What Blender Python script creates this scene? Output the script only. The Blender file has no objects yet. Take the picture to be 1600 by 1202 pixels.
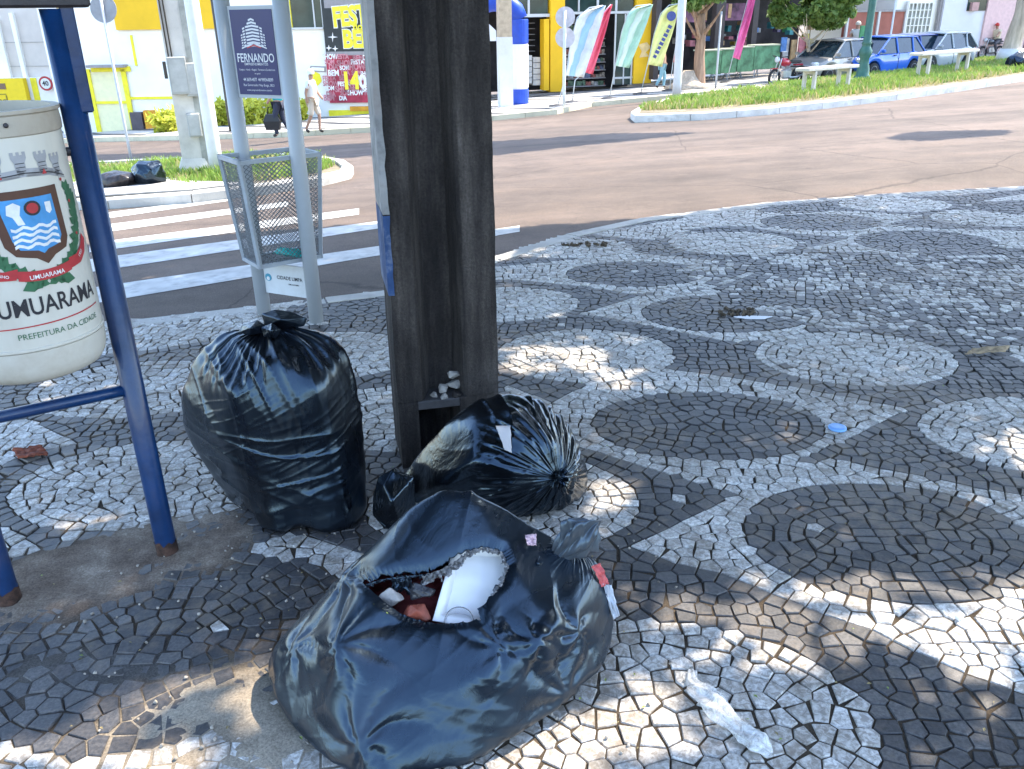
import bpy, bmesh, math, random
import numpy as np
from mathutils import Vector, Matrix, noise, geometry
R = math.radians
random.seed(7); rng = np.random.default_rng(7)
scene = bpy.context.scene
col = scene.collection
# ------------------------------------------------------------------ camera
PW, PH, FPX = 1600.0, 1202.0, 1320.0
PITCH, ROLL, EYE = R(23.6), R(-0.9), 1.6
_f = np.array([0, math.cos(PITCH), -math.sin(PITCH)])
_r0 = np.array([1.0, 0, 0]); _u0 = np.cross(_r0, _f)
_r = math.cos(ROLL)*_r0 + math.sin(ROLL)*_u0
_u = -math.sin(ROLL)*_r0 + math.cos(ROLL)*_u0
CAMP = np.array([0, 0, EYE])
cam_d = bpy.data.cameras.new('camera'); cam = bpy.data.objects.new('camera', cam_d); col.objects.link(cam)
cam.matrix_world = Matrix(((_r[0], _u[0], -_f[0], 0), (_r[1], _u[1], -_f[1], 0), (_r[2], _u[2], -_f[2], EYE), (0, 0, 0, 1)))
cam_d.sensor_width = 36; cam_d.lens = 36*FPX/PW; cam_d.clip_start = .05; cam_d.clip_end = 600
scene.camera = cam
# ------------------------------------------------------------------ light
SUN_AZ, SUN_EL = R(57), R(54)
SUN = np.array([math.sin(SUN_AZ)*math.cos(SUN_EL), math.cos(SUN_AZ)*math.cos(SUN_EL), math.sin(SUN_EL)])
w = bpy.data.worlds.new('World'); scene.world = w; w.use_nodes = True
nt = w.node_tree; nt.nodes.clear()
sky = nt.nodes.new('ShaderNodeTexSky'); sky.sky_type = 'NISHITA'; sky.sun_disc = False
sky.sun_elevation = SUN_EL; sky.sun_rotation = SUN_AZ; sky.air_density = 1.0; sky.dust_density = .9; sky.ozone_density = .9
bg = nt.nodes.new('ShaderNodeBackground'); bg.inputs[1].default_value = .15
wo = nt.nodes.new('ShaderNodeOutputWorld'); nt.links.new(sky.outputs[0], bg.inputs[0]); nt.links.new(bg.outputs[0], wo.inputs[0])
sd = bpy.data.lights.new('sun', 'SUN'); sd.energy = 2.2; sd.angle = R(.55); sd.color = (1, .885, .73)
so = bpy.data.objects.new('sun', sd); col.objects.link(so)
so.rotation_euler = Vector(SUN).to_track_quat('Z', 'Y').to_euler()
vs = scene.view_settings; vs.view_transform = 'Standard'; vs.look = 'None'; vs.gamma = 1; vs.exposure = 2.55
scene.cycles.max_bounces = 6; scene.cycles.diffuse_bounces = 3; scene.cycles.glossy_bounces = 3; scene.cycles.transparent_max_bounces = 6

# ------------------------------------------------------------------ picking points of the place by the direction they are seen in
def ray(px, py): return _f + (px-PW/2)/FPX*_r - (py-PH/2)/FPX*_u
def flat(px, py, z=0.0):
    d = ray(px, py); s = (z-EYE)/d[2]; return CAMP + d*s
def aty(px, py, y):
    d = ray(px, py); return CAMP + d*(y/d[1])
def proj(P):
    d = np.asarray(P, float)-CAMP; z = d@_f; return PW/2+FPX*(d@_r)/z, PH/2-FPX*(d@_u)/z
def zcol(x, y, py):
    lo, hi = -6.0, 12.0
    for _ in range(40):
        m = (lo+hi)/2
        if proj((x, y, m))[1] > py: lo = m
        else: hi = m
    return (lo+hi)/2
KERB = [(-14, .3), (-8, 2.9), (-4, 4.15), (-2.22, 4.69), (-.81, 5.18), (-.1, 6.0), (.45, 6.62), (1.11, 7.14), (2.37, 7.74), (3.6, 8.05), (5.03, 8.31), (7, 8.6), (14, 9.4), (30, 11)]
_kx = [k[0] for k in KERB]; _ky = [k[1] for k in KERB]
def kerby(x): return np.interp(x, _kx, _ky)
def zr(x, y):                                   # height of the road surface
    p2 = .0514*x-.0476*y+.153
    d = (y-kerby(x))*.85
    return np.minimum(p2, -.12+.06*d) if isinstance(x, np.ndarray) else min(p2, -.12+.06*d)
def cast(px, py, up=0.0):
    d = ray(px, py); lo, hi = .5, 140.0
    for _ in range(50):
        m = (lo+hi)/2; P = CAMP+d*m
        if P[2] > zr(P[0], P[1])+up: lo = m
        else: hi = m
    return CAMP+d*lo

# ------------------------------------------------------------------ object helpers
def tag(o, label=None, cat=None, group=None, kind=None):
    if label: o['label'] = label
    if cat: o['category'] = cat
    if group: o['group'] = group
    if kind: o['kind'] = kind
    return o
def thing(name, label, cat, loc=(0, 0, 0), group=None):
    o = bpy.data.objects.new(name, None); col.objects.link(o); o.location = loc; o.empty_display_size = .1
    return tag(o, label, cat, group)
def worg(p):
    v = Vector((0, 0, 0))
    while p is not None: v = v+Vector(p.location); p = p.parent
    return v
def dup(root, loc=None, rz=None, label=None):
    def rec(o, par):
        c = o.copy(); col.objects.link(c); c.parent = par
        for ch in list(kids.get(o.name, ())): rec(ch, c)
        return c
    kids = {}
    for o in bpy.data.objects:
        if o.parent: kids.setdefault(o.parent.name, []).append(o)
    c = rec(root, None)
    if loc is not None: c.location = loc
    if rz is not None: c.rotation_euler = (0, 0, rz)
    if label: c['label'] = label
    return c
class MB:
    def __init__(s): s.v = []; s.f = []
    def add(s, V, F, M=None):
        n = len(s.v)
        for p in V:
            s.v.append(tuple(M @ Vector(p)) if M is not None else tuple(p))
        s.f += [tuple(i+n for i in f) for f in F]; return s
    def box(s, c, sz, rz=0, M=None, bev=0):
        x, y, z = sz[0]/2, sz[1]/2, sz[2]/2
        if bev > 0:
            b = min(bev, x*.9, y*.9, z*.9); V = []
            for Z, k in ((-z, b), (-z+b, 0), (z-b, 0), (z, b)):
                X, Y = x-k, y-k
                c2 = b if k == 0 else b*.6
                V += [(-X, -Y+c2, Z), (-X+c2, -Y, Z), (X-c2, -Y, Z), (X, -Y+c2, Z), (X, Y-c2, Z), (X-c2, Y, Z), (-X+c2, Y, Z), (-X, Y-c2, Z)]
            F = [tuple(range(7, -1, -1)), tuple(range(24, 32))]
            for k in range(3):
                for i in range(8): j = (i+1) % 8; F.append((k*8+i, k*8+j, k*8+8+j, k*8+8+i))
        else:
            V = [(-x, -y, -z), (x, -y, -z), (x, y, -z), (-x, y, -z), (-x, -y, z), (x, -y, z), (x, y, z), (-x, y, z)]
            F = [(3, 2, 1, 0), (4, 5, 6, 7), (0, 1, 5, 4), (1, 2, 6, 5), (2, 3, 7, 6), (3, 0, 4, 7)]
        T = Matrix.Translation(c) @ Matrix.Rotation(rz, 4, 'Z')
        if M is not None: T = M @ T
        return s.add(V, F, T)
    def tube(s, pts, r, n=10, cap=True, M=None, closed=False):
        pts = [Vector(p) for p in pts]; m = len(pts)
        rr = r if isinstance(r, (list, tuple)) else [r]*m
        V = []; F = []; prev = None
        for i, p in enumerate(pts):
            if closed: t = pts[(i+1) % m]-pts[i-1]
            else: t = pts[min(i+1, m-1)]-pts[max(i-1, 0)]
            t.normalize()
            if prev is None: a = t.orthogonal().normalized()
            else: a = (prev-t*prev.dot(t)).normalized()
            prev = a; b = t.cross(a)
            for k in range(n):
                an = 2*math.pi*k/n; V.append(p+(a*math.cos(an)+b*math.sin(an))*rr[i])
        for i in range(m if closed else m-1):
            for k in range(n):
                k2 = (k+1) % n; j = (i+1) % m
                F.append((i*n+k, i*n+k2, j*n+k2, j*n+k))
        if cap and not closed: F.append(tuple(range(n-1, -1, -1))); F.append(tuple(range((m-1)*n, m*n)))
        return s.add(V, F, M)
    def lathe(s, prof, n=24, M=None, cap=True):
        V = []; F = []
        for r_, z in prof:
            for k in range(n): a = 2*math.pi*k/n; V.append((r_*math.cos(a), r_*math.sin(a), z))
        m = len(prof)
        for i in range(m-1):
            for k in range(n): k2 = (k+1) % n; F.append((i*n+k, i*n+k2, (i+1)*n+k2, (i+1)*n+k))
        if cap: F.append(tuple(range(n-1, -1, -1))); F.append(tuple(range((m-1)*n, m*n)))
        return s.add(V, F, M)
    def prism(s, poly, z0, z1, M=None):
        n = len(poly); V = [(p[0], p[1], z0) for p in poly]+[(p[0], p[1], z1) for p in poly]
        F = [tuple(range(n-1, -1, -1)), tuple(range(n, 2*n))]+[(i, (i+1) % n, n+(i+1) % n, n+i) for i in range(n)]
        return s.add(V, F, M)
    def build(s, name, mat, parent=None, smooth=False, mats=None, top=False):
        org = worg(parent) if parent is not None else Vector((0, 0, 0))
        V = s.v
        if parent is None and top and V:
            a = np.array(V); org = Vector(((a[:, 0].min()+a[:, 0].max())/2, (a[:, 1].min()+a[:, 1].max())/2, a[:, 2].min()))
        if V and (org.length > 0): V = [(x-org.x, y-org.y, z-org.z) for x, y, z in V]
        me = bpy.data.meshes.new(name); me.from_pydata(V, [], s.f); me.materials.append(mat)
        if smooth: me.polygons.foreach_set('use_smooth', [True]*len(me.polygons))
        me.update()
        o = bpy.data.objects.new(name, me); col.objects.link(o)
        if parent is not None: o.parent = parent
        elif top: o.location = org
        return o
def autosmooth(o, ang=35):
    me = o.data
    bm = bmesh.new(); bm.from_mesh(me)
    bmesh.ops.recalc_face_normals(bm, faces=bm.faces)
    for f in bm.faces: f.smooth = True
    for e in bm.edges:
        if len(e.link_faces) == 2: e.smooth = e.calc_face_angle(0) < R(ang)
    bm.to_mesh(me); bm.free(); return o
def grid_obj(name, P, mat, parent=None, closed_u=False, smooth=True, uv=False):   # P[nv][nu] array of points
    nv, nu = P.shape[:2]; V = P.reshape(-1, 3)
    i = np.arange(nv-1)[:, None]; j = np.arange(nu if closed_u else nu-1)[None]
    j2 = (j+1) % nu
    F = np.stack([i*nu+j, i*nu+j2, (i+1)*nu+j2, (i+1)*nu+j], -1).reshape(-1, 4)
    return raw_obj(name, V, F, mat, parent, smooth)
def raw_obj(name, V, F, mat, parent=None, smooth=True, top=False):
    V = np.asarray(V, float); F = np.asarray(F)
    org = np.array(worg(parent)) if parent is not None else np.zeros(3)
    if top and parent is None: org = np.array([(V[:, 0].min()+V[:, 0].max())/2, (V[:, 1].min()+V[:, 1].max())/2, V[:, 2].min()])
    me = bpy.data.meshes.new(name)
    me.vertices.add(len(V)); me.vertices.foreach_set('co', (V-org).ravel())
    k = F.shape[1]; me.loops.add(F.size); me.loops.foreach_set('vertex_index', F.ravel())
    me.polygons.add(len(F)); me.polygons.foreach_set('loop_start', np.arange(0, F.size, k)); me.polygons.foreach_set('loop_total', np.full(len(F), k))
    if smooth: me.polygons.foreach_set('use_smooth', np.ones(len(F), bool))
    me.update(calc_edges=True); me.validate(); me.materials.append(mat)
    o = bpy.data.objects.new(name, me); col.objects.link(o)
    if parent is not None: o.parent = parent
    elif top: o.location = org
    return o
# ------------------------------------------------------------------ materials
def N(nt, t, **kw):
    n = nt.nodes.new(t)
    for k, v in kw.items():
        if k.startswith('i_'): n.inputs[k[2:].replace('_', ' ')].default_value = v
        else: setattr(n, k, v)
    return n
def mixrgb(nt, fac, a, b, mode='MIX'):
    m = nt.nodes.new('ShaderNodeMix'); m.data_type = 'RGBA'; m.blend_type = mode
    for s, i in ((fac, 0), (a, 6), (b, 7)):
        if isinstance(s, bpy.types.NodeSocket): nt.links.new(s, m.inputs[i])
        elif isinstance(s, (int, float)): m.inputs[i].default_value = s
        else: m.inputs[i].default_value = (*s, 1)[:4]
    return m.outputs[2]
def ramp(nt, fac, stops):
    r = nt.nodes.new('ShaderNodeValToRGB'); cr = r.color_ramp
    while len(cr.elements) < len(stops): cr.elements.new(.5)
    for e, (p, c) in zip(cr.elements, stops):
        e.position = p; e.color = (*c, 1) if len(c) == 3 else c
    nt.links.new(fac, r.inputs[0]); return r.outputs[0]
def noise_tex(nt, scale, detail=4, rough=.55, vec=None, dist=0):
    t = N(nt, 'ShaderNodeTexNoise'); t.inputs['Scale'].default_value = scale; t.inputs['Detail'].default_value = detail
    t.inputs['Roughness'].default_value = rough; t.inputs['Distortion'].default_value = dist
    if vec is not None: nt.links.new(vec, t.inputs['Vector'])
    return t
MATS = {}
def pm(name, c, rough=.6, metal=0, var=.12, scale=6, bump=.0, bscale=40, dirt=0, dirtc=(.12, .09, .06), spec=.5, coat=0, stretch=None, alpha=1, trans=0, ior=1.45, emis=0):
    if name in MATS: return MATS[name]
    m = bpy.data.materials.new(name); m.use_nodes = True; nt = m.node_tree
    b = nt.nodes['Principled BSDF']
    tc = N(nt, 'ShaderNodeTexCoord'); vec = tc.outputs['Object']
    if stretch:
        mp = N(nt, 'ShaderNodeMapping'); mp.inputs['Scale'].default_value = stretch; nt.links.new(vec, mp.inputs[0]); vec = mp.outputs[0]
    t = noise_tex(nt, scale, 5, .6, vec)
    lo = tuple(x*(1-var*1.6) for x in c); hi = tuple(min(1, x*(1+var)) for x in c)
    out = ramp(nt, t.outputs[0], [(.3, lo), (.7, hi)])
    if dirt:
        t2 = noise_tex(nt, scale*.5, 6, .7, vec); f = ramp(nt, t2.outputs[0], [(.5, (0, 0, 0)), (.72, (dirt,)*3)])
        out = mixrgb(nt, f, out, dirtc)
    nt.links.new(out, b.inputs['Base Color'])
    b.inputs['Roughness'].default_value = rough; b.inputs['Metallic'].default_value = metal; b.inputs['Specular IOR Level'].default_value = spec
    b.inputs['Coat Weight'].default_value = coat; b.inputs['Alpha'].default_value = alpha; b.inputs['Transmission Weight'].default_value = trans; b.inputs['IOR'].default_value = ior
    if bump:
        t3 = noise_tex(nt, bscale, 5, .6, vec); bp = N(nt, 'ShaderNodeBump'); bp.inputs['Strength'].default_value = bump; bp.inputs['Distance'].default_value = .01
        nt.links.new(t3.outputs[0], bp.inputs['Height']); nt.links.new(bp.outputs[0], b.inputs['Normal'])
    MATS[name] = m; return m
# writing: flat lettering turned into faces
_tx = {}
def text_faces(s, size=1.0, bold=0.0, extr=0.0):
    key = (s, bold)
    if key not in _tx:
        c = bpy.data.curves.new('t', 'FONT'); c.body = s; c.size = 1; c.align_x = 'CENTER'; c.align_y = 'CENTER'; c.offset = bold; c.resolution_u = 3
        o = bpy.data.objects.new('t', c); col.objects.link(o); dg = bpy.context.evaluated_depsgraph_get(); dg.update()
        me = bpy.data.meshes.new_from_object(o.evaluated_get(dg))
        V = [tuple(v.co) for v in me.vertices]; F = [tuple(p.vertices) for p in me.polygons]
        bpy.data.objects.remove(o); bpy.data.meshes.remove(me); bpy.data.curves.remove(c); _tx[key] = (V, F)
    V, F = _tx[key]
    return [(x*size, y*size, z*size) for x, y, z in V], F
def inpoly(x, y, poly):
    x = np.asarray(x, float); y = np.asarray(y, float); r = np.zeros(x.shape, bool); n = len(poly)
    for i in range(n):
        x0, y0 = poly[i][:2]; x1, y1 = poly[(i+1) % n][:2]
        if y0 == y1: continue
        c = ((y0 > y) != (y1 > y)) & (x < (x1-x0)*(y-y0)/(y1-y0)+x0); r ^= c
    return r
# ================================================================== paving pattern (traced on the pavement, in metres)
def gp(px, py): p = flat(px, py); return (p[0], p[1])
def ov(xl, xr, yt, yb):                     # an oval from its seen extents
    cx, cy = gp((xl+xr)/2, (yt+yb)/2); t = np.linspace(0, 2*math.pi, 60)
    p = np.array([cx, cy, .48, .35])
    def res(p):
        q = [proj((p[0]+p[2]*math.cos(a), p[1]+p[3]*math.sin(a), 0)) for a in t]; q = np.array(q)
        return np.array([q[:, 0].min()-xl, q[:, 0].max()-xr, q[:, 1].min()-yt, q[:, 1].max()-yb])
    for _ in range(5):
        r0 = res(p); J = np.array([(res(p+1e-4*np.eye(4)[k])-r0)/1e-4 for k in range(4)]).T
        p = p-np.linalg.lstsq(J, r0, rcond=None)[0]
    return tuple(p)
OVD = [ov(925, 1290, 612, 719), ov(1160, 1632, 755, 942), ov(1335, 1560, 360, 397), ov(1188, 1378, 334, 360), (.84, 5.50, .47, .3), (1.25, 4.66, .49, .33), (-1.02, 1.92, .5, .42), (-2.75, 3.2, .47, .35), (4.55, 7.35, .49, .3), (2.65, 2.2, .48, .36), (-.95, 4.85, .4, .25)]
OVL = [ov(1180, 1498, 518, 603), ov(775, 1055, 514, 597), ov(1043, 1248, 362, 398), ov(1309, 1487, 308, 331), (.43, 6.22, .5, .3), (-.07, 4.9, .49, .34), (-.04, 2.62, .49, .35), (2.18, 3.08, .49, .36), (-1.39, 2.80, .5, .34), (-1.79, 3.70, .5, .34),
       (4.02, 6.98, .5, .32), (1.95, 7.1, .49, .29), (.32, 1.58, .56, .38), (-.95, 4.1, .48, .34), (-.50, 3.34, .47, .33), (1.9, 1.3, .5, .36), (3.4, 4.6, .49, .35), (3.0, 3.9, .49, .35), (4.4, 5.9, .49, .33)]
z1 = lambda L: [gp(760+.2625*a, 280+.2625*b) for a, b in L]
z2 = lambda L: [gp(1180+.2625*a, 280+.2625*b) for a, b in L]
z3 = lambda L: [gp(.4*a, 560+.4*b) for a, b in L]
z8 = lambda L: [gp(.375*a, 800+.375*b) for a, b in L]
g_ = lambda L: [gp(a, b) for a, b in L]
WP = [g_([(781, 597), (862, 628), (905, 606), (960, 585), (1040, 577), (1110, 585), (1250, 607), (1418, 638), (1340, 678), (1262, 712), (1330, 722), (1420, 740), (1520, 760), (1700, 790), (1700, 1110), (1620, 1090), (1511, 1052), (1427, 1016), (1364, 984), (1285, 958), (1232, 937), (1127, 895), (1054, 879), (986, 853), (1064, 815), (1154, 772), (1080, 752), (1010, 730), (950, 712), (880, 690), (840, 660)]),
      z1([(545, 800), (700, 760), (900, 695), (1100, 690), (1350, 650), (1600, 560), (1900, 600), (1900, 950), (1570, 960), (1400, 960), (1150, 910), (900, 860), (700, 820)]),
      z1([(0, 525), (300, 500), (500, 480), (650, 432), (800, 425), (1000, 450), (1300, 480), (1570, 510), (1520, 570), (1310, 640), (1100, 688), (850, 680), (600, 640), (400, 620), (200, 600), (0, 600)]),
      z1([(700, 340), (1000, 362), (1280, 322), (1180, 300), (1600, 262), (1600, 160), (1250, 220), (1000, 262), (850, 285), (600, 315)]),
      z2([(0, 290), (0, 250), (250, 200), (500, 190), (750, 200), (1000, 215), (800, 265), (900, 285), (1100, 295), (1300, 300), (1700, 310), (1700, 420), (1340, 400), (1200, 430), (900, 450), (690, 435), (430, 430), (300, 415), (400, 390), (560, 345), (350, 330), (150, 315)]),
      z2([(1210, 160), (1350, 140), (1440, 110), (1700, 75), (1700, 170), (1400, 168)]),
      z2([(-300, 190), (0, 150), (200, 132), (500, 112), (900, 92), (1200, 75), (1600, 45), (1600, 60), (1200, 95), (800, 108), (450, 128), (200, 148), (-300, 215)]),
      z3([(0, 240), (100, 235), (200, 280), (310, 330), (160, 360), (60, 390), (0, 420), (-300, 460), (-300, 200)]),
      z3([(0, 650), (60, 680), (180, 745), (40, 780), (0, 785), (-300, 800), (-300, 560)]),
      z3([(970, 760), (1050, 700), (1200, 690), (1380, 750), (1600, 820), (1700, 950), (1500, 960), (1300, 850), (1180, 790)]),
      z8([(-300, 680), (0, 720), (60, 790), (130, 850), (250, 830), (400, 850), (600, 790), (800, 700), (1050, 620), (1300, 800), (1400, 900), (1600, 1000), (1700, 1300), (-300, 1300)]),
      g_([(150, 505), (400, 470), (600, 455), (610, 488), (560, 500), (450, 512), (230, 548), (100, 560)])]
CHAOS = g_([(1060, 420), (1180, 398), (1290, 395), (1400, 398), (1520, 400), (1680, 398), (1680, 555), (1480, 525), (1400, 512), (1300, 512), (1240, 500), (1180, 480), (1110, 455)])
def white_at(x, y):
    wv = np.zeros(x.shape, bool)
    for p in WP: wv |= inpoly(x, y, p)
    for cx, cy, a, b in OVL: wv |= ((x-cx)/a)**2+((y-cy)/b)**2 < 1
    for cx, cy, a, b in OVD: wv &= ~(((x-cx)/a)**2+((y-cy)/b)**2 < 1)
    return wv
def stones():
    S = .0505; cand = []
    def ell(cx, cy, a, b, off=0):
        n = max(3, int(math.pi*(3*(a+b)-math.sqrt((3*a+b)*(a+3*b)))/(S*1.04)))
        n = max(3, int(round(n/8.0))*8) if n > 12 else n; ph = random.choice((0, 0, .4))*6.28/n
        return [(cx+a*math.cos(ph+2*math.pi*i/n)+random.gauss(0, .0045), cy+b*math.sin(ph+2*math.pi*i/n)+random.gauss(0, .0045)) for i in range(n)]
    for cx, cy, a, b in OVL+OVD: cand += ell(cx, cy, a-.027, b-.027)+ell(cx, cy, a+.027, b+.027)
    for p in WP:
        n = len(p)
        for i in range(n):
            x0, y0 = p[i]; x1, y1 = p[(i+1) % n]; L = math.hypot(x1-x0, y1-y0)
            if L < 1e-6: continue
            nx, ny = -(y1-y0)/L*.027, (x1-x0)/L*.027
            for k in range(max(1, int(L/S))):
                t = (k+.5)/max(1, int(L/S)); x, y = x0+(x1-x0)*t, y0+(y1-y0)*t
                cand += [(x+nx, y+ny), (x-nx, y-ny)]
    for cx, cy, a, b in OVL+OVD:
        k = 1
        while b-.027-k*S*.97 > .010:
            cand += ell(cx, cy, a-.027-k*S*.97, b-.027-k*S*.97); k += 1
    yy = .85; row = 0
    while yy < 9.3:
        xm = .66*yy+.75; xx = -xm+random.uniform(0, .006)+(S*.5 if (row//3) % 2 else 0)
        while xx < xm+1.6:
            wv = .03*math.sin(xx*1.7+yy)+.02*math.sin(xx*4.1-yy*2)
            cand.append((xx+random.uniform(-.010, .010), yy+wv+random.uniform(-.006, .006))); xx += S*(1.0+.0*row)
        yy += S*.96; row += 1
    cell = .05; H = {}; pts = []
    for x, y in cand:
        if y > kerby(x)-.03 or y < .8 or x < -.66*y-.9 or x > .66*y+2.2: continue
        ci, cj = int(x//cell), int(y//cell); ok = True
        for a in (ci-1, ci, ci+1):
            for b in (cj-1, cj, cj+1):
                for (u, v) in H.get((a, b), ()):
                    if (u-x)**2+(v-y)**2 < .037**2: ok = False; break
                if not ok: break
            if not ok: break
        if ok: H.setdefault((ci, cj), []).append((x, y)); pts.append((x, y))
    A = np.array(pts); isw = white_at(A[:, 0], A[:, 1])
    ch = inpoly(A[:, 0], A[:, 1], CHAOS)
    V = []; F3 = []; C = []; G = {}
    c2 = .12
    for i, (x, y) in enumerate(pts): G.setdefault((int(x//c2), int(y//c2)), []).append(i)
    faces = []
    rnd = random.random
    for i, (x, y) in enumerate(pts):
        ci, cj = int(x//c2), int(y//c2); nb = []
        for a in (ci-1, ci, ci+1):
            for b in (cj-1, cj, cj+1):
                for j in G.get((a, b), ()):
                    if j != i:
                        dx, dy = pts[j][0]-x, pts[j][1]-y; d = dx*dx+dy*dy
                        if d < .0169: nb.append((d, dx, dy))
        nb.sort()
        poly = [(-.05, -.05), (.05, -.05), (.05, .05), (-.05, .05)]
        gap = .0010+.0018*rnd()**2
        for d2, dx, dy in nb[:14]:
            d = math.sqrt(d2); nx, ny = dx/d, dy/d; c = d/2-gap
            out = []; m = len(poly); px_, py_ = poly[-1]; dp = px_*nx+py_*ny-c
            for (qx, qy) in poly:
                dq = qx*nx+qy*ny-c
                if (dp <= 0) != (dq <= 0):
                    t = dp/(dp-dq); out.append((px_+(qx-px_)*t, py_+(qy-py_)*t))
                if dq <= 0: out.append((qx, qy))
                px_, py_, dp = qx, qy, dq
            poly = out
            if len(poly) < 3: break
        if len(poly) < 3: continue
        # merge tiny edges
        q = []
        for k, p in enumerate(poly):
            a = poly[k-1]
            if (p[0]-a[0])**2+(p[1]-a[1])**2 > .012**2 or not q and k == 0: q.append(p)
        if len(q) < 3: continue
        poly = q
        while len(poly) > 4:
            es = [((poly[k][0]-poly[k-1][0])**2+(poly[k][1]-poly[k-1][1])**2, k) for k in range(len(poly))]; e, k = min(es)
            if e > (.023 if len(poly) > 5 else .018)**2: break
            mdl = ((poly[k][0]+poly[k-1][0])/2, (poly[k][1]+poly[k-1][1])/2); a = poly[k-1]; poly[k-1] = mdl; poly.pop(k)
        n = len(poly); base = len(V)
        h = random.gauss(0, .0014); tx, ty = random.gauss(0, .028), random.gauss(0, .028)
        # a little chipping of the outline
        poly = [(p[0]*(1-.03*rnd()), p[1]*(1-.03*rnd())) for p in poly]
        for k in (0, 1, 2):
            sc = (.92, 1.0, 1.02)[k]
            for p in poly:
                z = (h+p[0]*tx+p[1]*ty) if k == 0 else ((h-.0035+p[0]*tx+p[1]*ty) if k == 1 else -.02)
                V.append((x+p[0]*sc, y+p[1]*sc, z))
        faces.append(tuple(range(base, base+n)))
        for k in (0, 1):
            for j in range(n):
                j2 = (j+1) % n
                faces.append((base+(k+1)*n+j, base+(k+1)*n+j2, base+k*n+j2, base+k*n+j))
        wv = bool(isw[i])
        if ch[i]:
            f = noise.noise(Vector((x*2.2, y*2.6, 3.1))); wv = rnd() < (.36+.9*f)
        elif rnd() < .008: wv = not wv
        C += [(1.0 if wv else 0.0, rnd(), rnd(), 1)]*(3*n)
    me = bpy.data.meshes.new('sidewalk'); me.from_pydata(V, [], faces); me.update()
    at = me.color_attributes.new('stone', 'FLOAT_COLOR', 'POINT'); at.data.foreach_set('color', np.array(C, np.float32).ravel())
    return me
def stone_mat():
    m = bpy.data.materials.new('paving_stone'); m.use_nodes = True; nt = m.node_tree; b = nt.nodes['Principled BSDF']
    at = N(nt, 'ShaderNodeAttribute'); at.attribute_name = 'stone'
    sp = N(nt, 'ShaderNodeSeparateColor'); nt.links.new(at.outputs['Color'], sp.inputs[0])
    tc = N(nt, 'ShaderNodeTexCoord'); V = tc.outputs['Object']
    wht = ramp(nt, sp.outputs[1], [(0, (.42, .395, .355)), (.4, (.58, .555, .515)), (1, (.72, .70, .66))])
    blk = ramp(nt, sp.outputs[1], [(0, (.032, .032, .035)), (.6, (.058, .057, .060)), (1, (.095, .091, .090))])
    n1 = noise_tex(nt, 60, 6, .7, V, .8); st = ramp(nt, n1.outputs[0], [(.42, (.38, .35, .32)), (.60, (1, 1, 1))])
    wht = mixrgb(nt, .85, wht, st, 'MULTIPLY')
    n2 = noise_tex(nt, 90, 5, .7, V); sb = ramp(nt, n2.outputs[0], [(.4, (.7, .7, .7)), (.7, (1.7, 1.65, 1.6))])
    blk = mixrgb(nt, 1, blk, sb, 'MULTIPLY')
    c = mixrgb(nt, sp.outputs[0], blk, wht)
    n3 = noise_tex(nt, .9, 6, .65, V); n4 = noise_tex(nt, 14, 5, .7, V)
    mu = N(nt, 'ShaderNodeMath', operation='MULTIPLY'); nt.links.new(n3.outputs[0], mu.inputs[0]); nt.links.new(n4.outputs[0], mu.inputs[1])
    d = ramp(nt, mu.outputs[0], [(.225, (0, 0, 0)), (.35, (.7, .7, .7))])
    c = mixrgb(nt, d, c, (.17, .13, .09))
    nt.links.new(c, b.inputs['Base Color'])
    rr = ramp(nt, n2.outputs[0], [(.3, (.42,)*3), (.7, (.62,)*3)]); nt.links.new(rr, b.inputs['Roughness'])
    bp = N(nt, 'ShaderNodeBump'); bp.inputs['Strength'].default_value = .55; bp.inputs['Distance'].default_value = .003
    n5 = noise_tex(nt, 75, 6, .65, V); nt.links.new(n5.outputs[0], bp.inputs['Height']); nt.links.new(bp.outputs[0], b.inputs['Normal'])
    return m
sm_ = stone_mat(); me = stones(); me.materials.append(sm_)
o = bpy.data.objects.new('sidewalk', me); col.objects.link(o); tag(o, kind='structure')

# bed of the stones: mortar, sand and the cement smears that cover some of them
CEM = z3([(-200, 1000), (0, 830), (40, 790), (180, 745), (330, 690), (590, 640), (890, 585), (960, 620), (1010, 690), (960, 760), (860, 830), (760, 880), (560, 940), (350, 1010), (200, 1060), (0, 1110), (-200, 1150)])
SAND = z8([(620, 760), (800, 690), (1080, 600), (1180, 780), (1240, 860), (1420, 1000), (1350, 1072), (1100, 1090), (900, 960), (700, 880)])
SMEAR = z8([(-100, 600), (300, 560), (700, 560), (900, 600), (700, 720), (350, 800), (0, 740)])
SANDW = z8([(-100, 1150), (100, 1040), (450, 840), (620, 760), (1400, 1000), (1700, 1300), (0, 1400)])
def blurred(x, y, poly, rad=.05):
    s = np.zeros(x.shape)
    offs = [(0, 0)]+[(rad*math.cos(a), rad*math.sin(a)) for a in np.linspace(0, 6.28, 9)[:-1]]+[(rad*.5*math.cos(a), rad*.5*math.sin(a)) for a in np.linspace(.3, 6.58, 6)[:-1]]
    for a, b in offs: s += inpoly(x+a, y+b, poly)
    return s/len(offs)
nx_, ny_ = 420, 300
xs = np.linspace(-2.6, 1.7, nx_); ys = np.linspace(.9, 4.0, ny_); X, Y = np.meshgrid(xs, ys)
nz = np.array([[noise.fractal(Vector((a*3.1, b*3.1, 5)), 1, 2, 4) for a in xs[::3]] for b in ys[::3]])
nz = np.repeat(np.repeat(nz, 3, 0), 3, 1)[:ny_, :nx_]
nf = np.array([[noise.noise(Vector((a*21, b*21, 1))) for a in xs] for b in ys])
hz = -.0055+.0012*nf
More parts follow.
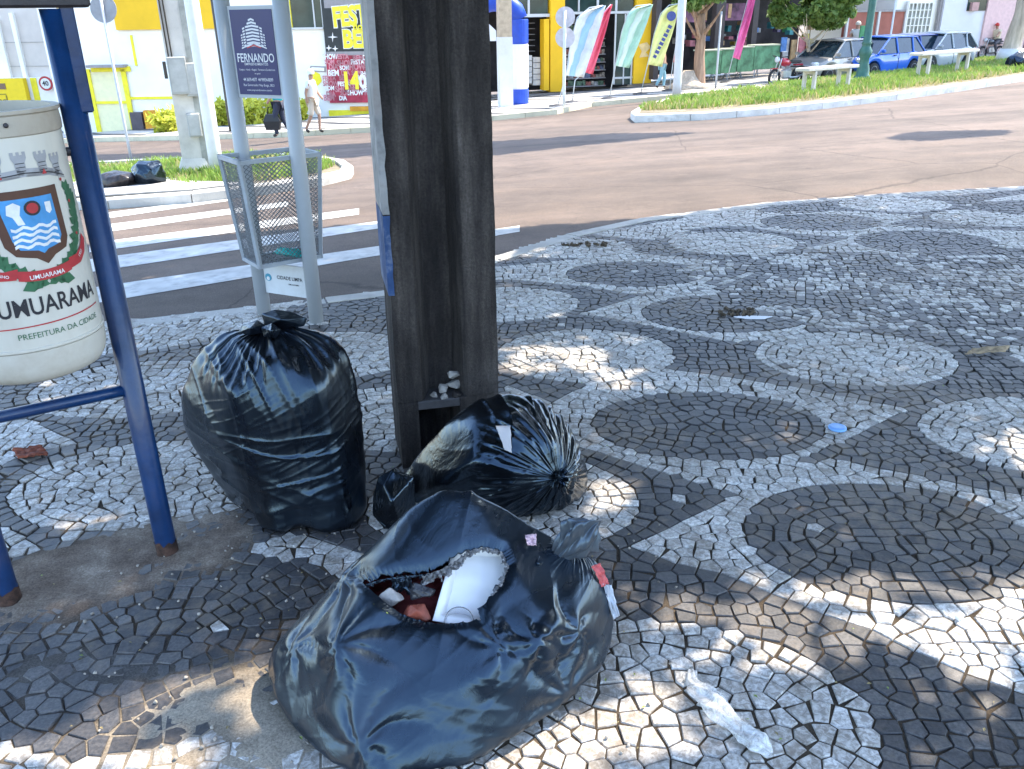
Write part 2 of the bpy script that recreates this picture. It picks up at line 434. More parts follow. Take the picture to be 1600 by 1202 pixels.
cem = blurred(X+.10*nz+.03*nf, Y+.10*nz+.03*nf, CEM, .06); hz = np.maximum(hz, -.0075+cem*(.0115+.007*nz)+cem*.0028*nf)
sa_ = blurred(X+.03*nf, Y, SAND, .09); hz = np.maximum(hz, -.0075+sa_*(.0125+.004*nz+.003*nf))
sw_ = blurred(X, Y, SANDW, .08); hz = np.maximum(hz, -.0075+sw_*(.0066+.005*nz+.0028*nf))
sm2 = blurred(X, Y, SMEAR, .09); hz = np.maximum(hz, -.0075+sm2*(.0068+.004*nz+.002*nf))
edge = np.minimum(np.minimum(X-xs[0], xs[-1]-X), np.minimum(Y-ys[0], ys[-1]-Y)); hz = np.where(edge < .03, -.0105, hz)
cm = bpy.data.materials.new('cement_sand'); cm.use_nodes = True; nt = cm.node_tree; b = nt.nodes['Principled BSDF']
at = N(nt, 'ShaderNodeAttribute'); at.attribute_name = 'kind'; sp = N(nt, 'ShaderNodeSeparateColor'); nt.links.new(at.outputs['Color'], sp.inputs[0])
V = N(nt, 'ShaderNodeTexCoord').outputs['Object']
n1 = noise_tex(nt, 5, 6, .7, V); n2 = noise_tex(nt, 160, 4, .7, V)
bed = ramp(nt, n1.outputs[0], [(.35, (.030, .024, .018)), (.7, (.10, .076, .052))])
ce = ramp(nt, n1.outputs[0], [(.3, (.09, .065, .048)), (.5, (.17, .13, .10)), (.62, (.25, .205, .16)), (.75, (.33, .28, .23))])
sa = ramp(nt, n1.outputs[0], [(.3, (.20, .165, .125)), (.7, (.36, .31, .24))])
dk = ramp(nt, n1.outputs[0], [(.3, (.05, .048, .047)), (.7, (.10, .095, .09))])
c = mixrgb(nt, sp.outputs[0], bed, ce); c = mixrgb(nt, sp.outputs[1], c, sa); c = mixrgb(nt, sp.outputs[2], c, dk)
gr = ramp(nt, n2.outputs[0], [(.3, (.62,)*3), (.7, (1.3,)*3)]); c = mixrgb(nt, 1, c, gr, 'MULTIPLY')
nt.links.new(c, b.inputs['Base Color']); b.inputs['Roughness'].default_value = .95; b.inputs['Specular IOR Level'].default_value = .2
bp = N(nt, 'ShaderNodeBump'); bp.inputs['Strength'].default_value = .5; bp.inputs['Distance'].default_value = .004
nt.links.new(n2.outputs[0], bp.inputs['Height']); nt.links.new(bp.outputs[0], b.inputs['Normal'])
o = grid_obj('paving_bed', np.stack([X, Y, hz], -1), cm); tag(o, kind='structure')
at = o.data.color_attributes.new('kind', 'FLOAT_COLOR', 'POINT')
at.data.foreach_set('color', np.stack([cem, np.clip(sa_+sw_*.8, 0, 1)*(1-cem), sm2*(1-cem)*(1-sa_), np.ones_like(cem)], -1).astype(np.float32).ravel())
# ---- wide bed under all of the pavement
bm_ = MB(); poly = [(-14, -8), (30, -8)]+[(x, y-.03) for x, y in reversed(KERB)]
bm_.prism(poly, -.16, -.0085)
mb_ = pm('joint_sand', (.05, .042, .032), .95, var=.4, scale=9, bump=.3, bscale=120)
o = bm_.build('sidewalk_bed', mb_); tag(o, kind='structure')
# ---- kerb stones along the pavement
def kerb_strip(name, line, w_, h_, mat, zf, close=False, seg=.9, gap=.012):
    mb = MB(); pts = [Vector((p[0], p[1], 0)) for p in line]
    if close: pts.append(pts[0])
    # resample
    P = [pts[0]]
    for a, b in zip(pts, pts[1:]):
        n = max(1, int((b-a).length/.3))
        for k in range(1, n+1): P.append(a.lerp(b, k/n))
    L = 0; ring = []
    def flush(ring):
        if len(ring) < 2: return
        V = []; F = []
        j = random.uniform(-.006, .006)
        for (p, n_) in ring:
            z = zf(p.x, p.y)
            for (o_, dz) in ((0, -.3), (0, h_-.02+j), (.018, h_+j), (w_, h_+j), (w_, -.3)):
                V.append((p.x+n_.x*o_, p.y+n_.y*o_, z+dz))
        m = len(ring)
        for i in range(m-1):
            for k in range(4): F.append((i*5+k, i*5+k+1, (i+1)*5+k+1, (i+1)*5+k))
        F.append((4, 3, 2, 1, 0)); F.append(tuple((m-1)*5+k for k in range(5)))
        mb.add(V, F)
    for i, p in enumerate(P):
        t = (P[min(i+1, len(P)-1)]-P[max(i-1, 0)]).normalized(); n_ = Vector((-t.y, t.x, 0))
        ring.append((p, n_))
        if i: L += (P[i]-P[i-1]).length
        if L > seg or i == len(P)-1:
            flush(ring); L = 0
            ring = [(p+t*gap, n_)]
    o = mb.build(name, mat, smooth=False); return autosmooth(o, 30)
def kmat(name, c):
    return pm(name, c, .85, var=.2, scale=5, bump=.5, bscale=60, dirt=.6, dirtc=(.16, .14, .12))
K_old = kmat('kerb_concrete', (.54, .52, .48)); K_white = kmat('kerb_limewash', (.72, .71, .68))
kl = [(x, y+.02) for x, y in reversed(KERB)]
o = kerb_strip('kerb', kl, .13, .0, K_old, lambda x, y: .004); tag(o, kind='structure')
# ---- road
def road_mat():
    m = bpy.data.materials.new('asphalt'); m.use_nodes = True; nt = m.node_tree; b = nt.nodes['Principled BSDF']
    V = N(nt, 'ShaderNodeTexCoord').outputs['Object']
    n1 = noise_tex(nt, .35, 6, .6, V); n2 = noise_tex(nt, 140, 3, .8, V); n3 = noise_tex(nt, 2.2, 6, .7, V)
    c = ramp(nt, n1.outputs[0], [(.3, (.108, .082, .066)), (.7, (.142, .110, .090))])
    g = ramp(nt, n2.outputs[0], [(.32, (.45,)*3), (.5, (1,)*3), (.68, (1.75,)*3)]); c = mixrgb(nt, 1, c, g, 'MULTIPLY')
    g = ramp(nt, n3.outputs[0], [(.35, (.88,)*3), (.6, (1.06,)*3)]); c = mixrgb(nt, 1, c, g, 'MULTIPLY')
    mp = N(nt, 'ShaderNodeMapping'); mp.inputs['Rotation'].default_value = (0, 0, .55); mp.inputs['Scale'].default_value = (.22, 1.6, 1); nt.links.new(V, mp.inputs[0])
    n4 = noise_tex(nt, 1.0, 4, .6, mp.outputs[0]); g = ramp(nt, n4.outputs[0], [(.4, (.86,)*3), (.6, (1.05,)*3)]); c = mixrgb(nt, 1, c, g, 'MULTIPLY')
    n6 = noise_tex(nt, .9, 7, .75, V); g = ramp(nt, n6.outputs[0], [(.38, (.80,)*3), (.5, (1,)*3), (.66, (1.12, 1.09, 1.05))]); c = mixrgb(nt, 1, c, g, 'MULTIPLY')
    mp2 = N(nt, 'ShaderNodeMapping'); mp2.inputs['Rotation'].default_value = (0, 0, .35); mp2.inputs['Scale'].default_value = (.05, .55, 1); nt.links.new(V, mp2.inputs[0])
    n7 = noise_tex(nt, 1.0, 2, .5, mp2.outputs[0]); g = ramp(nt, n7.outputs[0], [(.42, (.78, .79, .80)), (.50, (1,)*3)]); c = mixrgb(nt, .8, c, g, 'MULTIPLY')
    n8 = noise_tex(nt, 3.5, 3, .5, V); g = ramp(nt, n8.outputs[0], [(.70, (1,)*3), (.76, (.55,)*3)]); c = mixrgb(nt, .7, c, g, 'MULTIPLY')
    vo = N(nt, 'ShaderNodeTexVoronoi', feature='DISTANCE_TO_EDGE'); vo.inputs['Scale'].default_value = .33
    wn = noise_tex(nt, 1.1, 5, .7, V); mv = mixrgb(nt, .16, V, wn.outputs[1]); nt.links.new(mv, vo.inputs['Vector'])
    ck = ramp(nt, vo.outputs[0], [(.0, (.35,)*3), (.0035, (1,)*3)]); c = mixrgb(nt, .8, c, ck, 'MULTIPLY')
    nt.links.new(c, b.inputs['Base Color']); b.inputs['Roughness'].default_value = .85; b.inputs['Specular IOR Level'].default_value = .35
    bp = N(nt, 'ShaderNodeBump'); bp.inputs['Strength'].default_value = .35; bp.inputs['Distance'].default_value = .006
    nt.links.new(n2.outputs[0], bp.inputs['Height']); nt.links.new(bp.outputs[0], b.inputs['Normal']); return m
xs = np.concatenate([np.linspace(-70, -16, 12), np.linspace(-15, 30, 181), np.linspace(34, 90, 12)])
ys = np.concatenate([np.linspace(-8, .5, 6), np.linspace(1, 16, 101), np.linspace(17, 110, 60)])
X, Y = np.meshgrid(xs, ys)
# the sheet runs below the pavement and climbs to road level outside its kerb
Zr = zr(X, Y); inside = Y < kerby(X)-.1
Zr = np.where(inside, np.minimum(Zr, -.25), Zr)
asph = road_mat()
o = grid_obj('road', np.stack([X, Y, Zr], -1), asph); tag(o, kind='structure')
# ground beyond and around the road, to the horizon
xs = np.linspace(-400, 400, 41); ys = np.linspace(-300, 500, 41); X, Y = np.meshgrid(xs, ys)
Z = np.where((np.abs(X) < 100) & (Y > -20) & (Y < 130), -9.0, np.clip(.0514*np.clip(X, -60, 60)-.0476*np.clip(Y, -20, 110)-1.2, -9, 3))
o = grid_obj('ground', np.stack([X, Y, Z], -1), pm('earth', (.16, .12, .09), .95, var=.3, scale=.05)); tag(o, kind='structure')
# crossing stripes
paint = pm('road_paint', (.56, .56, .54), .8, var=.25, scale=7, dirt=.4, dirtc=(.20, .18, .165), bump=.2, bscale=140)
for k, ((x0, y0, t0), (x1, y1, t1)) in enumerate([((150, 462, 21), (812, 358, 8)), ((140, 416, 17), (690, 338, 8)), ((140, 388, 12), (561, 331, 8)), ((140, 361, 10), (450, 319, 6)), ((140, 341, 8), (360, 311, 5))]):
    nseg = 40; A = []
    for i in range(nseg+1):
        t = i/nseg; x, y, h = x0+(x1-x0)*t, y0+(y1-y0)*t, 1.2*(t0+(t1-t0)*t)
        a = cast(x, y-h/2); c_ = cast(x, y+h/2); row = []
        for j in range(5):
            p = a+(c_-a)*j/4; row.append((p[0], p[1], zr(p[0], p[1])+.004))
        A.append(row)
    o = grid_obj('crossing_stripe', np.array(A), paint); tag(o, kind='structure')

# ---- raised islands with kerb and grass
def surf(px, py): p = cast(px, py); return (p[0], p[1])
def island(name, outer_px, kmat_, kh, gname, glabel, blades, bh, seed):
    L = [surf(*p) for p in outer_px]
    # orientation: inside to the left of travel
    A = sum(L[i][0]*L[(i+1) % len(L)][1]-L[(i+1) % len(L)][0]*L[i][1] for i in range(len(L)))
    if A < 0: L = L[::-1]
    o = kerb_strip(name+'_kerb', L, .16, kh, kmat_, lambda x, y: zr(x, y), close=True, seg=1.0); tag(o, kind='structure')
    # soil fill
    bm = bmesh.new(); vs_ = [bm.verts.new((x, y, 0)) for x, y in L]; f = bm.faces.new(vs_)
    bmesh.ops.triangulate(bm, faces=[f])
    for _ in range(4):
        bmesh.ops.subdivide_edges(bm, edges=[e for e in bm.edges if e.calc_length() > .6], cuts=1)
    bmesh.ops.triangulate(bm, faces=bm.faces)
    for v in bm.verts: v.co.z = zr(v.co.x, v.co.y)+kh-.035
    me = bpy.data.meshes.new(name+'_soil'); bm.to_mesh(me); bm.free(); me.materials.append(MATS['soil'])
    o = bpy.data.objects.new(name+'_soil', me); col.objects.link(o); tag(o, kind='structure')
    return L
pm('soil', (.20, .17, .11), .95, var=.3, scale=3, bump=.5, bscale=30)
def grass(name, areas, n, bh, zf, mat, seed=1, wid=.012):
    r = np.random.default_rng(seed); P = []
    a = np.array(areas); x0, x1, y0, y1 = a[:, 0].min(), a[:, 0].max(), a[:, 1].min(), a[:, 1].max()
    while len(P) < n:
        x = r.uniform(x0, x1, 4000); y = r.uniform(y0, y1, 4000); k = inpoly(x, y, areas)
        P += list(zip(x[k], y[k]))
    P = np.array(P[:n]); x, y = P.T
    dn = np.array([noise.noise(Vector((p[0]*1.3, p[1]*1.3, seed))) for p in P])
    keep = r.random(n) < np.clip(.72+dn*1.7, .04, 1); x, y, dn = x[keep], y[keep], dn[keep]; n = len(x)
    h = bh*r.uniform(.4, 1.25, n)*(1+.6*dn); an = r.uniform(0, 6.28, n); le = r.uniform(.1, .7, n)*h; la = r.uniform(0, 6.28, n)
    z = np.array([zf(a_, b_) for a_, b_ in zip(x, y)])
    dx, dy = np.cos(an)*wid, np.sin(an)*wid; lx, ly = np.cos(la)*le, np.sin(la)*le
    V = np.stack([np.stack([x-dx, y-dy, z], -1), np.stack([x+dx, y+dy, z], -1), np.stack([x+lx*.4+dx*.7, y+ly*.4+dy*.7, z+h*.6], -1), np.stack([x+lx, y+ly, z+h], -1)], 1).reshape(-1, 3)
    F = np.arange(4*n).reshape(-1, 4)
    return tag(raw_obj(name, V, F, mat, smooth=False), kind='stuff')
def leafmat(name, c1, c2, scale=6):
    m = bpy.data.materials.new(name); m.use_nodes = True; nt = m.node_tree; b = nt.nodes['Principled BSDF']
    V = N(nt, 'ShaderNodeTexCoord').outputs['Object']; n1 = noise_tex(nt, scale, 3, .7, V)
    c = ramp(nt, n1.outputs[0], [(.3, c1), (.7, c2)]); nt.links.new(c, b.inputs['Base Color']); b.inputs['Roughness'].default_value = .55
    tr = N(nt, 'ShaderNodeBsdfTranslucent'); nt.links.new(c, tr.inputs[0]); mx = N(nt, 'ShaderNodeMixShader'); mx.inputs[0].default_value = .3
    out = nt.nodes['Material Output']; nt.links.new(b.outputs[0], mx.inputs[1]); nt.links.new(tr.outputs[0], mx.inputs[2]); nt.links.new(mx.outputs[0], out.inputs[0]); return m
grass_m = leafmat('grass_blades', (.14, .25, .04), (.34, .46, .09), 1.5)
grass_y = leafmat('grass_yellow', (.22, .30, .04), (.42, .46, .08), 2)
ISL = island('left_island', [(60, 330), (170, 327), (300, 318), (420, 304), (505, 291), (548, 280), (553, 272), (540, 262), (500, 254), (430, 250), (300, 255), (150, 262), (40, 270)], K_old, .13, '', '', 0, 0, 1)
grass('grass_on_left_island', [surf(*p) for p in [(60, 300), (250, 292), (300, 300), (420, 292), (500, 280), (525, 268), (500, 258), (430, 254), (300, 262), (150, 268), (60, 272)]], 16000, .13, lambda x, y: zr(x, y)+.09, grass_m, 3)
dry_m = leafmat('grass_dry', (.34, .29, .12), (.50, .44, .20), 3)
grass('dry_grass_on_left_island', [surf(*p) for p in [(60, 300), (250, 292), (300, 300), (420, 292), (500, 280), (525, 268), (500, 258), (430, 254), (300, 262), (150, 268), (60, 272)]], 3000, .11, lambda x, y: zr(x, y)+.09, dry_m, 13)
# flat concrete apron at the front of the left island
mb = MB(); ap = [surf(*p) for p in [(70, 322), (170, 319), (300, 311), (390, 300), (300, 296), (250, 288), (150, 291), (60, 296)]]
mb.prism(ap, 0, .02); o = mb.build('island_paving', pm('concrete_pale', (.45, .43, .40), .85, var=.15, scale=4, bump=.3))
for v in o.data.vertices: v.co.z += zr(v.co.x, v.co.y)+.11
tag(o, kind='structure')
MED = island('median', [(992, 192), (1100, 188), (1200, 180), (1300, 169), (1400, 157), (1500, 143), (1600, 127), (1720, 108), (1760, 92), (1600, 92), (1500, 100), (1400, 108), (1300, 124), (1200, 142), (1100, 155), (1040, 163), (1000, 176), (985, 186)], K_white, .16, '', '', 0, 0, 2)
grass('grass_on_median', [surf(*p) for p in [(998, 181), (1100, 178), (1200, 170), (1300, 160), (1400, 147), (1500, 134), (1600, 119), (1700, 100), (1600, 93), (1500, 102), (1400, 110), (1300, 127), (1200, 143), (1100, 157), (1040, 165)]], 60000, .16, lambda x, y: zr(x, y)+.12, grass_m, 5, .018)
grass('dry_grass_on_median', [surf(*p) for p in [(996, 182), (1100, 180), (1200, 172), (1300, 162), (1400, 149), (1500, 136), (1600, 120), (1700, 102), (1600, 95), (1400, 112), (1200, 145), (1040, 165)]], 13000, .15, lambda x, y: zr(x, y)+.12, dry_m, 15, .016)
mb = MB(); ap = [surf(*p) for p in [(1130, 151), (1230, 148), (1330, 140), (1440, 124), (1400, 118), (1330, 128), (1250, 138), (1190, 141), (1130, 146)]]
mb.prism(ap, 0, .02); o = mb.build('median_path', MATS['concrete_pale'])
for v in o.data.vertices: v.co.z += zr(v.co.x, v.co.y)+.135
tag(o, kind='structure')
# ---- far pavement with dark waves
FK = [(-60, 236), (20, 228), (150, 222), (300, 219), (440, 215), (585, 207), (680, 199), (770, 189), (870, 179), (925, 167), (1000, 160), (1100, 150), (1250, 137), (1330, 122)]
FKW = [surf(*p) for p in FK]
def wave_mat():
    m = bpy.data.materials.new('far_paving'); m.use_nodes = True; nt = m.node_tree; b = nt.nodes['Principled BSDF']
    V = N(nt, 'ShaderNodeTexCoord').outputs['Object']
    wv = N(nt, 'ShaderNodeTexWave', wave_type='BANDS', bands_direction='DIAGONAL'); wv.inputs['Scale'].default_value = .32; wv.inputs['Distortion'].default_value = 5; wv.inputs['Detail'].default_value = 1; wv.inputs['Detail Scale'].default_value = .5
    nt.links.new(V, wv.inputs[0]); vo = N(nt, 'ShaderNodeTexVoronoi'); vo.inputs['Scale'].default_value = 16; nt.links.new(V, vo.inputs[0])
    f = ramp(nt, wv.outputs[0], [(.22, (0, 0, 0)), (.26, (1, 1, 1))]); c = mixrgb(nt, f, (.07, .07, .07), (.46, .44, .41))
    g = ramp(nt, vo.outputs['Color'], [(0, (.75,)*3), (1, (1.15,)*3)]); c = mixrgb(nt, 1, c, g, 'MULTIPLY')
    nt.links.new(c, b.inputs['Base Color']); b.inputs['Roughness'].default_value = .8; return m
wm = wave_mat()
fx = np.array([p[0] for p in FKW]); fy = np.array([p[1] for p in FKW])
cols = []
for x, y in FKW: cols.append([(x+(0 if x < 3 else -.2*k), y+k*1.4, zr(x+(0 if x < 3 else -.2*k), y+k*1.4)+.13) for k in np.linspace(0, 12, 9)])
o = grid_obj('far_sidewalk', np.array(cols), wm); tag(o, kind='structure')
o = kerb_strip('far_kerb', FKW, .14, .14, pm('kerb_yellowed', (.62, .58, .42), .85, var=.2, scale=1, dirt=.5), lambda x, y: zr(x, y)); tag(o, kind='structure')
ZF = lambda x, y: zr(x, y)+.13
# ================================================================== blue frame with the hanging bin
blue = pm('blue_paint', (.003, .030, .105), .38, var=.25, scale=9, bump=.12, bscale=60, dirt=.55, dirtc=(.05, .035, .03), coat=.2)
dark_steel = pm('dark_steel', (.035, .030, .032), .5, var=.3, scale=14, bump=.15)
LR = flat(262, 862); LL = flat(15, 938)
LRx, LRy, LLx, LLy = LR[0], LR[1], LL[0], LL[1]
fd = Vector((LRx-LLx, LRy-LLy, 0)); span = fd.length; fd.normalize(); fa = math.atan2(fd.y, fd.x)
t = thing('bin_frame', 'blue painted steel frame on two round legs holding the white bin', 'frame', (LRx, LRy, 0))
zt = zcol(LRx, LRy, 14)
for (x, y) in ((LRx, LRy), (LLx, LLy)):
    MB().tube([(x, y, -.02), (x, y, .02), (x, y, zt)], [.0345, .0325, .0325], 20).build('leg', blue, t, smooth=True)
zb = zcol(LRx, LRy, 607)
MB().tube([(LLx, LLy, zb), (LRx, LRy, zb)], .0175, 14).build('crossbar', blue, t, smooth=True)
bar = MB(); c = Vector(((LRx+LLx)/2, (LRy+LLy)/2, zt+.03)); bar.box(c, (span+.17, .085, .055), fa, bev=.006)
bar.build('top_rail', dark_steel, t)
br = MB(); n_ = Vector((-fd.y, fd.x, 0))
br.box(Vector((LRx, LRy, zt-.12))+fd*.028, (.034, .06, .26), fa, bev=.004); br.build('bracket', blue, t); br = MB(); br.box(Vector((LLx, LLy, zt-.12))-fd*.036, (.034, .06, .26), fa, bev=.004); br.build('bracket', dark_steel, t)
for s, (x, y) in ((-1, (LRx, LRy)), (1, (LLx, LLy))):
    hz_ = zcol(LRx, LRy, 235)
    MB().tube([(x, y, hz_), (x+s*fd.x*.06, y+s*fd.y*.06, hz_)], .012, 10).build('hinge_pin', dark_steel, t, smooth=True)
for k_, (x, y) in enumerate(((LRx, LRy), (LLx, LLy))):
    m_f = MB(); rf = random.Random(k_)
    ring = [(.0335, .10+.02*rf.random())]
    m_f.lathe([(.0338, .038+.01*rf.random()), (.0342, .02), (.0345, .004), (.036, .001)], 22, Matrix.Translation((x, y, 0)), cap=False); 
    o_f = m_f.build('rusty_foot', pm('rusty_foot', (.06, .03, .02), .85, var=.5, scale=40, bump=.6), t, smooth=True)
    for v in o_f.data.vertices: v.co.z += .018*noise.noise(Vector((v.co.x*60, v.co.y*60, k_))) if v.co.z > .03 else .003*noise.noise(Vector((v.co.x*90, v.co.y*90, k_)))
# the bin
bc = Vector(((LRx+LLx)/2, (LRy+LLy)/2, 0)); RB = span/2-.040
az_ = math.atan2(-fd.x, fd.y) if False else math.atan2(n_.y, n_.x)+math.pi     # side that faces the pavement in front
nf_ = Vector((math.cos(az_), math.sin(az_), 0))
front = bc+Vector((-bc.x, -bc.y, 0)).normalized()*RB
zc_ = lambda py: zcol(front.x, front.y, py)
z_top, z_lip, z_seam, z_bot = zc_(181), zc_(218), zc_(549), zc_(604)
bin_white = pm('bin_white_plastic', (.60, .575, .50), .42, var=.05, scale=3, bump=.03, bscale=30, dirt=.6, dirtc=(.30, .24, .17), stretch=(1, 1, .4))
bin_rim_m = pm('bin_rim_cream', (.46, .41, .33), .55, var=.12, scale=7, bump=.1, dirt=.5, dirtc=(.16, .11, .07))
b_root = thing('waste_bin', 'white cylindrical street bin with town crest and UMUARAMA lettering, hung in the blue frame', 'trash can', (bc.x, bc.y, z_bot))
M0 = Matrix.Translation(bc)
lo = MB(); lo.lathe([(RB*.5, z_bot-.006), (RB*.80, z_bot), (RB*.90, z_bot+.010), (RB*.96, z_bot+.028), (RB*.99, z_bot+.05), (RB+.001, z_seam-.004)], 72, M0)
autosmooth(lo.build('base', pm('bin_base_cream', (.56, .53, .46), .5, var=.08, scale=5, dirt=.6, dirtc=(.25, .19, .12)), b_root), 40)
up = MB(); up.lathe([(RB*.99, z_seam-.004), (RB+.003, z_seam), (RB+.003, z_seam+.006), (RB, z_seam+.008), (RB, z_lip-.003)], 72, M0, cap=False)
autosmooth(up.build('body', bin_white, b_root), 40)
rm = MB(); rm.lathe([(RB, z_lip-.003), (RB+.004, z_lip), (RB+.005, z_lip+.02), (RB+.003, z_top-.008), (RB+.008, z_top-.004), (RB+.008, z_top+.004), (RB-.012, z_top+.004), (RB-.014, z_lip-.05)], 72, M0, cap=False)
autosmooth(rm.build('rim', bin_rim_m, b_root), 40)
bt = MB(); fr = Vector((-bc.x, -bc.y, 0)).normalized(); bt.lathe([(.0, -.002), (.006, -.002), (.006, .003), (.003, .005), (0, .005)], 10, Matrix.Translation(bc+Matrix.Rotation(R(18), 3, 'Z')@fr*(RB+.006)+Vector((0, 0, (z_lip+z_top)/2))) @ Vector((fr.x, fr.y, 0)).to_track_quat('Z', 'Y').to_matrix().to_4x4())
bt.build('bolt', dark_steel, b_root, smooth=True)
# crest: angle of its middle on the bin
cam_a = math.atan2(-bc.y, -bc.x); EM_A = cam_a+R(24)
def wrap(polys, mat, name, lift, parent=b_root, z0=0.0, a0=EM_A):
    if name in ('crest_bird', 'crest_crown_gates', 'crest_berries') and len(polys) > 1:
        for q in polys: wrap([q], mat, name, lift, parent, z0, a0)
        return None
    bm = bmesh.new()
    for V, F in polys:
        vs_ = [bm.verts.new((p[0], p[1], 0)) for p in V]
        for f in F:
            try: bm.faces.new([vs_[i] for i in f])
            except ValueError: pass
    xs_ = [v.co.x for v in bm.verts]
    if max(xs_)-min(xs_) > .012:
        x = min(xs_)+.008
        while x < max(xs_):
            bmesh.ops.bisect_plane(bm, geom=bm.verts[:]+bm.edges[:]+bm.faces[:], plane_co=(x, 0, 0), plane_no=(1, 0, 0)); x += .008
    org = worg(parent)
    for v in bm.verts:
        a = a0+v.co.x/RB; v.co = Vector((bc.x+(RB+lift)*math.cos(a), bc.y+(RB+lift)*math.sin(a), z0+v.co.y))-org
    me = bpy.data.meshes.new(name); bm.to_mesh(me); bm.free(); me.materials.append(mat)
    for p in me.polygons: p.use_smooth = True
    o = bpy.data.objects.new(name, me); col.objects.link(o); o.parent = parent; return o
def P2F(poly):
    tri = geometry.tessellate_polygon([[Vector((p[0], p[1], 0)) for p in poly]]); return poly, [tuple(t) for t in tri]
def off(VF, dx, dy, s=1, rot=0):
    c, s_ = math.cos(rot), math.sin(rot)
    return [(dx+s*(c*x[0]-s_*x[1]), dy+s*(s_*x[0]+c*x[1])) for x in VF[0]], VF[1]
flat_ = lambda n, c, **k: pm(n, c, .5, var=.1, scale=40, **k)
C_blk, C_red, C_grn, C_brn, C_blu, C_wht, C_gry = flat_('ink_black', (.02, .02, .025)), flat_('ink_red', (.42, .03, .035)), flat_('ink_green', (.035, .13, .06)), flat_('ink_brown', (.085, .035, .02)), flat_('ink_blue', (.06, .27, .55)), flat_('ink_white', (.72, .72, .70)), flat_('ink_grey', (.33, .33, .34))
ez = zc_(362)            # middle height of the crest
SC = .00215              # metres per picture pixel on the bin
def E(pts): return [((x-60)*SC*.95, (350-y)*SC*.86) for x, y in pts]
# all the crest outlines drawn about (60,350)
sh_out = E([(8, 300), (96, 300), (98, 372), (92, 386), (74, 392), (62, 402), (50, 392), (28, 386), (18, 372)])
sh_in = E([(20, 311), (86, 311), (88, 368), (82, 378), (66, 382), (60, 387), (54, 382), (34, 378), (28, 366)])
wrap([P2F(sh_out)], C_brn, 'crest_border', .0012, z0=ez)
wrap([P2F(sh_in)], C_blu, 'crest_shield', .0019, z0=ez)
wv = []
for k in range(4):
    pts = []; yb_ = 348+k*8
    for i in range(13):
        pts.append((29+i*4.6, yb_+2.2*math.sin(i*1.5+k)))
    wv.append(P2F(E(pts+[(x, y+4.2) for x, y in reversed(pts)])))
wrap(wv, C_wht, 'crest_water', .0026, z0=ez)
circ = lambda cx, cy, r, n=16, ry=None: E([(cx+r*math.cos(a), cy+(ry or r)*math.sin(a)) for a in np.linspace(0, 2*math.pi, n+1)[:-1]])
wrap([P2F(circ(58, 325, 10))], C_blk, 'crest_wheel', .0026, z0=ez); wrap([P2F(circ(58, 325, 7))], C_red, 'crest_wheel_centre', .0032, z0=ez)
wrap([P2F(E([(30, 318), (38, 315), (45, 320), (42, 332), (46, 345), (38, 345), (34, 334), (28, 330)])), P2F(E([(74, 320), (82, 320), (82, 332), (78, 336), (74, 332)]))], C_wht, 'crest_bird', .0026, z0=ez)
# mural crown: five towers on a wall
cr = []
cr2 = []
for i, cx in enumerate((5, 28, 56, 84, 106)):
    dy = [6, 0, -2, 0, 6][i]
    w_ = 9
    cr.append(P2F(E([(cx-w_, 262+dy), (cx-w_, 254+dy), (cx-w_*.55, 254+dy), (cx-w_*.55, 258+dy), (cx-w_*.2, 258+dy), (cx-w_*.2, 254+dy), (cx+w_*.2, 254+dy), (cx+w_*.2, 258+dy), (cx+w_*.55, 258+dy), (cx+w_*.55, 254+dy), (cx+w_, 254+dy), (cx+w_, 262+dy), (cx+w_*.7, 268+dy), (cx+w_*.7, 284+dy), (cx-w_*.7, 284+dy), (cx-w_*.7, 268+dy)])))
    for kk in range(3):
        yy = 268+dy+kk*5; cr2.append(P2F(E([(cx-w_*.6, yy), (cx+w_*.6, yy), (cx+w_*.6, yy+1), (cx-w_*.6, yy+1)])))
cr.append(P2F(E([(-8, 296), (0, 284), (28, 276), (58, 273), (88, 276), (114, 284), (120, 296), (90, 287), (58, 284), (26, 287)])))
wrap(cr, C_gry, 'crest_crown', .0012, z0=ez)
wrap([off(v, 0, 0) for v in cr2]+[P2F(E([(-6, 291), (26, 281.5), (58, 278.5), (90, 281.5), (118, 291), (118, 292.4), (90, 283), (58, 280), (26, 283), (-6, 292.4)]))], C_blk, 'crest_crown_joints', .0018, z0=ez)
wrap([P2F(E([(cx-3.5, 284), (cx, 277), (cx+3.5, 284)])) for cx in (30, 84)]+[P2F(circ(cx, 296, 2.2)) for cx in (6, 108)], C_red, 'crest_crown_gates', .0024, z0=ez)
# branches
lv = []; rr_ = random.Random(3)
def leaf(cx, cy, L, a):
    w2 = L*.3; pts = [(0, 0), (L*.3, w2*.8), (L*.6, w2), (L, 0), (L*.6, -w2), (L*.3, -w2*.8)]
    return P2F(E([(cx+x*math.cos(a)-y*math.sin(a), cy-(x*math.sin(a)+y*math.cos(a))) for x, y in pts]))
for s in (-1, 1):
    for i in range(15):
        th = -1.35+i*.135; rx_, ry_ = 66, 74; cx = 58+s*rx_*math.cos(th); cy = 352-ry_*math.sin(th)
        for side in (-1, 1, 0): lv.append(leaf(cx, cy, rr_.uniform(15, 20), (math.pi/2+s*(.1)-s*(th)*.9+side*.65) if True else 0))
lv += [leaf(70, 424, 26, -.35), leaf(50, 424, 26, math.pi+.35), leaf(66, 420, 22, -.7), leaf(54, 420, 22, math.pi+.7)]
wrap(lv, C_grn, 'crest_branches', .0013, z0=ez)
bd = [P2F(circ(58+s*62*math.cos(th), 352-72*math.sin(th), 2.4, 8)) for s in (-1, 1) for th in (-1.0, -.3, .35)]
wrap(bd, C_red, 'crest_berries', .0022, z0=ez)
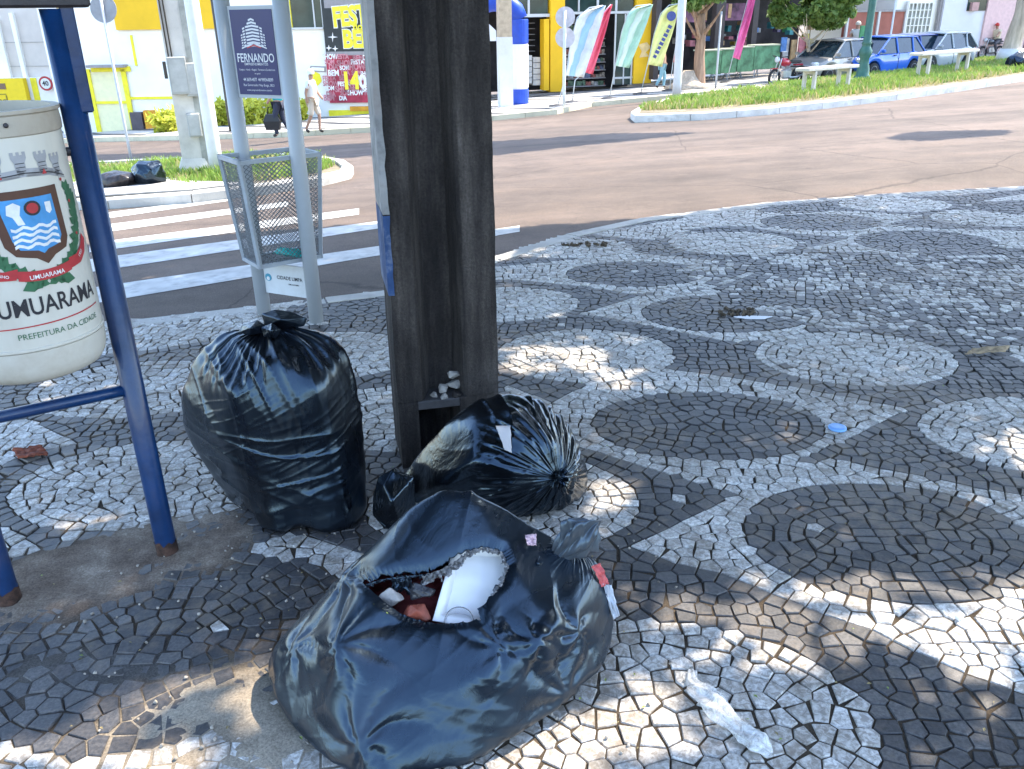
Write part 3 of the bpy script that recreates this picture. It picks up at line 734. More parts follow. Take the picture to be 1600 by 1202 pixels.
# ribbon
def arcband(x0, x1, yc, dip, h, n=14):
    top = []
    for i in range(n+1):
        t = i/n; x = x0+(x1-x0)*t; y = yc+dip*(1-(2*t-1)**2); top.append((x, y))
    return E(top+[(x, y+h) for x, y in reversed(top)])
wrap([P2F(arcband(24, 92, 405, 4, 14)), P2F(E([(-20, 386), (-8, 398), (10, 404), (26, 402), (22, 417), (4, 416), (-14, 409), (-26, 398)])), P2F(E([(90, 402), (106, 400), (120, 390), (128, 376), (136, 386), (128, 402), (112, 414), (92, 417)]))], C_red, 'crest_ribbon', .0030, z0=ez)
def wtext(s, cx, cy, size, mat, name, lift=.0036, bold=.0, curve=0, a=0.0, sx=1):
    V, F = text_faces(s, size, bold); cx_, cy_ = E([(cx, cy)])[0]
    V2 = [(v[0]*sx, v[1]-curve*(v[0])**2*-1) for v in V]; return wrap([off((V2, F), cx_, cy_, 1, a)], mat, name, lift, z0=ez)
wtext('UMUARAMA', 58, 417, .016, C_wht, 'ribbon_lettering', bold=.01)
wtext('25 DE JUNHO', 0, 407, .0105, C_wht, 'ribbon_lettering', bold=.01, a=-.28)
wtext('1955', 114, 402, .012, C_wht, 'ribbon_lettering', bold=.01, a=.65)
wtext('UMUARAMA', 60, 458, .064, C_blk, 'lettering', lift=.0014, bold=.016, sx=.78)
wrap([P2F(E([(-14, 484), (60, 482.5), (130, 480.5), (130, 482.3), (60, 484.4), (-14, 485.6)]))], C_red, 'lettering_rule', .0014, z0=ez)
wtext('PREFEITURA DA CIDADE', 64, 498, .0215, C_grn, 'lettering', lift=.0014, bold=.0, sx=.98)

# ================================================================== concrete utility pole, double T section
conc = bpy.data.materials.new('pole_concrete'); conc.use_nodes = True; nt = conc.node_tree; b = nt.nodes['Principled BSDF']
V = N(nt, 'ShaderNodeTexCoord').outputs['Object']
mp = N(nt, 'ShaderNodeMapping'); mp.inputs['Scale'].default_value = (1, 1, .12); nt.links.new(V, mp.inputs[0])
n1 = noise_tex(nt, 14, 7, .65, mp.outputs[0]); n2 = noise_tex(nt, 3.0, 6, .7, V); n3 = noise_tex(nt, 120, 4, .7, V)
c = ramp(nt, n1.outputs[0], [(.28, (.015, .014, .0145)), (.45, (.036, .032, .031)), (.6, (.075, .067, .062)), (.78, (.16, .145, .135))])
g = ramp(nt, n2.outputs[0], [(.35, (.7, .66, .62)), (.7, (1.25, 1.2, 1.15))]); c = mixrgb(nt, 1, c, g, 'MULTIPLY')
g = ramp(nt, n3.outputs[0], [(.35, (.75,)*3), (.7, (1.3,)*3)]); c = mixrgb(nt, 1, c, g, 'MULTIPLY')
nt.links.new(c, b.inputs['Base Color']); b.inputs['Roughness'].default_value = .9; b.inputs['Specular IOR Level'].default_value = .25
bp = N(nt, 'ShaderNodeBump'); bp.inputs['Strength'].default_value = .9; bp.inputs['Distance'].default_value = .012
ad = N(nt, 'ShaderNodeMath', operation='ADD'); nt.links.new(n1.outputs[0], ad.inputs[0]); nt.links.new(n3.outputs[0], ad.inputs[1]); nt.links.new(ad.outputs[0], bp.inputs['Height']); nt.links.new(bp.outputs[0], b.inputs['Normal'])
pc = flat(694, 722); PCX, PCY = pc[0], pc[1]+.13; PA = R(13)    # middle of the section
pole = thing('utility_pole', 'dark weathered concrete utility pole with a hollow channel and a blue and white painted edge', 'utility pole', (PCX, PCY, 0))
PM = Matrix.Translation((PCX, PCY, 0)) @ Matrix.Rotation(PA, 4, 'Z')
W2, D2 = .192, .14
H_ = 6.5
def sect(k):                           # outline of the double T, k shrinks it with height
    w2, d2 = W2*k, D2*k; t_o, t_i, wb = .10*k, .135*k, .03*k      # leg thickness at mouth / at web
    return [(-w2, -d2), (-w2+t_o-.012, -d2), (-w2+t_o, -d2+.012), (-w2+t_i, -wb), (w2-t_i-.02, -wb), (w2-t_o-.03, -d2+.012), (w2-t_o-.018, -d2), (w2, -d2), (w2, d2), (w2-t_o, d2), (w2-t_i, wb), (-w2+t_i, wb), (-w2+t_o, d2), (-w2, d2)]
z_ledge = zcol(PCX-.1, PCY-.13, 622)
lev = [z_ledge]+list(np.linspace(z_ledge+.03, 2.2, 60))+[3, 4.5, H_]
V = []; F = []
for z in lev:
    s = sect(1-.006*z)
    for i, (x, y) in enumerate(s):
        j = .0035*noise.noise(Vector((x*9, z*7+i*3, y*9)))+.002*noise.noise(Vector((x*30, z*26+i, 3)))
        V.append((x+j, y+j*.6, z))
n = 14
for i in range(len(lev)-1):
    for k in range(n): k2 = (k+1) % n; F.append((i*n+k, i*n+k2, (i+1)*n+k2, (i+1)*n+k))
F.append(tuple((len(lev)-1)*n+k for k in range(n)))
mb = MB(); mb.add(V, F, PM); shaft = mb.build('shaft', conc, pole); autosmooth(shaft, 28)
# foot: left leg and right leg run on, the channel becomes a dark opening
ft = MB(); s = sect(1)
ft.prism([s[0], (-W2+.075, -D2), (-W2+.085, -.02), (-W2+.16, .03), (-W2+.16, D2), s[13]], -.1, z_ledge-.002, PM)
ft.prism([(W2-.15, -D2), (W2, -D2), (W2, D2), (W2-.16, D2), (W2-.17, .03), (W2-.16, -.02)], -.1, z_ledge-.002, PM)
ft.prism([(-W2+.12, .05), (W2-.12, .05), (W2-.12, .09), (-W2+.12, .09)], -.1, z_ledge-.002, PM)
ft.build('foot', conc, pole)
lg = MB(); lg.box((0.01, -.045, z_ledge-.022), (2*W2-.012, .185, .036), M=PM, bev=.004); lg.build('ledge', pm('ledge_steel', (.07, .065, .065), .6, var=.3, scale=10, bump=.4), pole)
# painted stripe on the outer side of the left leg
pw, pb = pm('pole_white_paint', (.28, .275, .265), .8, var=.3, scale=14, bump=.5, bscale=60, dirt=.8, dirtc=(.18, .15, .13)), pm('pole_blue_paint', (.02, .055, .15), .75, var=.25, scale=12, bump=.5, bscale=50, dirt=1, dirtc=(.22, .23, .25))
def edge_paint(z0, z1, mat, name):
    m = MB(); zs = np.linspace(z0, z1, 36); V = []; F = []
    for i, z in enumerate(zs):
        k = 1-.006*z; x = -W2*k-.0065; e = .007*noise.noise(Vector((z*19, 1, 1))); e2 = .01*noise.noise(Vector((z*31, 4, 1)))
        if i in (0, len(zs)-1): x += .001
        V += [(x+.006, -D2*k-.0035, z), (x, -D2*k-.0055, z), (x, D2*k*.9+e2, z)]
        V[-3] = (x+.022+e*1.3, -D2*k-.0065, z)
    for i in range(len(zs)-1):
        a = i*3; F += [(a+1, a, a+3, a+4), (a+2, a+1, a+4, a+5)]
    m.add(V, F, PM); return m.build(name, mat, pole)
zb0, zb1 = zcol(PCX-.2, PCY-.1, 452), zcol(PCX-.2, PCY-.1, 330)
edge_paint(zb0, zb1, pb, 'blue_band'); edge_paint(zb1+.004, 2.4, pw, 'white_band')
# rubble lying on the ledge in the channel
def rock(sz, seed):
    bm = bmesh.new(); r = random.Random(seed)
    pts = [Vector((r.gauss(0, 1), r.gauss(0, 1), r.gauss(0, .8))).normalized()*r.uniform(.75, 1) for _ in range(16)]
    for p in pts: bm.verts.new((p.x*sz[0], p.y*sz[1], p.z*sz[2]))
    h = bmesh.ops.convex_hull(bm, input=bm.verts); bmesh.ops.delete(bm, geom=[v for v in bm.verts if not v.link_faces], context='VERTS')
    bm.verts.index_update()
    return [tuple(v.co) for v in bm.verts], [tuple(v.index for v in f.verts) for f in bm.faces]
rub = pm('broken_mortar', (.36, .33, .29), .95, var=.2, scale=20, bump=.6, bscale=80)
labs = ['largest pale mortar chunk at the back of the pole channel', 'pale mortar chunk leaning in the middle of the pole channel', 'small pale mortar chunk at the left end of the rubble in the pole', 'dusty grey mortar chunk at the front of the rubble in the pole', 'flat dark mortar chunk at the front right of the pole rubble', 'mortar chunk on top of the rubble heap in the pole']
for k, (u, v, zz, s) in enumerate([(.035, -.075, .045, .035), (-.012, -.085, .032, .028), (-.05, -.10, .014, .020), (-.015, -.125, .014, .020), (.03, -.125, .016, .025), (.03, -.085, .085, .03)]):
    V, F = rock((s*1.1, s*.8, s*.8), k+2); m = MB(); m.add(V, F, PM @ Matrix.Translation((u, v, z_ledge+zz-.012)) @ Matrix.Rotation(k*1.3, 4, 'Z'))
    tag(m.build('mortar_chunk', rub if k != 4 else conc, top=True), labs[k], 'rubble', 'rubble in the pole channel')

# ================================================================== two post advertising sign with wire basket
galv = pm('white_post_paint', (.40, .43, .46), .4, var=.06, scale=5, bump=.06, dirt=.3, dirtc=(.2, .19, .17))
SL = flat(411, 492); SR = flat(493, 505)
SL = Vector((SL[0], SL[1]+.03, 0)); SR = Vector((SR[0], SR[1]+.03, 0)); sdv = (SR-SL); ssp = sdv.length; sdv.normalize(); sa_n = Vector((sdv.y, -sdv.x, 0)); SA = math.atan2(sdv.y, sdv.x)
sg = thing('sign_post', 'two white posts with a dark blue advertising panel and a CIDADE LIMPA plate', 'street sign', SL)
for p in (SL, SR): MB().tube([(p.x, p.y, -.02), (p.x, p.y, 1.72)], .041, 20).build('post', galv, sg, smooth=True)
zs0, zs1 = zcol(SL.x, SL.y, 152), zcol(SL.x, SL.y, 10)
mid = (SL+SR)/2; SM = Matrix.Translation(mid) @ Matrix.Rotation(SA, 4, 'Z')
fw = ssp-.082
pn = MB(); pn.box((0, 0, (zs0+zs1)/2), (fw, .02, zs1-zs0), M=SM); panel = pn.build('panel', galv, sg)
navy = pm('sign_navy', (.014, .02, .11), .35, var=.05)
nv = MB(); nv.box((0, -.0112, (zs0+zs1)/2), (fw-.028, .004, zs1-zs0-.035), M=SM); nv.build('panel_face', navy, panel)
sw = pm('sign_white_ink', (.66, .67, .70), .5, var=.03); sred = pm('sign_red_ink', (.5, .03, .04), .5)
PWd, PHt = fw-.028, zs1-zs0-.035; PZ0 = zs0+.0175
def panel_poly(polys, mat, name, lift=.0145, par=None):
    m = MB()
    for V, F in polys:
        m.add([(p[0], -lift, p[1]) for p in V], F, SM)
    return m.build(name, mat, par or panel)
def PXY(u, v): return ((u-.5)*PWd, PZ0+(1-v)*PHt)
tower = []
def trect(u0, u1, v0, v1): tower.append(P2F([PXY(u0, v1), PXY(u1, v1), PXY(u1, v0), PXY(u0, v0)]))
for k in range(9):
    v = .09+k*.038; w_ = .16 if k > 1 else .07+.04*k
    V0 = [PXY(.5-w_, v+.024), PXY(.5, v+.008), PXY(.5+w_, v+.024), PXY(.5+w_, v+.046), PXY(.5, v+.030), PXY(.5-w_, v+.046)]; tower.append(P2F(V0))
for k in range(7):
    v = .20+k*.033
    for s in (-1, 1): tower.append(P2F([PXY(.5+s*.18, v), PXY(.5+s*.235, v+.012), PXY(.5+s*.235, v+.032), PXY(.5+s*.18, v+.02)]))
for k in range(5):
    v = .28+k*.03
    for s in (-1, 1): tower.append(P2F([PXY(.5+s*.25, v), PXY(.5+s*.285, v+.01), PXY(.5+s*.285, v+.026), PXY(.5+s*.25, v+.018)]))
tower.append(P2F([PXY(.2, .455), PXY(.5, .395), PXY(.8, .455), PXY(.8, .44), PXY(.5, .375), PXY(.2, .44)]))
panel_poly(tower, sw, 'tower_emblem')
panel_poly([P2F([PXY(.33, .435), PXY(.5, .402), PXY(.67, .435), PXY(.67, .448), PXY(.5, .418), PXY(.33, .448)])], sred, 'tower_emblem_red', .0152)
def ptext(s, u, v, size, bold=0, sx=1):
    V, F = text_faces(s, size, bold); c = PXY(u, v); panel_poly([([(x*sx+c[0], y+c[1]) for x, y, z in V], F)], sw, 'panel_lettering')
ptext('FERNANDO', .5, .565, .060, .012, .76); ptext('EMPREENDIMENTOS', .5, .635, .017, .004)
ptext('Compra - Venda - Aluguel - Terrenos e Condom\u00ednios', .5, .70, .0135, 0, .8); ptext('em geral', .5, .745, .011)
ptext('44 3639-4077  44 99934-8099', .5, .82, .0235, .006, .68); ptext('Rua Governador Ney Braga, 3823', .5, .885, .0165, 0, .9); ptext('www.empreendimentos.com.br', .5, .945, .013)
# lower plate
zp0, zp1 = zcol(SR.x, SR.y, 470), zcol(SR.x, SR.y, 422)
pl = MB(); pl.box((-.0, -.0, (zp0+zp1)/2+.01), (fw, .008, zp1-zp0), M=SM); plate = pl.build('lower_plate', pm('plate_white', (.62, .64, .65), .45, var=.05, dirt=.3), sg)
def qtext(s, x, z, size, mat, bold=0, sx=1):
    V, F = text_faces(s, size, bold); m = MB(); m.add([(vx*sx+x, -.0055, vy+z) for vx, vy, vz in V], F, SM); m.build('plate_lettering', mat, plate)
zc2 = (zp0+zp1)/2+.01
qtext('CIDADE LIMPA', .035, zc2+.012, .030, C_blk, .012, .92); qtext('UMUARAMA', .06, zc2-.022, .014, C_blk, .004)
m = MB(); m.lathe([(.0, 0), (.022, 0), (.022, .002), (0, .002)], 20, SM @ Matrix.Translation((-.118, -.0045, zc2+.006)) @ Matrix.Rotation(R(90), 4, 'X')); m.build('plate_crest', pm('crest_teal', (.06, .30, .42), .5), plate)
m = MB(); m.lathe([(.0, 0), (.011, 0), (.011, .0015), (0, .0015)], 14, SM @ Matrix.Translation((-.118, -.0068, zc2+.0)) @ Matrix.Rotation(R(90), 4, 'X')); m.build('plate_crest_centre', C_wht, plate)
# basket of expanded metal fixed to the posts
zk1 = zcol(mid.x, mid.y, 243); zk0 = zcol(mid.x, mid.y, 402)
bk = thing('wire_basket', 'open topped grey expanded metal litter basket fixed between the two sign posts', 'trash basket', (mid.x, mid.y, zk0))
angs = [R(183), R(250), R(3), R(70)]
rad_t = .268; rad_b = .215
wire = pm('grey_mesh_paint', (.15, .165, .18), .5, var=.15, scale=20)
bar_m = pm('grey_bar_paint', (.34, .37, .40), .45, var=.1, scale=10)
ct = [Vector((mid.x+rad_t*math.cos(a), mid.y+rad_t*math.sin(a), zk1)) for a in angs]
cb = [Vector((mid.x+rad_b*math.cos(a), mid.y+rad_b*math.sin(a), zk0)) for a in angs]
for k in range(4):
    a, b_, c_, d_ = ct[k], ct[(k+1) % 4], cb[(k+1) % 4], cb[k]
    nrm = (b_-a).cross(d_-a).normalized()
    m = MB(); nu, nv_ = 15, 46
    def Q(u, v): return (a.lerp(b_, u)).lerp(d_.lerp(c_, u), v)
    th = .0016
    for i in range(nu*2+1):
        for j in range(nv_):
            # zigzag strands: every diamond is two crossing slivers
            u0 = i/(nu*2); 
            if u0 >= 1: continue
            par = (i+j) % 2
            p0 = Q(u0, (j+(0 if par else 1))/nv_); p1 = Q(min(1, u0+1/(nu*2)), (j+(1 if par else 0))/nv_)
            dr = (p1-p0).normalized(); sd_ = dr.cross(nrm)*th; o_ = nrm*.0009
            m.add([p0-sd_-o_, p0+sd_-o_, p0+sd_+o_, p0-sd_+o_, p1-sd_-o_, p1+sd_-o_, p1+sd_+o_, p1-sd_+o_], [(0, 1, 5, 4), (1, 2, 6, 5), (2, 3, 7, 6), (3, 0, 4, 7)])
    m.build('mesh_side', wire, bk)
fr_ = MB()
for k in range(4):
    for (p, q) in ((ct[k], ct[(k+1) % 4]), (cb[k], cb[(k+1) % 4]), (ct[k], cb[k])):
        d_ = (q-p); L = d_.length; mt = Matrix.Translation((p+q)/2) @ d_.to_track_quat('X', 'Z').to_matrix().to_4x4()
        fr_.box((0, 0, 0), (L+.018, .020, .022 if p is not ct[k] or q is not cb[k] else .020), M=mt)
fr_.build('rim_and_corner_bars', bar_m, bk)
m = MB(); m.add([c+Vector((0, 0, .004)) for c in cb]+[c-Vector((0, 0, .004)) for c in cb], [(0, 1, 2, 3), (7, 6, 5, 4)]+[(i, i+4, (i+1) % 4+4, (i+1) % 4) for i in range(4)]); m.build('bottom_plate', pm('basket_floor', (.20, .19, .18), .8, var=.3, scale=20), bk)
# ================================================================== plastic bags: thin film relaxed over a packed body
def facet(d, D, Dn, hull=False):
    """distance to the taut film stretched over the points, seen from inside along d"""
    bm = bmesh.new()
    for p in (D if hull else Dn): bm.verts.new(p)
    bm.verts.ensure_lookup_table(); bm.verts.index_update(); key = {tuple(round(c, 5) for c in v.co): i for i, v in enumerate(bm.verts)}
    bmesh.ops.convex_hull(bm, input=bm.verts); bmesh.ops.triangulate(bm, faces=bm.faces)
    tri = [[key[tuple(round(c, 5) for c in v.co)] for v in f.verts] for f in bm.faces]; bm.free()
    r = np.full(d.shape[:2], -1.0); best = np.full(d.shape[:2], -1e9)
    for t in tri:
        M = D[t].T
        if abs(np.linalg.det(M)) < 1e-10: continue
        w_ = d@np.linalg.inv(M).T; mn = w_.min(-1)/(np.abs(w_).sum(-1)+1e-12); s = w_.sum(-1)
        ok = (mn > best)&(s > 1e-6); best = np.where(ok, mn, best); r = np.where(ok, 1/np.maximum(s, 1e-6), r)
    return r
def film(C0, axis, up, ctrl, k, nu, nv, seed, slack=1.0, pleat=.0, iters=140, floor=.004, tether=.06, amp=.004, bend=.12, circ_slack=None, vert_slack=None, post=None, hull=.6):
    """closed grid surface round C0, poles on axis; ctrl = points the outline passes through"""
    C0 = np.array(C0, float); ax = np.array(axis, float); ax /= np.linalg.norm(ax)
    e1 = np.cross(up, ax); e1 /= np.linalg.norm(e1); e2 = np.cross(ax, e1)
    D = np.array([np.array(c)-C0 for c in ctrl]); Rr = np.linalg.norm(D, axis=1); Dn = D/Rr[:, None]
    v = np.linspace(.012, .988, nv)*math.pi; u = np.arange(nu)/nu*2*math.pi
    Vv, Uu = np.meshgrid(v, u, indexing='ij')
    d = np.cos(Vv)[..., None]*ax+np.sin(Vv)[..., None]*(np.cos(Uu)[..., None]*e1+np.sin(Uu)[..., None]*e2)
    r = facet(d, D, Dn)*(1-hull)+(facet(d, D, D, True)*hull if hull else 0)
    P = C0+d*r[..., None]
    for _ in range(int(k)):
        r = (r*2+np.roll(r, 1, 1)+np.roll(r, -1, 1)+np.concatenate([r[:1], r[:-1]])+np.concatenate([r[1:], r[-1:]]))/6
    P = C0+d*r[..., None]
    rg = np.random.default_rng(seed)
    P[..., 2] = np.maximum(P[..., 2], floor)
    T = P.copy()
    def sm(A, n):
        for _ in range(n):
            A = (A+np.roll(A, 1, 1)+np.roll(A, -1, 1)+np.concatenate([A[:1], A[:-1]])+np.concatenate([A[1:], A[-1:]]))/5
        return A
    nz1 = sm(rg.normal(size=P.shape[:2]), 3); nz1 /= nz1.std(); nz2 = sm(rg.normal(size=P.shape[:2]), 14); nz2 /= nz2.std()
    nrm = d
    P = P+nrm*(amp*(nz1*.6+nz2*.8))[..., None]
    cs = circ_slack(Vv/math.pi, Uu, nz2) if circ_slack else np.full(P.shape[:2], slack)
    vsl = vert_slack(Vv/math.pi, Uu, nz2) if vert_slack else np.full(P.shape[:2], slack)
    Lh = np.linalg.norm(np.roll(T, -1, 1)-T, axis=-1)*cs
    Lv = np.linalg.norm(T[1:]-T[:-1], axis=-1)*vsl[:-1]
    Ld = np.linalg.norm(np.roll(T, -1, 1)[1:]-T[:-1], axis=-1)*(np.sqrt((cs[:-1]**2+vsl[:-1]**2)/2))
    Le = np.linalg.norm(np.roll(T, 1, 1)[1:]-T[:-1], axis=-1)*(np.sqrt((cs[:-1]**2+vsl[:-1]**2)/2))
    def con(A, B, L, s):
        q = B-A; l = np.linalg.norm(q, axis=-1)+1e-9; c = (s*.5*(l-L)/l)[..., None]*q; return c
    for it in range(iters):
        for par in (0, 1):
            i = np.arange(par, nu, 2); j = (i+1) % nu
            c = con(P[:, i], P[:, j], Lh[:, i], .9); P[:, i] += c; P[:, j] -= c
        for par in (0, 1):
            i = np.arange(par, nv-1, 2); c = con(P[i], P[i+1], Lv[i], .9); P[i] += c; P[i+1] -= c
        for par in (0, 1):
            i = np.arange(par, nv-1, 2)
            Q = np.roll(P, -1, 1); c = con(P[i], Q[i+1], Ld[i], .35); P[i] += c
            t_ = np.zeros_like(P); t_[i+1] -= c; P += np.roll(t_, 1, 1)
            Q = np.roll(P, 1, 1); c = con(P[i], Q[i+1], Le[i], .35); P[i] += c
            t_ = np.zeros_like(P); t_[i+1] -= c; P += np.roll(t_, -1, 1)
        # bending: move towards neighbours' middle
        Mh = (np.roll(P, 1, 1)+np.roll(P, -1, 1))/2; P += (Mh-P)*bend
        Mv = P.copy(); Mv[1:-1] = (P[2:]+P[:-2])/2; P += (Mv-P)*bend
        # stay with the packed body
        q = T-P; dn = (q*nrm).sum(-1, keepdims=True); P += q*tether*.25+nrm*dn*tether
        P[..., 2] = np.maximum(P[..., 2], floor)
    if post is not None: P = post(P, Vv/math.pi, Uu, d)
    return P, Vv/math.pi, Uu
def folds(P, C0, along, across, amp, lo, hi, seed, mask=None, sharp=1.0):
    """long sharp creases of pulled film: ridged noise stretched along one direction"""
    al = np.array(along, float); al /= np.linalg.norm(al); ac = np.array(across, float); ac /= np.linalg.norm(ac)
    nr = P-C0; nr /= np.linalg.norm(nr, axis=-1, keepdims=True); q = P.reshape(-1, 3); a = q@al; b = q@ac; c_ = q@np.cross(al, ac)
    v = np.array([noise.noise(Vector((x*lo+.6*noise.noise(Vector((x*3, y*3, seed))), y*hi+1.2*noise.noise(Vector((x*2.2, y*2.2, seed+4))), z*lo+seed))) for x, y, z in zip(a, b, c_)]).reshape(P.shape[:2])
    rd = (1-np.minimum(1, np.abs(v)*3.2))**1.6-.35; g = np.array([noise.noise(Vector((x*3.1, y*3.1, z*3.1+seed))) for x, y, z in q]).reshape(P.shape[:2]); w_ = np.clip(.5+1.6*g, 0, 1)
    if mask is not None: w_ = w_*mask
    Q = P+nr*(amp*rd*w_)[..., None]; Q[..., 2] = np.maximum(Q[..., 2], .004); return Q
def fine(P, times=1):
    for _ in range(times):
        nv, nu = P.shape[:2]
        Q = np.zeros((nv, nu*2, 3)); Q[:, ::2] = P
        Q[:, 1::2] = (9*(P+np.roll(P, -1, 1))-(np.roll(P, 1, 1)+np.roll(P, -2, 1)))/16
        P = Q
        Pp = np.concatenate([P[:1], P, P[-1:]]); S_ = np.zeros((nv*2-1, nu*2, 3)); S_[::2] = P
        S_[1::2] = (9*(Pp[1:-2]+Pp[2:-1])-(Pp[:-3]+Pp[3:]))/16; P = S_
    return P
def bagmat(name, c, rough, bump=.35, streak=(1, 1, 1), haze=.0, hz=(.2, .25, .3), spec=.5):
    m = bpy.data.materials.new(name); m.use_nodes = True; nt = m.node_tree; b = nt.nodes['Principled BSDF']
    V = N(nt, 'ShaderNodeTexCoord').outputs['Object']
    mp = N(nt, 'ShaderNodeMapping'); mp.inputs['Scale'].default_value = streak; nt.links.new(V, mp.inputs[0])
    n1 = noise_tex(nt, 5, 4, .6, V); n2 = noise_tex(nt, 26, 4, .6, mp.outputs[0], .4); n3 = noise_tex(nt, 9, 4, .6, mp.outputs[0], .5)
    cc = ramp(nt, n1.outputs[0], [(.3, tuple(x*.8 for x in c)), (.7, tuple(x*1.25 for x in c))])
    if haze: 
        h = ramp(nt, n3.outputs[0], [(.45, (0, 0, 0)), (.7, (haze,)*3)]); cc = mixrgb(nt, h, cc, hz)
    nt.links.new(cc, b.inputs['Base Color'])
    rr = ramp(nt, n3.outputs[0], [(.3, (rough*.8,)*3), (.7, (rough*1.15,)*3)]); nt.links.new(rr, b.inputs['Roughness']); b.inputs['Specular IOR Level'].default_value = .8; b.inputs['Coat Weight'].default_value = .06; b.inputs['Specular Tint'].default_value = (.5, .74, 1, 1); b.inputs['Coat Roughness'].default_value = rough*.8; b.inputs['Coat IOR'].default_value = 1.6  # blue specular tint stands in for blue sky sheen on the film
    # sharp little creases: ridged noise
    def ridge(t):
        s = N(nt, 'ShaderNodeMath', operation='SUBTRACT'); nt.links.new(t.outputs[0], s.inputs[0]); s.inputs[1].default_value = .5
        a = N(nt, 'ShaderNodeMath', operation='ABSOLUTE'); nt.links.new(s.outputs[0], a.inputs[0]); return a.outputs[0]
    a = ridge(n2); b2 = ridge(n3); m1 = N(nt, 'ShaderNodeMath', operation='MULTIPLY_ADD'); nt.links.new(b2, m1.inputs[0]); m1.inputs[1].default_value = 2.2; h2 = N(nt, 'ShaderNodeMath', operation='MULTIPLY'); nt.links.new(a, h2.inputs[0]); h2.inputs[1].default_value = .35; nt.links.new(h2.outputs[0], m1.inputs[2])
    bp = N(nt, 'ShaderNodeBump'); bp.inputs['Strength'].default_value = bump; bp.inputs['Distance'].default_value = .008; nt.links.new(m1.outputs[0], bp.inputs['Height']); nt.links.new(bp.outputs[0], b.inputs['Normal'])
    return m
blk1 = bagmat('black_bag_film', (.003, .0035, .005), .29, .2, (1, 1, .35))
blk2 = bagmat('black_bag_film_shiny', (.003, .0035, .0045), .2, .25, (1, 1, 1))
blk3 = bagmat('thin_grey_bag_film', (.005, .007, .011), .29, .2, (1, .6, 1), .25, (.02, .027, .038))
grey3 = bagmat('grey_flap_film', (.045, .05, .056), .30, .2, (1, 1, 1), .4, (.12, .13, .14))
def knot(name, base, dirv, length, r0, mat, parent, seed, fan=1.0, flat_=.5, twist=.5, close=0, side=None):
    """gathered neck that opens into a crumpled tail"""
    dv = Vector(dirv).normalized(); a = (Vector(side)-dv*dv.dot(Vector(side))).normalized() if side else dv.orthogonal().normalized(); b_ = dv.cross(a); nu, nv = 96, 60; P = np.zeros((nv, nu, 3)); r = random.Random(seed)
    for i in range(nv):
        t = i/(nv-1); rad = r0*(1.5*(1-t*4)**2+.35 if t < .25 else .35+fan*((t-.25)/.75)**.8*2.2)
        if t > .93: rad *= 1-.1*(t-.93)/.07
        if close and t > close: rad *= math.sqrt(max(.0004, 1-((t-close)/(1-close))**2))
        for j in range(nu):
            an = 2*math.pi*j/nu+twist*t*2
            pl = 1+.22*math.sin(an*7+3*t+seed)+.13*math.sin(an*13+5*t*seed)+.25*noise.noise(Vector((math.cos(an)*1.8, math.sin(an)*1.8, t*3+seed)))
            zz = length*(t+.10*noise.noise(Vector((math.cos(an)*1.5, math.sin(an)*1.5, seed*1.7)))*(t**2)*2.5)
            p = Vector(base)+dv*zz+a*math.cos(an)*rad*pl+b_*math.sin(an)*rad*pl*flat_
            P[i, j] = p
    P[..., 2] = np.maximum(P[..., 2], .006)
    return grid_obj(name, P, mat, parent, closed_u=True)
def bag_obj(name, P, mat, parent):
    nv, nu = P.shape[:2]; V = P.reshape(-1, 3)
    i = np.arange(nv-1)[:, None]; j = np.arange(nu)[None]; j2 = (j+1) % nu
    F = [tuple(f) for f in np.stack([i*nu+j, (i+1)*nu+j, (i+1)*nu+j2, i*nu+j2], -1).reshape(-1, 4)]
    F.append(tuple(range(nu))); F.append(tuple((nv-1)*nu+k for k in range(nu-1, -1, -1)))
    m = MB(); m.v = [tuple(p) for p in V]; m.f = F; return m.build(name, mat, parent, smooth=True)

# ---- left upright bag
Y1 = flat(455, 800)[1]+.10
def b1(px, py, dy=0): return aty(px, py, Y1+dy)
c1 = b1(435, 655)
bctrl = [b1(430, 505), b1(345, 520), b1(300, 558), b1(277, 610), b1(279, 670), b1(305, 716), b1(342, 765), b1(382, 810), b1(515, 518), b1(545, 548), b1(561, 600), b1(570, 650), b1(572, 700), b1(571, 760), b1(568, 805)]
for (px, py, dy) in [(430, 560, -.2), (360, 610, -.22), (500, 610, -.22), (430, 650, -.26), (340, 680, -.18), (520, 690, -.2), (430, 720, -.24), (470, 780, -.19), (400, 770, -.16), (540, 770, -.15), (430, 540, .2), (360, 600, .24), (500, 600, .24), (430, 650, .27), (450, 720, .23), (470, 780, .17)]:
    bctrl.append(b1(px, py, dy))
for (dx, dy) in [(-.12, -.10), (.0, -.17), (.14, -.13), (.19, 0), (.12, .12), (0, .15), (-.13, .08), (.03, 0)]:
    g0 = flat(472, 800); bctrl.append(np.array([g0[0]+.0+dx, Y1+dy, .0]))
bctrl += [flat(398, 822, .02), flat(432, 840, .012), flat(500, 838, .012), flat(560, 826, .02), flat(575, 800, .03)]
def cs1(v, u, n): return 1.01+.30*np.exp(-(v/.3)**2)+.035*np.clip(n, 0, 2)
def vs1(v, u, n): return 1.0+.035*np.clip(n, -.3, 1.5)+.12*np.exp(-((v-.68)/.2)**2)
P, vv, uu = film(c1, (0.0, .04, 1), (0, 1, 0), bctrl, 5, 120, 100, 11, amp=.004, bend=.2, tether=.03, iters=120, circ_slack=cs1, vert_slack=vs1)
g0 = flat(465, 800)
bag = thing('trash_bag', 'large upright black trash bag with knotted top, left of the concrete pole', 'trash bag', (g0[0], Y1, 0), 'black trash bags on the pavement')
zz1 = P[..., 2]; P = fine(P)
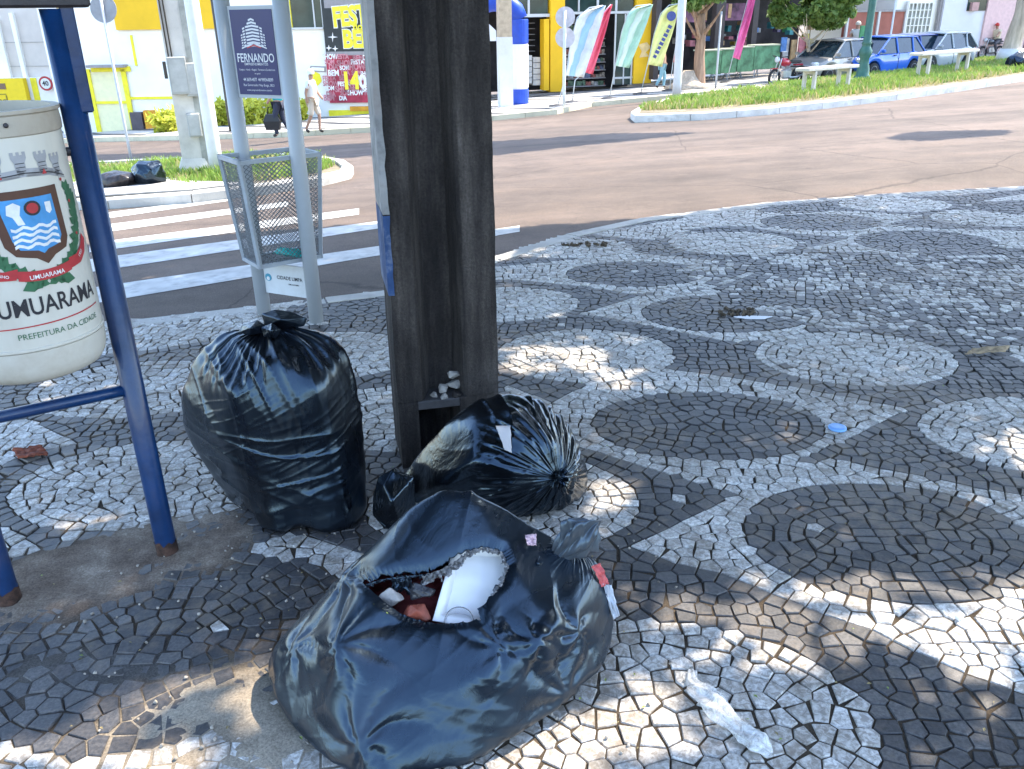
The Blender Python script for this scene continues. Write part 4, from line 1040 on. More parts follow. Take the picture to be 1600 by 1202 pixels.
P = folds(P, c1, (1, 0, -.22), (.22, 0, 1), .0075, 2.2, 15, 2, np.clip((.46-P[..., 2])/.12, 0, 1)); P = folds(P, c1, (1, .2, .35), (-.35, 0, 1), .0065, 2.0, 21, 7, np.clip((.50-P[..., 2])/.12, 0, 1)); P = folds(P, c1, (.1, 0, 1), (1, .5, 0), .008, 1.6, 13, 5, np.clip((P[..., 2]-.30)/.12, 0, 1)); P = folds(P, c1, (.2, 0, 1), (1, .5, 0), .002, 2.2, 30, 35); P = folds(P, c1, (1, 0, .5), (-.5, 0, 1), .0018, 2.4, 34, 45)
bag_obj('bag_body', fine(P), blk1, bag)
def pouch(name, pts, parent, mat, axis, seed, k=1, sl=.12, nu=80, nv=60, floor=.004, fold=0):
    pts = [np.array(p, float) for p in pts]; c = sum(pts)/len(pts)
    Pq, _, _ = film(c, axis, (0, 1, .01), pts, k, nu, nv, seed, floor=floor, amp=.003, bend=.14, tether=.06, iters=60, circ_slack=lambda v, u, n: 1+sl+.06*n, vert_slack=lambda v, u, n: 1+sl*.4+.04*n)
    Pq = fine(Pq)
    if fold: Pq = folds(Pq, c, axis, np.cross(axis, (0, 1, .01)), .020, 3, 12, seed); Pq = folds(Pq, c, (0, .3, 1), (1, 0, 0), .014, 4, 17, seed+2)
    return bag_obj(name, Pq, mat, parent)
pouch('tied_tail', [b1(412, 510, -.02), b1(408, 490, -.01), b1(430, 484, -.0), b1(455, 487, 0), b1(482, 497, .0), b1(476, 510, -.01), b1(440, 514, -.02), b1(440, 500, -.07), b1(440, 500, .06)], bag, blk1, (1, 0, .1), 5)
pouch('knot', [b1(408, 512, -.06), b1(425, 505, -.08), b1(440, 515, -.07), b1(430, 530, -.09), b1(412, 526, -.08), b1(424, 517, -.12), b1(424, 517, .0)], bag, blk1, (0, 0, 1), 6, sl=.2, nu=56, nv=40)
pouch('tied_tail', [b1(372, 520, -.05), b1(378, 508, -.04), b1(402, 500, -.03), b1(414, 508, -.04), b1(412, 520, -.06), b1(390, 524, -.07), b1(392, 512, -.10), b1(392, 512, .02)], bag, blk1, (-1, 0, .1), 8)

# ---- bag behind, lying against the pole
Y2 = flat(780, 800)[1]+.13
def b2(px, py, dy=0): return aty(px, py, Y2+dy)
c2 = b2(780, 735); KN2 = b2(873, 748, -.22); ax2 = KN2-c2
bct = [b2(795, 609), b2(740, 624), b2(850, 622), b2(690, 665), b2(885, 655), b2(648, 715, .03), b2(905, 690), b2(922, 735), b2(920, 775), b2(618, 752, .04), b2(602, 790, .03), b2(612, 826, .0), b2(650, 835, -.03), b2(890, 822), b2(840, 845), b2(730, 840),
       KN2, b2(860, 690, -.19), b2(900, 730, -.15), b2(890, 790, -.18), b2(840, 800, -.2), b2(800, 740, -.27), b2(820, 690, -.22), b2(740, 720, -.25), b2(690, 760, -.2), b2(740, 660, -.13), b2(800, 640, -.13), b2(780, 800, -.24),
       b2(780, 700, .25), b2(700, 720, .22), b2(860, 720, .22), b2(780, 780, .22), b2(720, 660, .15), b2(840, 655, .16)]
for (dx, dy) in [(-.22, -.1), (-.05, -.17), (.12, -.15), (.2, 0), (.1, .14), (-.1, .15), (-.24, .05), (0, 0)]: bct.append(np.array([c2[0]+dx, Y2+dy, 0]))
def cs2(v, u, n): return 1.01+.34*np.exp(-(v/.3)**2)+.035*np.clip(n, 0, 2)
def vs2(v, u, n): return 1.0+.035*np.clip(n, -.3, 1.5)
P, vv, uu = film(c2, ax2, (0, 0, 1), bct, 5, 132, 96, 23, amp=.004, bend=.16, tether=.03, iters=120, circ_slack=cs2, vert_slack=vs2)
bag = thing('trash_bag', 'shiny black trash bag slumped against the concrete pole, tied end facing right, torn on top', 'trash bag', (c2[0], Y2, 0), 'black trash bags on the pavement')
P = fine(P); P = folds(P, c2, (.5, 0, 1), (1, .4, -.5), .006, 2.2, 14, 3); P = folds(P, c2, (1, 0, .6), (-.6, 0, 1), .005, 2, 18, 8)
F2 = fine(P)
bag_obj('bag_body', F2, blk2, bag)
ks = Vector(KN2); knot('knot', ks-Vector(ax2).normalized()*.02, ax2, .035, .016, blk2, bag, 3, .8, .8)
# pale packaging seen through the tear
def scrap(name, pts, mat, label, cat, thick=.003, n=14, crinkle=.004, seed=0, group=None, parent=None):
    """a crumpled sheet through four corners"""
    A, B, C_, D_ = [np.array(p, float) for p in pts]; P = np.zeros((n, n, 3)); nr = np.cross(B-A, D_-A); nr /= np.linalg.norm(nr)+1e-9
    for i in range(n):
        for j in range(n):
            u_, v_ = j/(n-1), i/(n-1); p = (A*(1-u_)+B*u_)*(1-v_)+(D_*(1-u_)+C_*u_)*v_
            w_ = noise.noise(Vector((u_*4+seed, v_*4, seed)))+.5*noise.noise(Vector((u_*9+seed, v_*9, seed)))
            e_ = noise.noise(Vector((u_*5, v_*5, seed+7)))*.06*np.linalg.norm(B-A)
            P[i, j] = p+nr*w_*crinkle*2+(B-A)/np.linalg.norm(B-A)*e_
    o = grid_obj(name, P, mat, parent)
    md = o.modifiers.new('thick', 'SOLIDIFY'); md.thickness = thick
    if label: tag(o, label, cat, group)
    return o
def near_surf(Pm, px, py):
    q = Pm.reshape(-1, 3); d = q-CAMP; z = d@_f; X = PW/2+FPX*(d@_r)/z; Yy = PH/2-FPX*(d@_u)/z
    k = np.hypot(X-px, Yy-py); idx = np.where(k < 9)[0]
    if len(idx) == 0: idx = np.argsort(k)[:4]
    return q[idx[np.argmin(z[idx])]]
def on_surf(Pm, pts, push=.004):
    out = []
    for p in pts:
        s = near_surf(Pm, *p); out.append(s+(CAMP-s)/np.linalg.norm(CAMP-s)*push)
    return out
pale = pm('grey_card', (.50, .46, .44), .6, var=.08)
scrap('torn_lining', on_surf(F2, [(775, 657), (789, 664), (796, 700), (783, 697)], .006), pale, None, None, .0015, 10, .001, 3, parent=bag)
# small crumpled black bag tucked between
Y4 = flat(608, 822)[1]-.06
c4 = aty(612, 785, Y4)
b4 = lambda px, py, dy=0: aty(px, py, Y4+dy)
bct4 = [b4(583, 775), b4(590, 745), b4(615, 730), b4(648, 745), b4(650, 800), b4(600, 828), b4(582, 805), b4(630, 832), b4(612, 785, -.1), b4(625, 770, .1), b4(600, 760, -.05)]
P4, _, _ = film(c4, (.3, .2, 1), (0, 1, 0), bct4, 1, 80, 60, 5, amp=.005, bend=.16, tether=.05, iters=60, circ_slack=lambda v, u, n: 1.14+.06*n, vert_slack=lambda v, u, n: 1.05+.04*n)
m_ = thing('trash_bag', 'small crumpled black bag squeezed between the upright bag and the one at the pole', 'trash bag', (c4[0], Y4, 0), 'black trash bags on the pavement')
bag_obj('bag_body', fine(P4), blk2, m_)

# ---- torn bag in front
Y3 = flat(690, 1090)[1]+.10
def b3(px, py, dy=0): return aty(px, py, Y3+dy)
c3 = b3(690, 985)
NK = b3(868, 872, .10); ax3 = NK-c3
bct = [b3(690, 757, .12), b3(738, 764, .12), b3(785, 790, .12), b3(640, 786, .10), b3(585, 850, .08), b3(530, 905, .06), b3(470, 965, .03), b3(425, 1010, 0), b3(413, 1045, -.0), flat(425, 1092, .05), flat(462, 1142, .03), flat(515, 1198, .02),
       b3(820, 838, .12), NK, b3(930, 872, .10), b3(955, 915, .08), b3(963, 965, .05), b3(957, 1015, .02), flat(930, 1062, .06), flat(885, 1105, .04), flat(812, 1155, .03), flat(735, 1205, .02), flat(600, 1238, .02),
       b3(600, 960, -.12), b3(690, 985, -.16), b3(780, 990, -.15), b3(860, 985, -.14), b3(532, 1003, -.20), b3(545, 1120, -.31), b3(650, 1080, -.27), b3(760, 1050, -.24), b3(893, 1075, -.12), b3(440, 1010, -.06), b3(640, 1160, -.30), b3(740, 1120, -.24), b3(560, 930, -.05), b3(700, 850, .0), b3(640, 880, -.03), b3(770, 880, -.01), b3(840, 930, -.06), b3(910, 960, -.05),
       b3(700, 820, .25), b3(600, 900, .24), b3(790, 880, .26), b3(870, 920, .24), b3(690, 960, .33), b3(520, 980, .18)]
for (dx, dy) in [(-.15, -.2), (.0, -.22), (.15, -.13), (.25, .15), (.1, .25), (-.1, .22), (-.28, .1), (0, 0), (.1, .1)]: bct.append(np.array([c3[0]+dx, Y3+dy, 0]))
def cs3(v, u, n): return 1.0+.12*np.exp(-(v/.2)**2)+.016*np.clip(n-.6, 0, 2)
def vs3(v, u, n): return 1.0+.016*np.clip(n-.6, 0, 2)
P, vv, uu = film(c3, ax3, (0, 0, 1), bct, 1, 150, 130, 31, amp=.002, bend=.16, tether=.045, iters=80, circ_slack=cs3, vert_slack=vs3, hull=.85)
# pinched tension folds running to a few tight points
def tension(P, pts):
    for (px, py, rad, h, nr_, ph) in pts:
        s = near_surf(P, px, py); dv = P-s; dist = np.linalg.norm(dv, axis=-1)
        cen = P-c3; nn = cen/np.linalg.norm(cen, axis=-1, keepdims=True)
        nc = (s-c3)/np.linalg.norm(s-c3); a = np.cross(nc, [0, 0, 1.]); a /= np.linalg.norm(a); b_ = np.cross(nc, a)
        an = np.arctan2(dv@b_, dv@a)
        wv = np.abs(np.sin(an*nr_/2+ph+2.0*dist/rad))-.5
        fall = np.exp(-(dist/rad)**2)*np.clip(dist/(.25*rad), 0, 1)
        P = P+nn*((h*wv*fall)[..., None])+nn*(h*.9*np.exp(-(dist/(rad*.25))**2))[..., None]
    return P
P = tension(P, [(532, 1003, .22, .012, 7, .4), (530, 905, .13, .008, 6, 1), (893, 1082, .20, .009, 7, 2), (905, 985, .13, .012, 5, .3), (560, 1160, .16, .012, 6, 1), (780, 1000, .12, .006, 7, .8), (452, 1010, .12, .008, 6, 0), (840, 1000, .12, .010, 5, 2.2)])
P[..., 2] = np.maximum(P[..., 2], .004)
P = fine(P); P = folds(P, c3, (1, .1, .15), (-.1, -.6, 1), .008, 1.5, 6, 3); P = folds(P, c3, (.5, -.3, 1), (1, .2, -.4), .007, 1.5, 7, 12); P = folds(P, c3, (1, 0, -.5), (.5, -.3, 1), .0022, 2.0, 22, 15); P = folds(P, c3, (1, .2, .5), (-.5, 0, 1), .0014, 2.4, 30, 25)
F3 = fine(P)
nv, nu = F3.shape[:2]
q = F3.reshape(-1, 3); dd = q-CAMP; zz = dd@_f; X = PW/2+FPX*(dd@_r)/zz; Yp = PH/2-FPX*(dd@_u)/zz
TEAR = [(563, 908), (600, 897), (640, 893), (668, 890), (690, 880), (712, 868), (735, 856), (765, 852), (788, 858), (797, 880), (788, 905), (770, 925), (752, 948), (747, 968), (700, 973), (665, 971), (625, 958), (600, 940), (583, 925)]
jag = np.array([6*noise.noise(Vector((a/9, b_/9, 1)))+4*noise.noise(Vector((a/3.5, b_/3.5, 4))) for a, b_ in zip(X, Yp)])
inside = inpoly(X+jag, Yp+jag*.7, TEAR)&((q[:, 1] < Y3+.12))
# facing the viewer only
cen = q-c3; facing = (cen*(CAMP-q)).sum(-1) > 0
hole = (inside & facing)
i = np.arange(nv-1)[:, None]; j = np.arange(nu)[None]; j2 = (j+1) % nu
Fq = np.stack([i*nu+j, (i+1)*nu+j, (i+1)*nu+j2, i*nu+j2], -1).reshape(-1, 4)
Fq = Fq[~hole[Fq].any(1)]
ed_ = np.sort(np.concatenate([Fq[:, [0, 1]], Fq[:, [1, 2]], Fq[:, [2, 3]], Fq[:, [3, 0]]]), axis=1); un, ct_ = np.unique(ed_, axis=0, return_counts=True); be = un[ct_ == 1]
be = be[facing[be].all(1)]
for _ in range(14):
    ac = np.zeros_like(q); nn_ = np.zeros(len(q)); np.add.at(ac, be[:, 0], q[be[:, 1]]); np.add.at(ac, be[:, 1], q[be[:, 0]]); np.add.at(nn_, be.ravel(), 1)
    ok_ = nn_ >= 2; q[ok_] = q[ok_]*.4+.6*ac[ok_]/nn_[ok_][:, None]
# lips of the tear roll inwards a little
lip = np.zeros(len(q))
Tc = np.array(TEAR); 
for a, b_ in zip(TEAR, TEAR[1:]+TEAR[:1]):
    for t_ in np.linspace(0, 1, 6): lip = np.maximum(lip, np.exp(-(((X-a[0]-(b_[0]-a[0])*t_)**2+(Yp-a[1]-(b_[1]-a[1])*t_)**2)/9.0**2)))
rag = np.array([noise.noise(Vector(p*55)) for p in q]) if True else 0
q2 = q-(cen/np.linalg.norm(cen, axis=1)[:, None])*(facing*lip*(.012+.002*rag))[:, None]
fb = thing('torn_trash_bag', 'big torn greyish black trash bag in front, ripped open with foam tray and cloth inside', 'trash bag', (c3[0], Y3, 0), 'black trash bags on the pavement')
o = raw_obj('bag_body', q2, Fq, blk3, fb); md = o.modifiers.new('thick', 'SOLIDIFY'); md.thickness = .0014; md.offset = -1
knot('bag_mouth', b3(846, 884, .07), (.60, .04, .50), .185, .040, grey3, fb, 6, .62, .55, .25, close=.62, side=(-.4, 0, .8))
pouch('neck_fold', [b3(826, 862, .08), b3(846, 858, .07), b3(862, 880, .05), b3(855, 905, .03), b3(835, 900, .03), b3(840, 880, .00), b3(840, 880, .12)], fb, blk3, (.2, 0, 1), 7, k=0, sl=.15, nu=56, nv=44)
# silvery frayed lining along the tear
sil = pm('frayed_lining', (.22, .22, .23), .45, var=.45, scale=120, bump=.8, bscale=160)
def frill(pts, w0, mat, name, seed, push=.004, amp=.006, dn=(0, 0, -1)):
    S = on_surf(F3, pts, push); L = []; n = 26
    for a, b_ in zip(S, S[1:]):
        for k in range(n): L.append(a+(b_-a)*k/n)
    L = np.array(L); r = np.random.default_rng(seed); m = 8; P = np.zeros((m, len(L), 3)); dn = np.array(dn, float)
    dep = np.array([.6+.4*noise.noise(Vector((i*.13, seed, 0)))+.18*noise.noise(Vector((i*.3, seed, 3))) for i in range(len(L))])
    for k in range(m):
        t_ = k/(m-1); P[k] = L+dn*(w0*t_*dep)[:, None]+np.array([[noise.noise(Vector((i*.22, k*.5, seed+c9*7)))*amp*1.3+noise.noise(Vector((i*.5, k*.9, seed+c9*7+3)))*amp*.2 for c9 in range(3)] for i in range(len(L))])*(.25+t_)
    P += np.array([0, .006, 0]); return grid_obj(name, P, mat, fb)
frill([(662, 893), (690, 883), (712, 871), (730, 859)], .045, sil, 'frayed_lining', 2, dn=(-.25, .1, -1), amp=.012)
frill([(728, 860), (745, 853), (765, 850), (788, 857)], .014, sil, 'frayed_lining', 3, amp=.009)
frill([(790, 860), (799, 880), (790, 905), (774, 924)], .012, sil, 'frayed_lining', 4, dn=(-.6, .3, -.6), amp=.008)
frill([(612, 897), (625, 893), (640, 893)], .07, blk3, 'torn_strip', 8, dn=(.12, .05, -1), amp=.012)
frill([(566, 908), (600, 898), (640, 893), (670, 890)], .012, blk3, 'torn_edge', 9, amp=.006)
# contents, resting inside the bag
maroon = pm('maroon_cloth', (.13, .018, .018), .8, var=.35, scale=9, bump=.5, bscale=25)
def inner(px, py, back): s = near_surf(F3, px, py); return s+(s-CAMP)/np.linalg.norm(s-CAMP)*back
n = 60; A = np.zeros((n, n, 3)); c00, c10, c11, c01 = inner(535, 885, .09), inner(775, 880, .12), inner(790, 985, .05), inner(540, 985, .045)
for i_ in range(n):
    for j_ in range(n):
        u_, v_ = j_/(n-1), i_/(n-1); p = (c00*(1-u_)+c10*u_)*(1-v_)+(c01*(1-u_)+c11*u_)*v_
        f = .014*math.sin(u_*16+3*v_+2*noise.noise(Vector((u_*3, v_*3, 0))))+.02*noise.noise(Vector((u_*5, v_*5, 2)))
        A[i_, j_] = p+(CAMP-p)/np.linalg.norm(CAMP-p)*f
o = grid_obj('cloth', A, maroon); o.modifiers.new('thick', 'SOLIDIFY').thickness = .004
tag(o, 'dark maroon cloth showing inside the torn front bag', 'cloth')
# foam tray: shallow white dish leaning inside the tear
foam = pm('white_foam', (.78, .77, .76), .55, var=.02, scale=20)
tA, tB, tC, tD = inner(712, 838, .05), inner(818, 842, .045), inner(806, 985, .03), inner(676, 962, .035)
n = 64; A = np.zeros((n, n, 3)); nrm = np.cross(tB-tA, tD-tA); nrm /= np.linalg.norm(nrm)
if nrm@(CAMP-tA) < 0: nrm = -nrm
for i_ in range(n):
    for j_ in range(n):
        u_, v_ = j_/(n-1), i_/(n-1); p = (tA*(1-u_)+tB*u_)*(1-v_)+(tD*(1-u_)+tC*u_)*v_
        e_ = min(u_, 1-u_, v_, 1-v_); A[i_, j_] = p-nrm*(.020*min(1, max(0, e_-.07)/.07)+.002*noise.noise(Vector((u_*6, v_*6, 1))))
o = grid_obj('foam_tray', A, foam); o.modifiers.new('thick', 'SOLIDIFY').thickness = .004
tag(o, 'white foam food tray sticking up inside the torn front bag', 'tray')
for k, (px, py, w_, mt, lab) in enumerate([(612, 925, .045, pm('grey_paper', (.32, .30, .29), .7, var=.3, scale=20), 'crumpled grey paper in the left part of the torn bag'), (655, 915, .04, pm('dark_film_scrap', (.03, .03, .035), .3), 'dark scrap of film hanging over the maroon cloth'), (648, 950, .05, pm('red_brown_paper', (.26, .06, .035), .6, var=.4, scale=20), 'red brown crumpled paper at the bottom of the tear')]):
    ce_ = inner(px, py, .035); r9 = np.random.default_rng(k+3); pts9 = []
    for _ in range(20):
        d9 = r9.normal(size=3); d9 /= np.linalg.norm(d9); pts9.append(ce_+d9*w_*np.array([1, .6, .7])*r9.uniform(.5, 1))
    P9, _, _ = film(ce_, (.3, .1, 1), (0, 1, 0), pts9, 0, 44, 34, k, floor=.01, amp=.004, bend=.06, tether=.06, iters=30, circ_slack=lambda v, u, n: 1.12+.1*n, vert_slack=lambda v, u, n: 1.12+.1*n)
    tag(bag_obj('crumpled_scrap', P9, mt, None), lab, 'litter')
# clear plastic cup
clear = pm('clear_plastic', (.8, .8, .82), .08, var=.0, trans=.92, ior=1.25)
cc = inner(716, 962, .02); dcup = Vector((CAMP-cc)).normalized(); dcup = (dcup+Vector((0, 0, .5))).normalized()
m = MB(); m.lathe([(.024, -.07), (.0255, -.07), (.034, -.003), (.036, 0), (.0345, .0015), (.0328, -.002), (.0245, -.066), (.0, -.066)], 40, Matrix.Translation(cc) @ dcup.to_track_quat('Z', 'Y').to_matrix().to_4x4(), cap=False)
tag(m.build('plastic_cup', clear, smooth=True, top=True), 'clear plastic cup lying in the torn bag below the foam tray', 'cup')
yel = pm('yellow_wrapper', (.45, .47, .08), .4, var=.5, scale=60)
scrap('wrapper', [inner(584, 935, .006), inner(600, 942, .006), inner(618, 957, .004), inner(602, 955, .004)], yel, 'crumpled yellow green wrapper inside the left end of the tear', 'wrapper', .001, 12, .004, 5)
# paper scraps by the neck of the torn bag
pinkm = pm('pink_paper', (.62, .42, .46), .6, var=.35, scale=90)
o = scrap('paper_scrap', [b3(820, 836, .05), b3(838, 834, .05), b3(838, 853, .03), b3(824, 852, .03)], pinkm, 'small pink and white paper scrap poking out beside the bag mouth', 'paper', .001, 12, .006, 9)
redm = pm('red_plastic', (.60, .10, .10), .4, var=.4, scale=25); clr = pm('milky_plastic', (.52, .55, .60), .3, var=.2, scale=30)
t = thing('snack_packet', 'red and clear plastic packet caught behind the right side of the torn bag', 'packet', tuple(b3(950, 930, .05)))
scrap('red_part', [b3(925, 884, .06), b3(938, 880, .08), b3(952, 912, .06), b3(940, 918, .05)], redm, None, None, .001, 14, .004, 2, parent=t)
scrap('clear_part', [b3(942, 912, .055), b3(955, 914, .06), b3(968, 962, .03), b3(958, 968, .03)], clr, None, None, .001, 14, .005, 4, parent=t)
# ---- loose litter on the pavement
milk = bpy.data.materials.new('thin_white_film'); milk.use_nodes = True; nt = milk.node_tree; b = nt.nodes['Principled BSDF']
b.inputs['Base Color'].default_value = (.78, .78, .76, 1); b.inputs['Roughness'].default_value = .35
V = N(nt, 'ShaderNodeTexCoord').outputs['Object']; n1 = noise_tex(nt, 40, 5, .7, V, 1); al = ramp(nt, n1.outputs[0], [(.38, (.28,)*3), (.65, (.92,)*3)]); nt.links.new(al, b.inputs['Alpha'])
bp = N(nt, 'ShaderNodeBump'); bp.inputs['Strength'].default_value = .7; bp.inputs['Distance'].default_value = .01; nt.links.new(n1.outputs[0], bp.inputs['Height']); nt.links.new(bp.outputs[0], b.inputs['Normal'])
path = [(1082, 1052, .012), (1080, 1068, .016), (1090, 1085, .032), (1112, 1105, .040), (1130, 1125, .034), (1148, 1142, .026), (1165, 1155, .032), (1185, 1170, .036), (1202, 1184, .012)]
nu = 40; rows = []
pp = [flat(a, b_) for a, b_, _ in path]; rw = [c_*.78 for *_, c_ in path]
tt = np.linspace(0, len(path)-1, 60)
for t_ in tt:
    k = min(int(t_), len(path)-2); f = t_-k; p = pp[k]*(1-f)+pp[k+1]*f; r_ = rw[k]*(1-f)+rw[k+1]*f
    dr = pp[min(k+1, len(pp)-1)]-pp[k]; dr /= np.linalg.norm(dr); sdv_ = np.array([-dr[1], dr[0], 0]); row = []
    for j_ in range(nu):
        an = 2*math.pi*j_/nu; w_ = 1+.28*noise.noise(Vector((math.cos(an)*1.5, math.sin(an)*1.5+t_*1.6, 3)))+.26*math.sin(an*5+t_*2.4)
        row.append(p+sdv_*r_*math.cos(an)*w_+np.array([0, 0, .004+r_*.55*(.9+math.sin(an)*w_)]))
    rows.append(row)
o = grid_obj('plastic_wrapper', np.array(rows), milk, closed_u=True); tag(o, 'crumpled translucent white plastic bag twisted long on the pale paving circle', 'plastic bag')
m = MB(); lp = flat(1308, 671); m.lathe([(0, .010), (.030, .010), (.0355, .009), (.037, .006), (.037, .001), (.0345, .001), (.034, .007), (0, .008)], 40, Matrix.Translation((lp[0], lp[1], .003)), cap=False)
t = thing('blue_lid', 'round light blue plastic lid lying beside a dark paving circle', 'lid', (lp[0], lp[1], .003))
m.build('disc', pm('pale_blue_plastic', (.20, .42, .78), .35, var=.05), t, smooth=True)
m = MB(); m.lathe([(.024, .0115), (.026, .0125), (.028, .0115)], 40, Matrix.Translation((lp[0], lp[1], .003)), cap=False); m.build('raised_ring', MATS['pale_blue_plastic'], t, smooth=True)
cp = flat(1498, 968); m = MB(); m.box((cp[0], cp[1], .009), (.022, .016, .014), .5, bev=.002); m.build('foam_crumb', foam, top=True); tag(bpy.data.objects['foam_crumb'], 'tiny white foam crumb in the sunlit strip of paving', 'litter')
scrap('cardboard_piece', [flat(1508, 553, .012), flat(1520, 545, .02), flat(1578, 541, .018), flat(1570, 550, .008)], pm('cardboard', (.36, .27, .17), .8, var=.25, scale=30), 'flat brown cardboard strip near the right edge of the pavement', 'cardboard', .004, 14, .006, 6)
scrap('cloth_rag', [flat(20, 702, .01), flat(66, 697, .014), flat(75, 710, .012), flat(28, 717, .008)], pm('rust_cloth', (.22, .055, .025), .8, var=.3, scale=30), 'small rust red rag lying on the paving left of the blue leg', 'rag', .004, 16, .008, 8)
# holes with rubble where stones are missing
for k, (px, py, sx, sy, lab) in enumerate([(915, 383, .17, .045, 'broken stones and dirt filling a long hole in the pavement near the kerb'), (1152, 488, .10, .055, 'broken stones and dirt filling a hole in the dark paving circle beside a shallow puddle')]):
    p = flat(px, py); m = MB(); r = random.Random(k)
    for _ in range(22):
        V, F = rock([r.uniform(.01, .024)]*3, _); m.add(V, F, Matrix.Translation((p[0]+r.uniform(-sx, sx), p[1]+r.uniform(-sy, sy), .004)))
    tag(m.build('rubble', pm('dirt_rubble', (.10, .075, .05), .95, var=.5, scale=30), top=True), lab, 'rubble', kind='stuff')
pu = flat(1178, 497); m = MB(); m.prism([(pu[0]+.10*math.cos(a)*(1+.25*math.sin(3*a)), pu[1]+.035*math.sin(a)*(1+.2*math.cos(2*a+1))) for a in np.linspace(0, 6.2832, 40)[:-1]], .0005, .0032)
tag(m.build('puddle', pm('water', (.02, .03, .035), .04, var=.0)), kind='structure')
# leaf litter and crumbs
r = random.Random(5); m = MB(); m2 = MB()
for _ in range(420):
    y = r.uniform(1.0, 7); x = r.uniform(-.62*y-.2, .62*y+.2)
    if y > kerby(x)-.1: continue
    s = r.uniform(.003, .008); a = r.random()*6.3; z = .004+r.random()*.002
    (m if r.random() < .75 else m2).add([(x+s*math.cos(a), y+s*math.sin(a), z), (x-s*.5*math.sin(a), y+s*.5*math.cos(a), z+.003), (x-s*math.cos(a), y-s*math.sin(a), z), (x+s*.5*math.sin(a), y-s*.5*math.cos(a), z+.002)], [(0, 1, 2, 3)])
tag(m.build('leaf_litter', pm('dry_crumbs', (.28, .22, .10), .8, var=.5, scale=3)), kind='stuff'); tag(m2.build('green_leaf_litter', pm('green_crumbs', (.25, .33, .06), .6, var=.4, scale=3)), kind='stuff')
m = MB(); 
for _ in range(230):
    y = r.uniform(1.2, 2.6); x = r.uniform(-.62*y-.1, .5); s = r.uniform(.003, .007)
    V, F = rock([s, s, s], _); m.add(V, F, Matrix.Translation((x, y, .004)))
tag(m.build('pebbles', pm('pale_grit', (.35, .31, .26), .9, var=.4, scale=3)), kind='stuff')
# teal thing thrown into the basket
c5 = Vector((mid.x+.05, mid.y-.03, zk0+.035)); D5 = []
for (dx, dy, dz) in [(-.10, 0, .0), (.11, 0, -.02), (0, .06, 0), (0, -.06, 0), (-.05, -.02, .035), (.05, 0, .02), (0, 0, -.025), (-.06, .02, -.02), (.07, -.03, -.025)]: D5.append(np.array(c5)+np.array([dx, dy, dz]))
P5, _, _ = film(np.array(c5), (1, .1, 0), (0, 0, 1), D5, 2, 60, 44, 3, floor=zk0+.005, amp=.005, bend=.1, iters=50, circ_slack=lambda v, u, n: 1.15+.1*n, vert_slack=lambda v, u, n: 1.12+.1*n)
o = bag_obj('carrier_bag', P5, pm('teal_plastic', (.02, .55, .50), .3, var=.3, scale=40), None); tag(o, 'crumpled teal plastic bag at the bottom of the wire basket', 'plastic bag')
def gpl(L): return [gp(a, b_) for a, b_ in L]
leaf_m = leafmat('tree_leaves', (.03, .07, .012), (.07, .14, .03), 1.2)
bark = pm('bark', (.16, .12, .09), .9, var=.3, scale=4, bump=1.0, bscale=12, stretch=(3, 3, .5))
def leaves(P, size, mat, name, parent=None, seed=0, asp=.5):
    r = np.random.default_rng(seed); n = len(P)
    a = r.normal(size=(n, 3)); a /= np.linalg.norm(a, axis=1)[:, None]; b_ = r.normal(size=(n, 3)); b_ -= (b_*a).sum(1)[:, None]*a; b_ /= np.linalg.norm(b_, axis=1)[:, None]
    s = size*r.uniform(.6, 1.2, n)[:, None]
    V = np.stack([P-a*s, P+b_*s*asp, P+a*s, P-b_*s*asp], 1).reshape(-1, 3); F = np.arange(4*n).reshape(-1, 4)
    return raw_obj(name, V, F, mat, parent, smooth=False, top=parent is None)
def trunk_mesh(base, top, r0, r1, seed, limbs=6, spread=1.5, up=1.2, parent=None, name='trunk', mat=None, gnarl=.12):
    m = MB(); r = random.Random(seed); b_ = Vector(base); t_ = Vector(top); pts = []; rr = []
    for k in range(15):
        f = k/14; p = b_.lerp(t_, f)+Vector((noise.noise(Vector((f*2.3, seed, 0))), noise.noise(Vector((f*2.3, seed, 5))), 0))*gnarl*(1 if k else 0); pts.append(p)
        rr.append((r0*(1-f)+r1*f)*(1+.5*math.exp(-f*14)+.08*noise.noise(Vector((f*7, seed, 2)))))
    m.tube(pts, rr, 14)
    for k in range(limbs):
        s = pts[r.randint(9, 14)]; an = k/limbs*6.28+r.random(); d = Vector((math.cos(an)*spread, math.sin(an)*spread, up*r.uniform(.6, 1.2)))
        q = [s+d*f+Vector((0, 0, .3*f*f)) for f in np.linspace(0, 1, 6)]; m.tube(q, [r1*.6*(1-f*.8) for f in np.linspace(0, 1, 6)], 8)
    return m.build(name, mat or bark, parent, smooth=True)

SEMI = [gpl(L) for L in [[(960, 930), (1250, 890), (1700, 860), (1700, 1250), (900, 1400), (820, 1150), (1000, 1060)], [(925, 650), (1000, 740), (1010, 800), (930, 820)], [(1500, 620), (1700, 600), (1700, 760), (1540, 740)], [(770, 530), (980, 520), (1060, 560), (900, 600), (770, 600)], [(1150, 640), (1290, 640), (1300, 700), (1180, 720)], [(-100, 880), (240, 800), (300, 900), (-100, 980)], [(0, 560), (200, 560), (200, 620), (0, 640)], [(1380, 760), (1600, 740), (1620, 830), (1400, 830)]]]
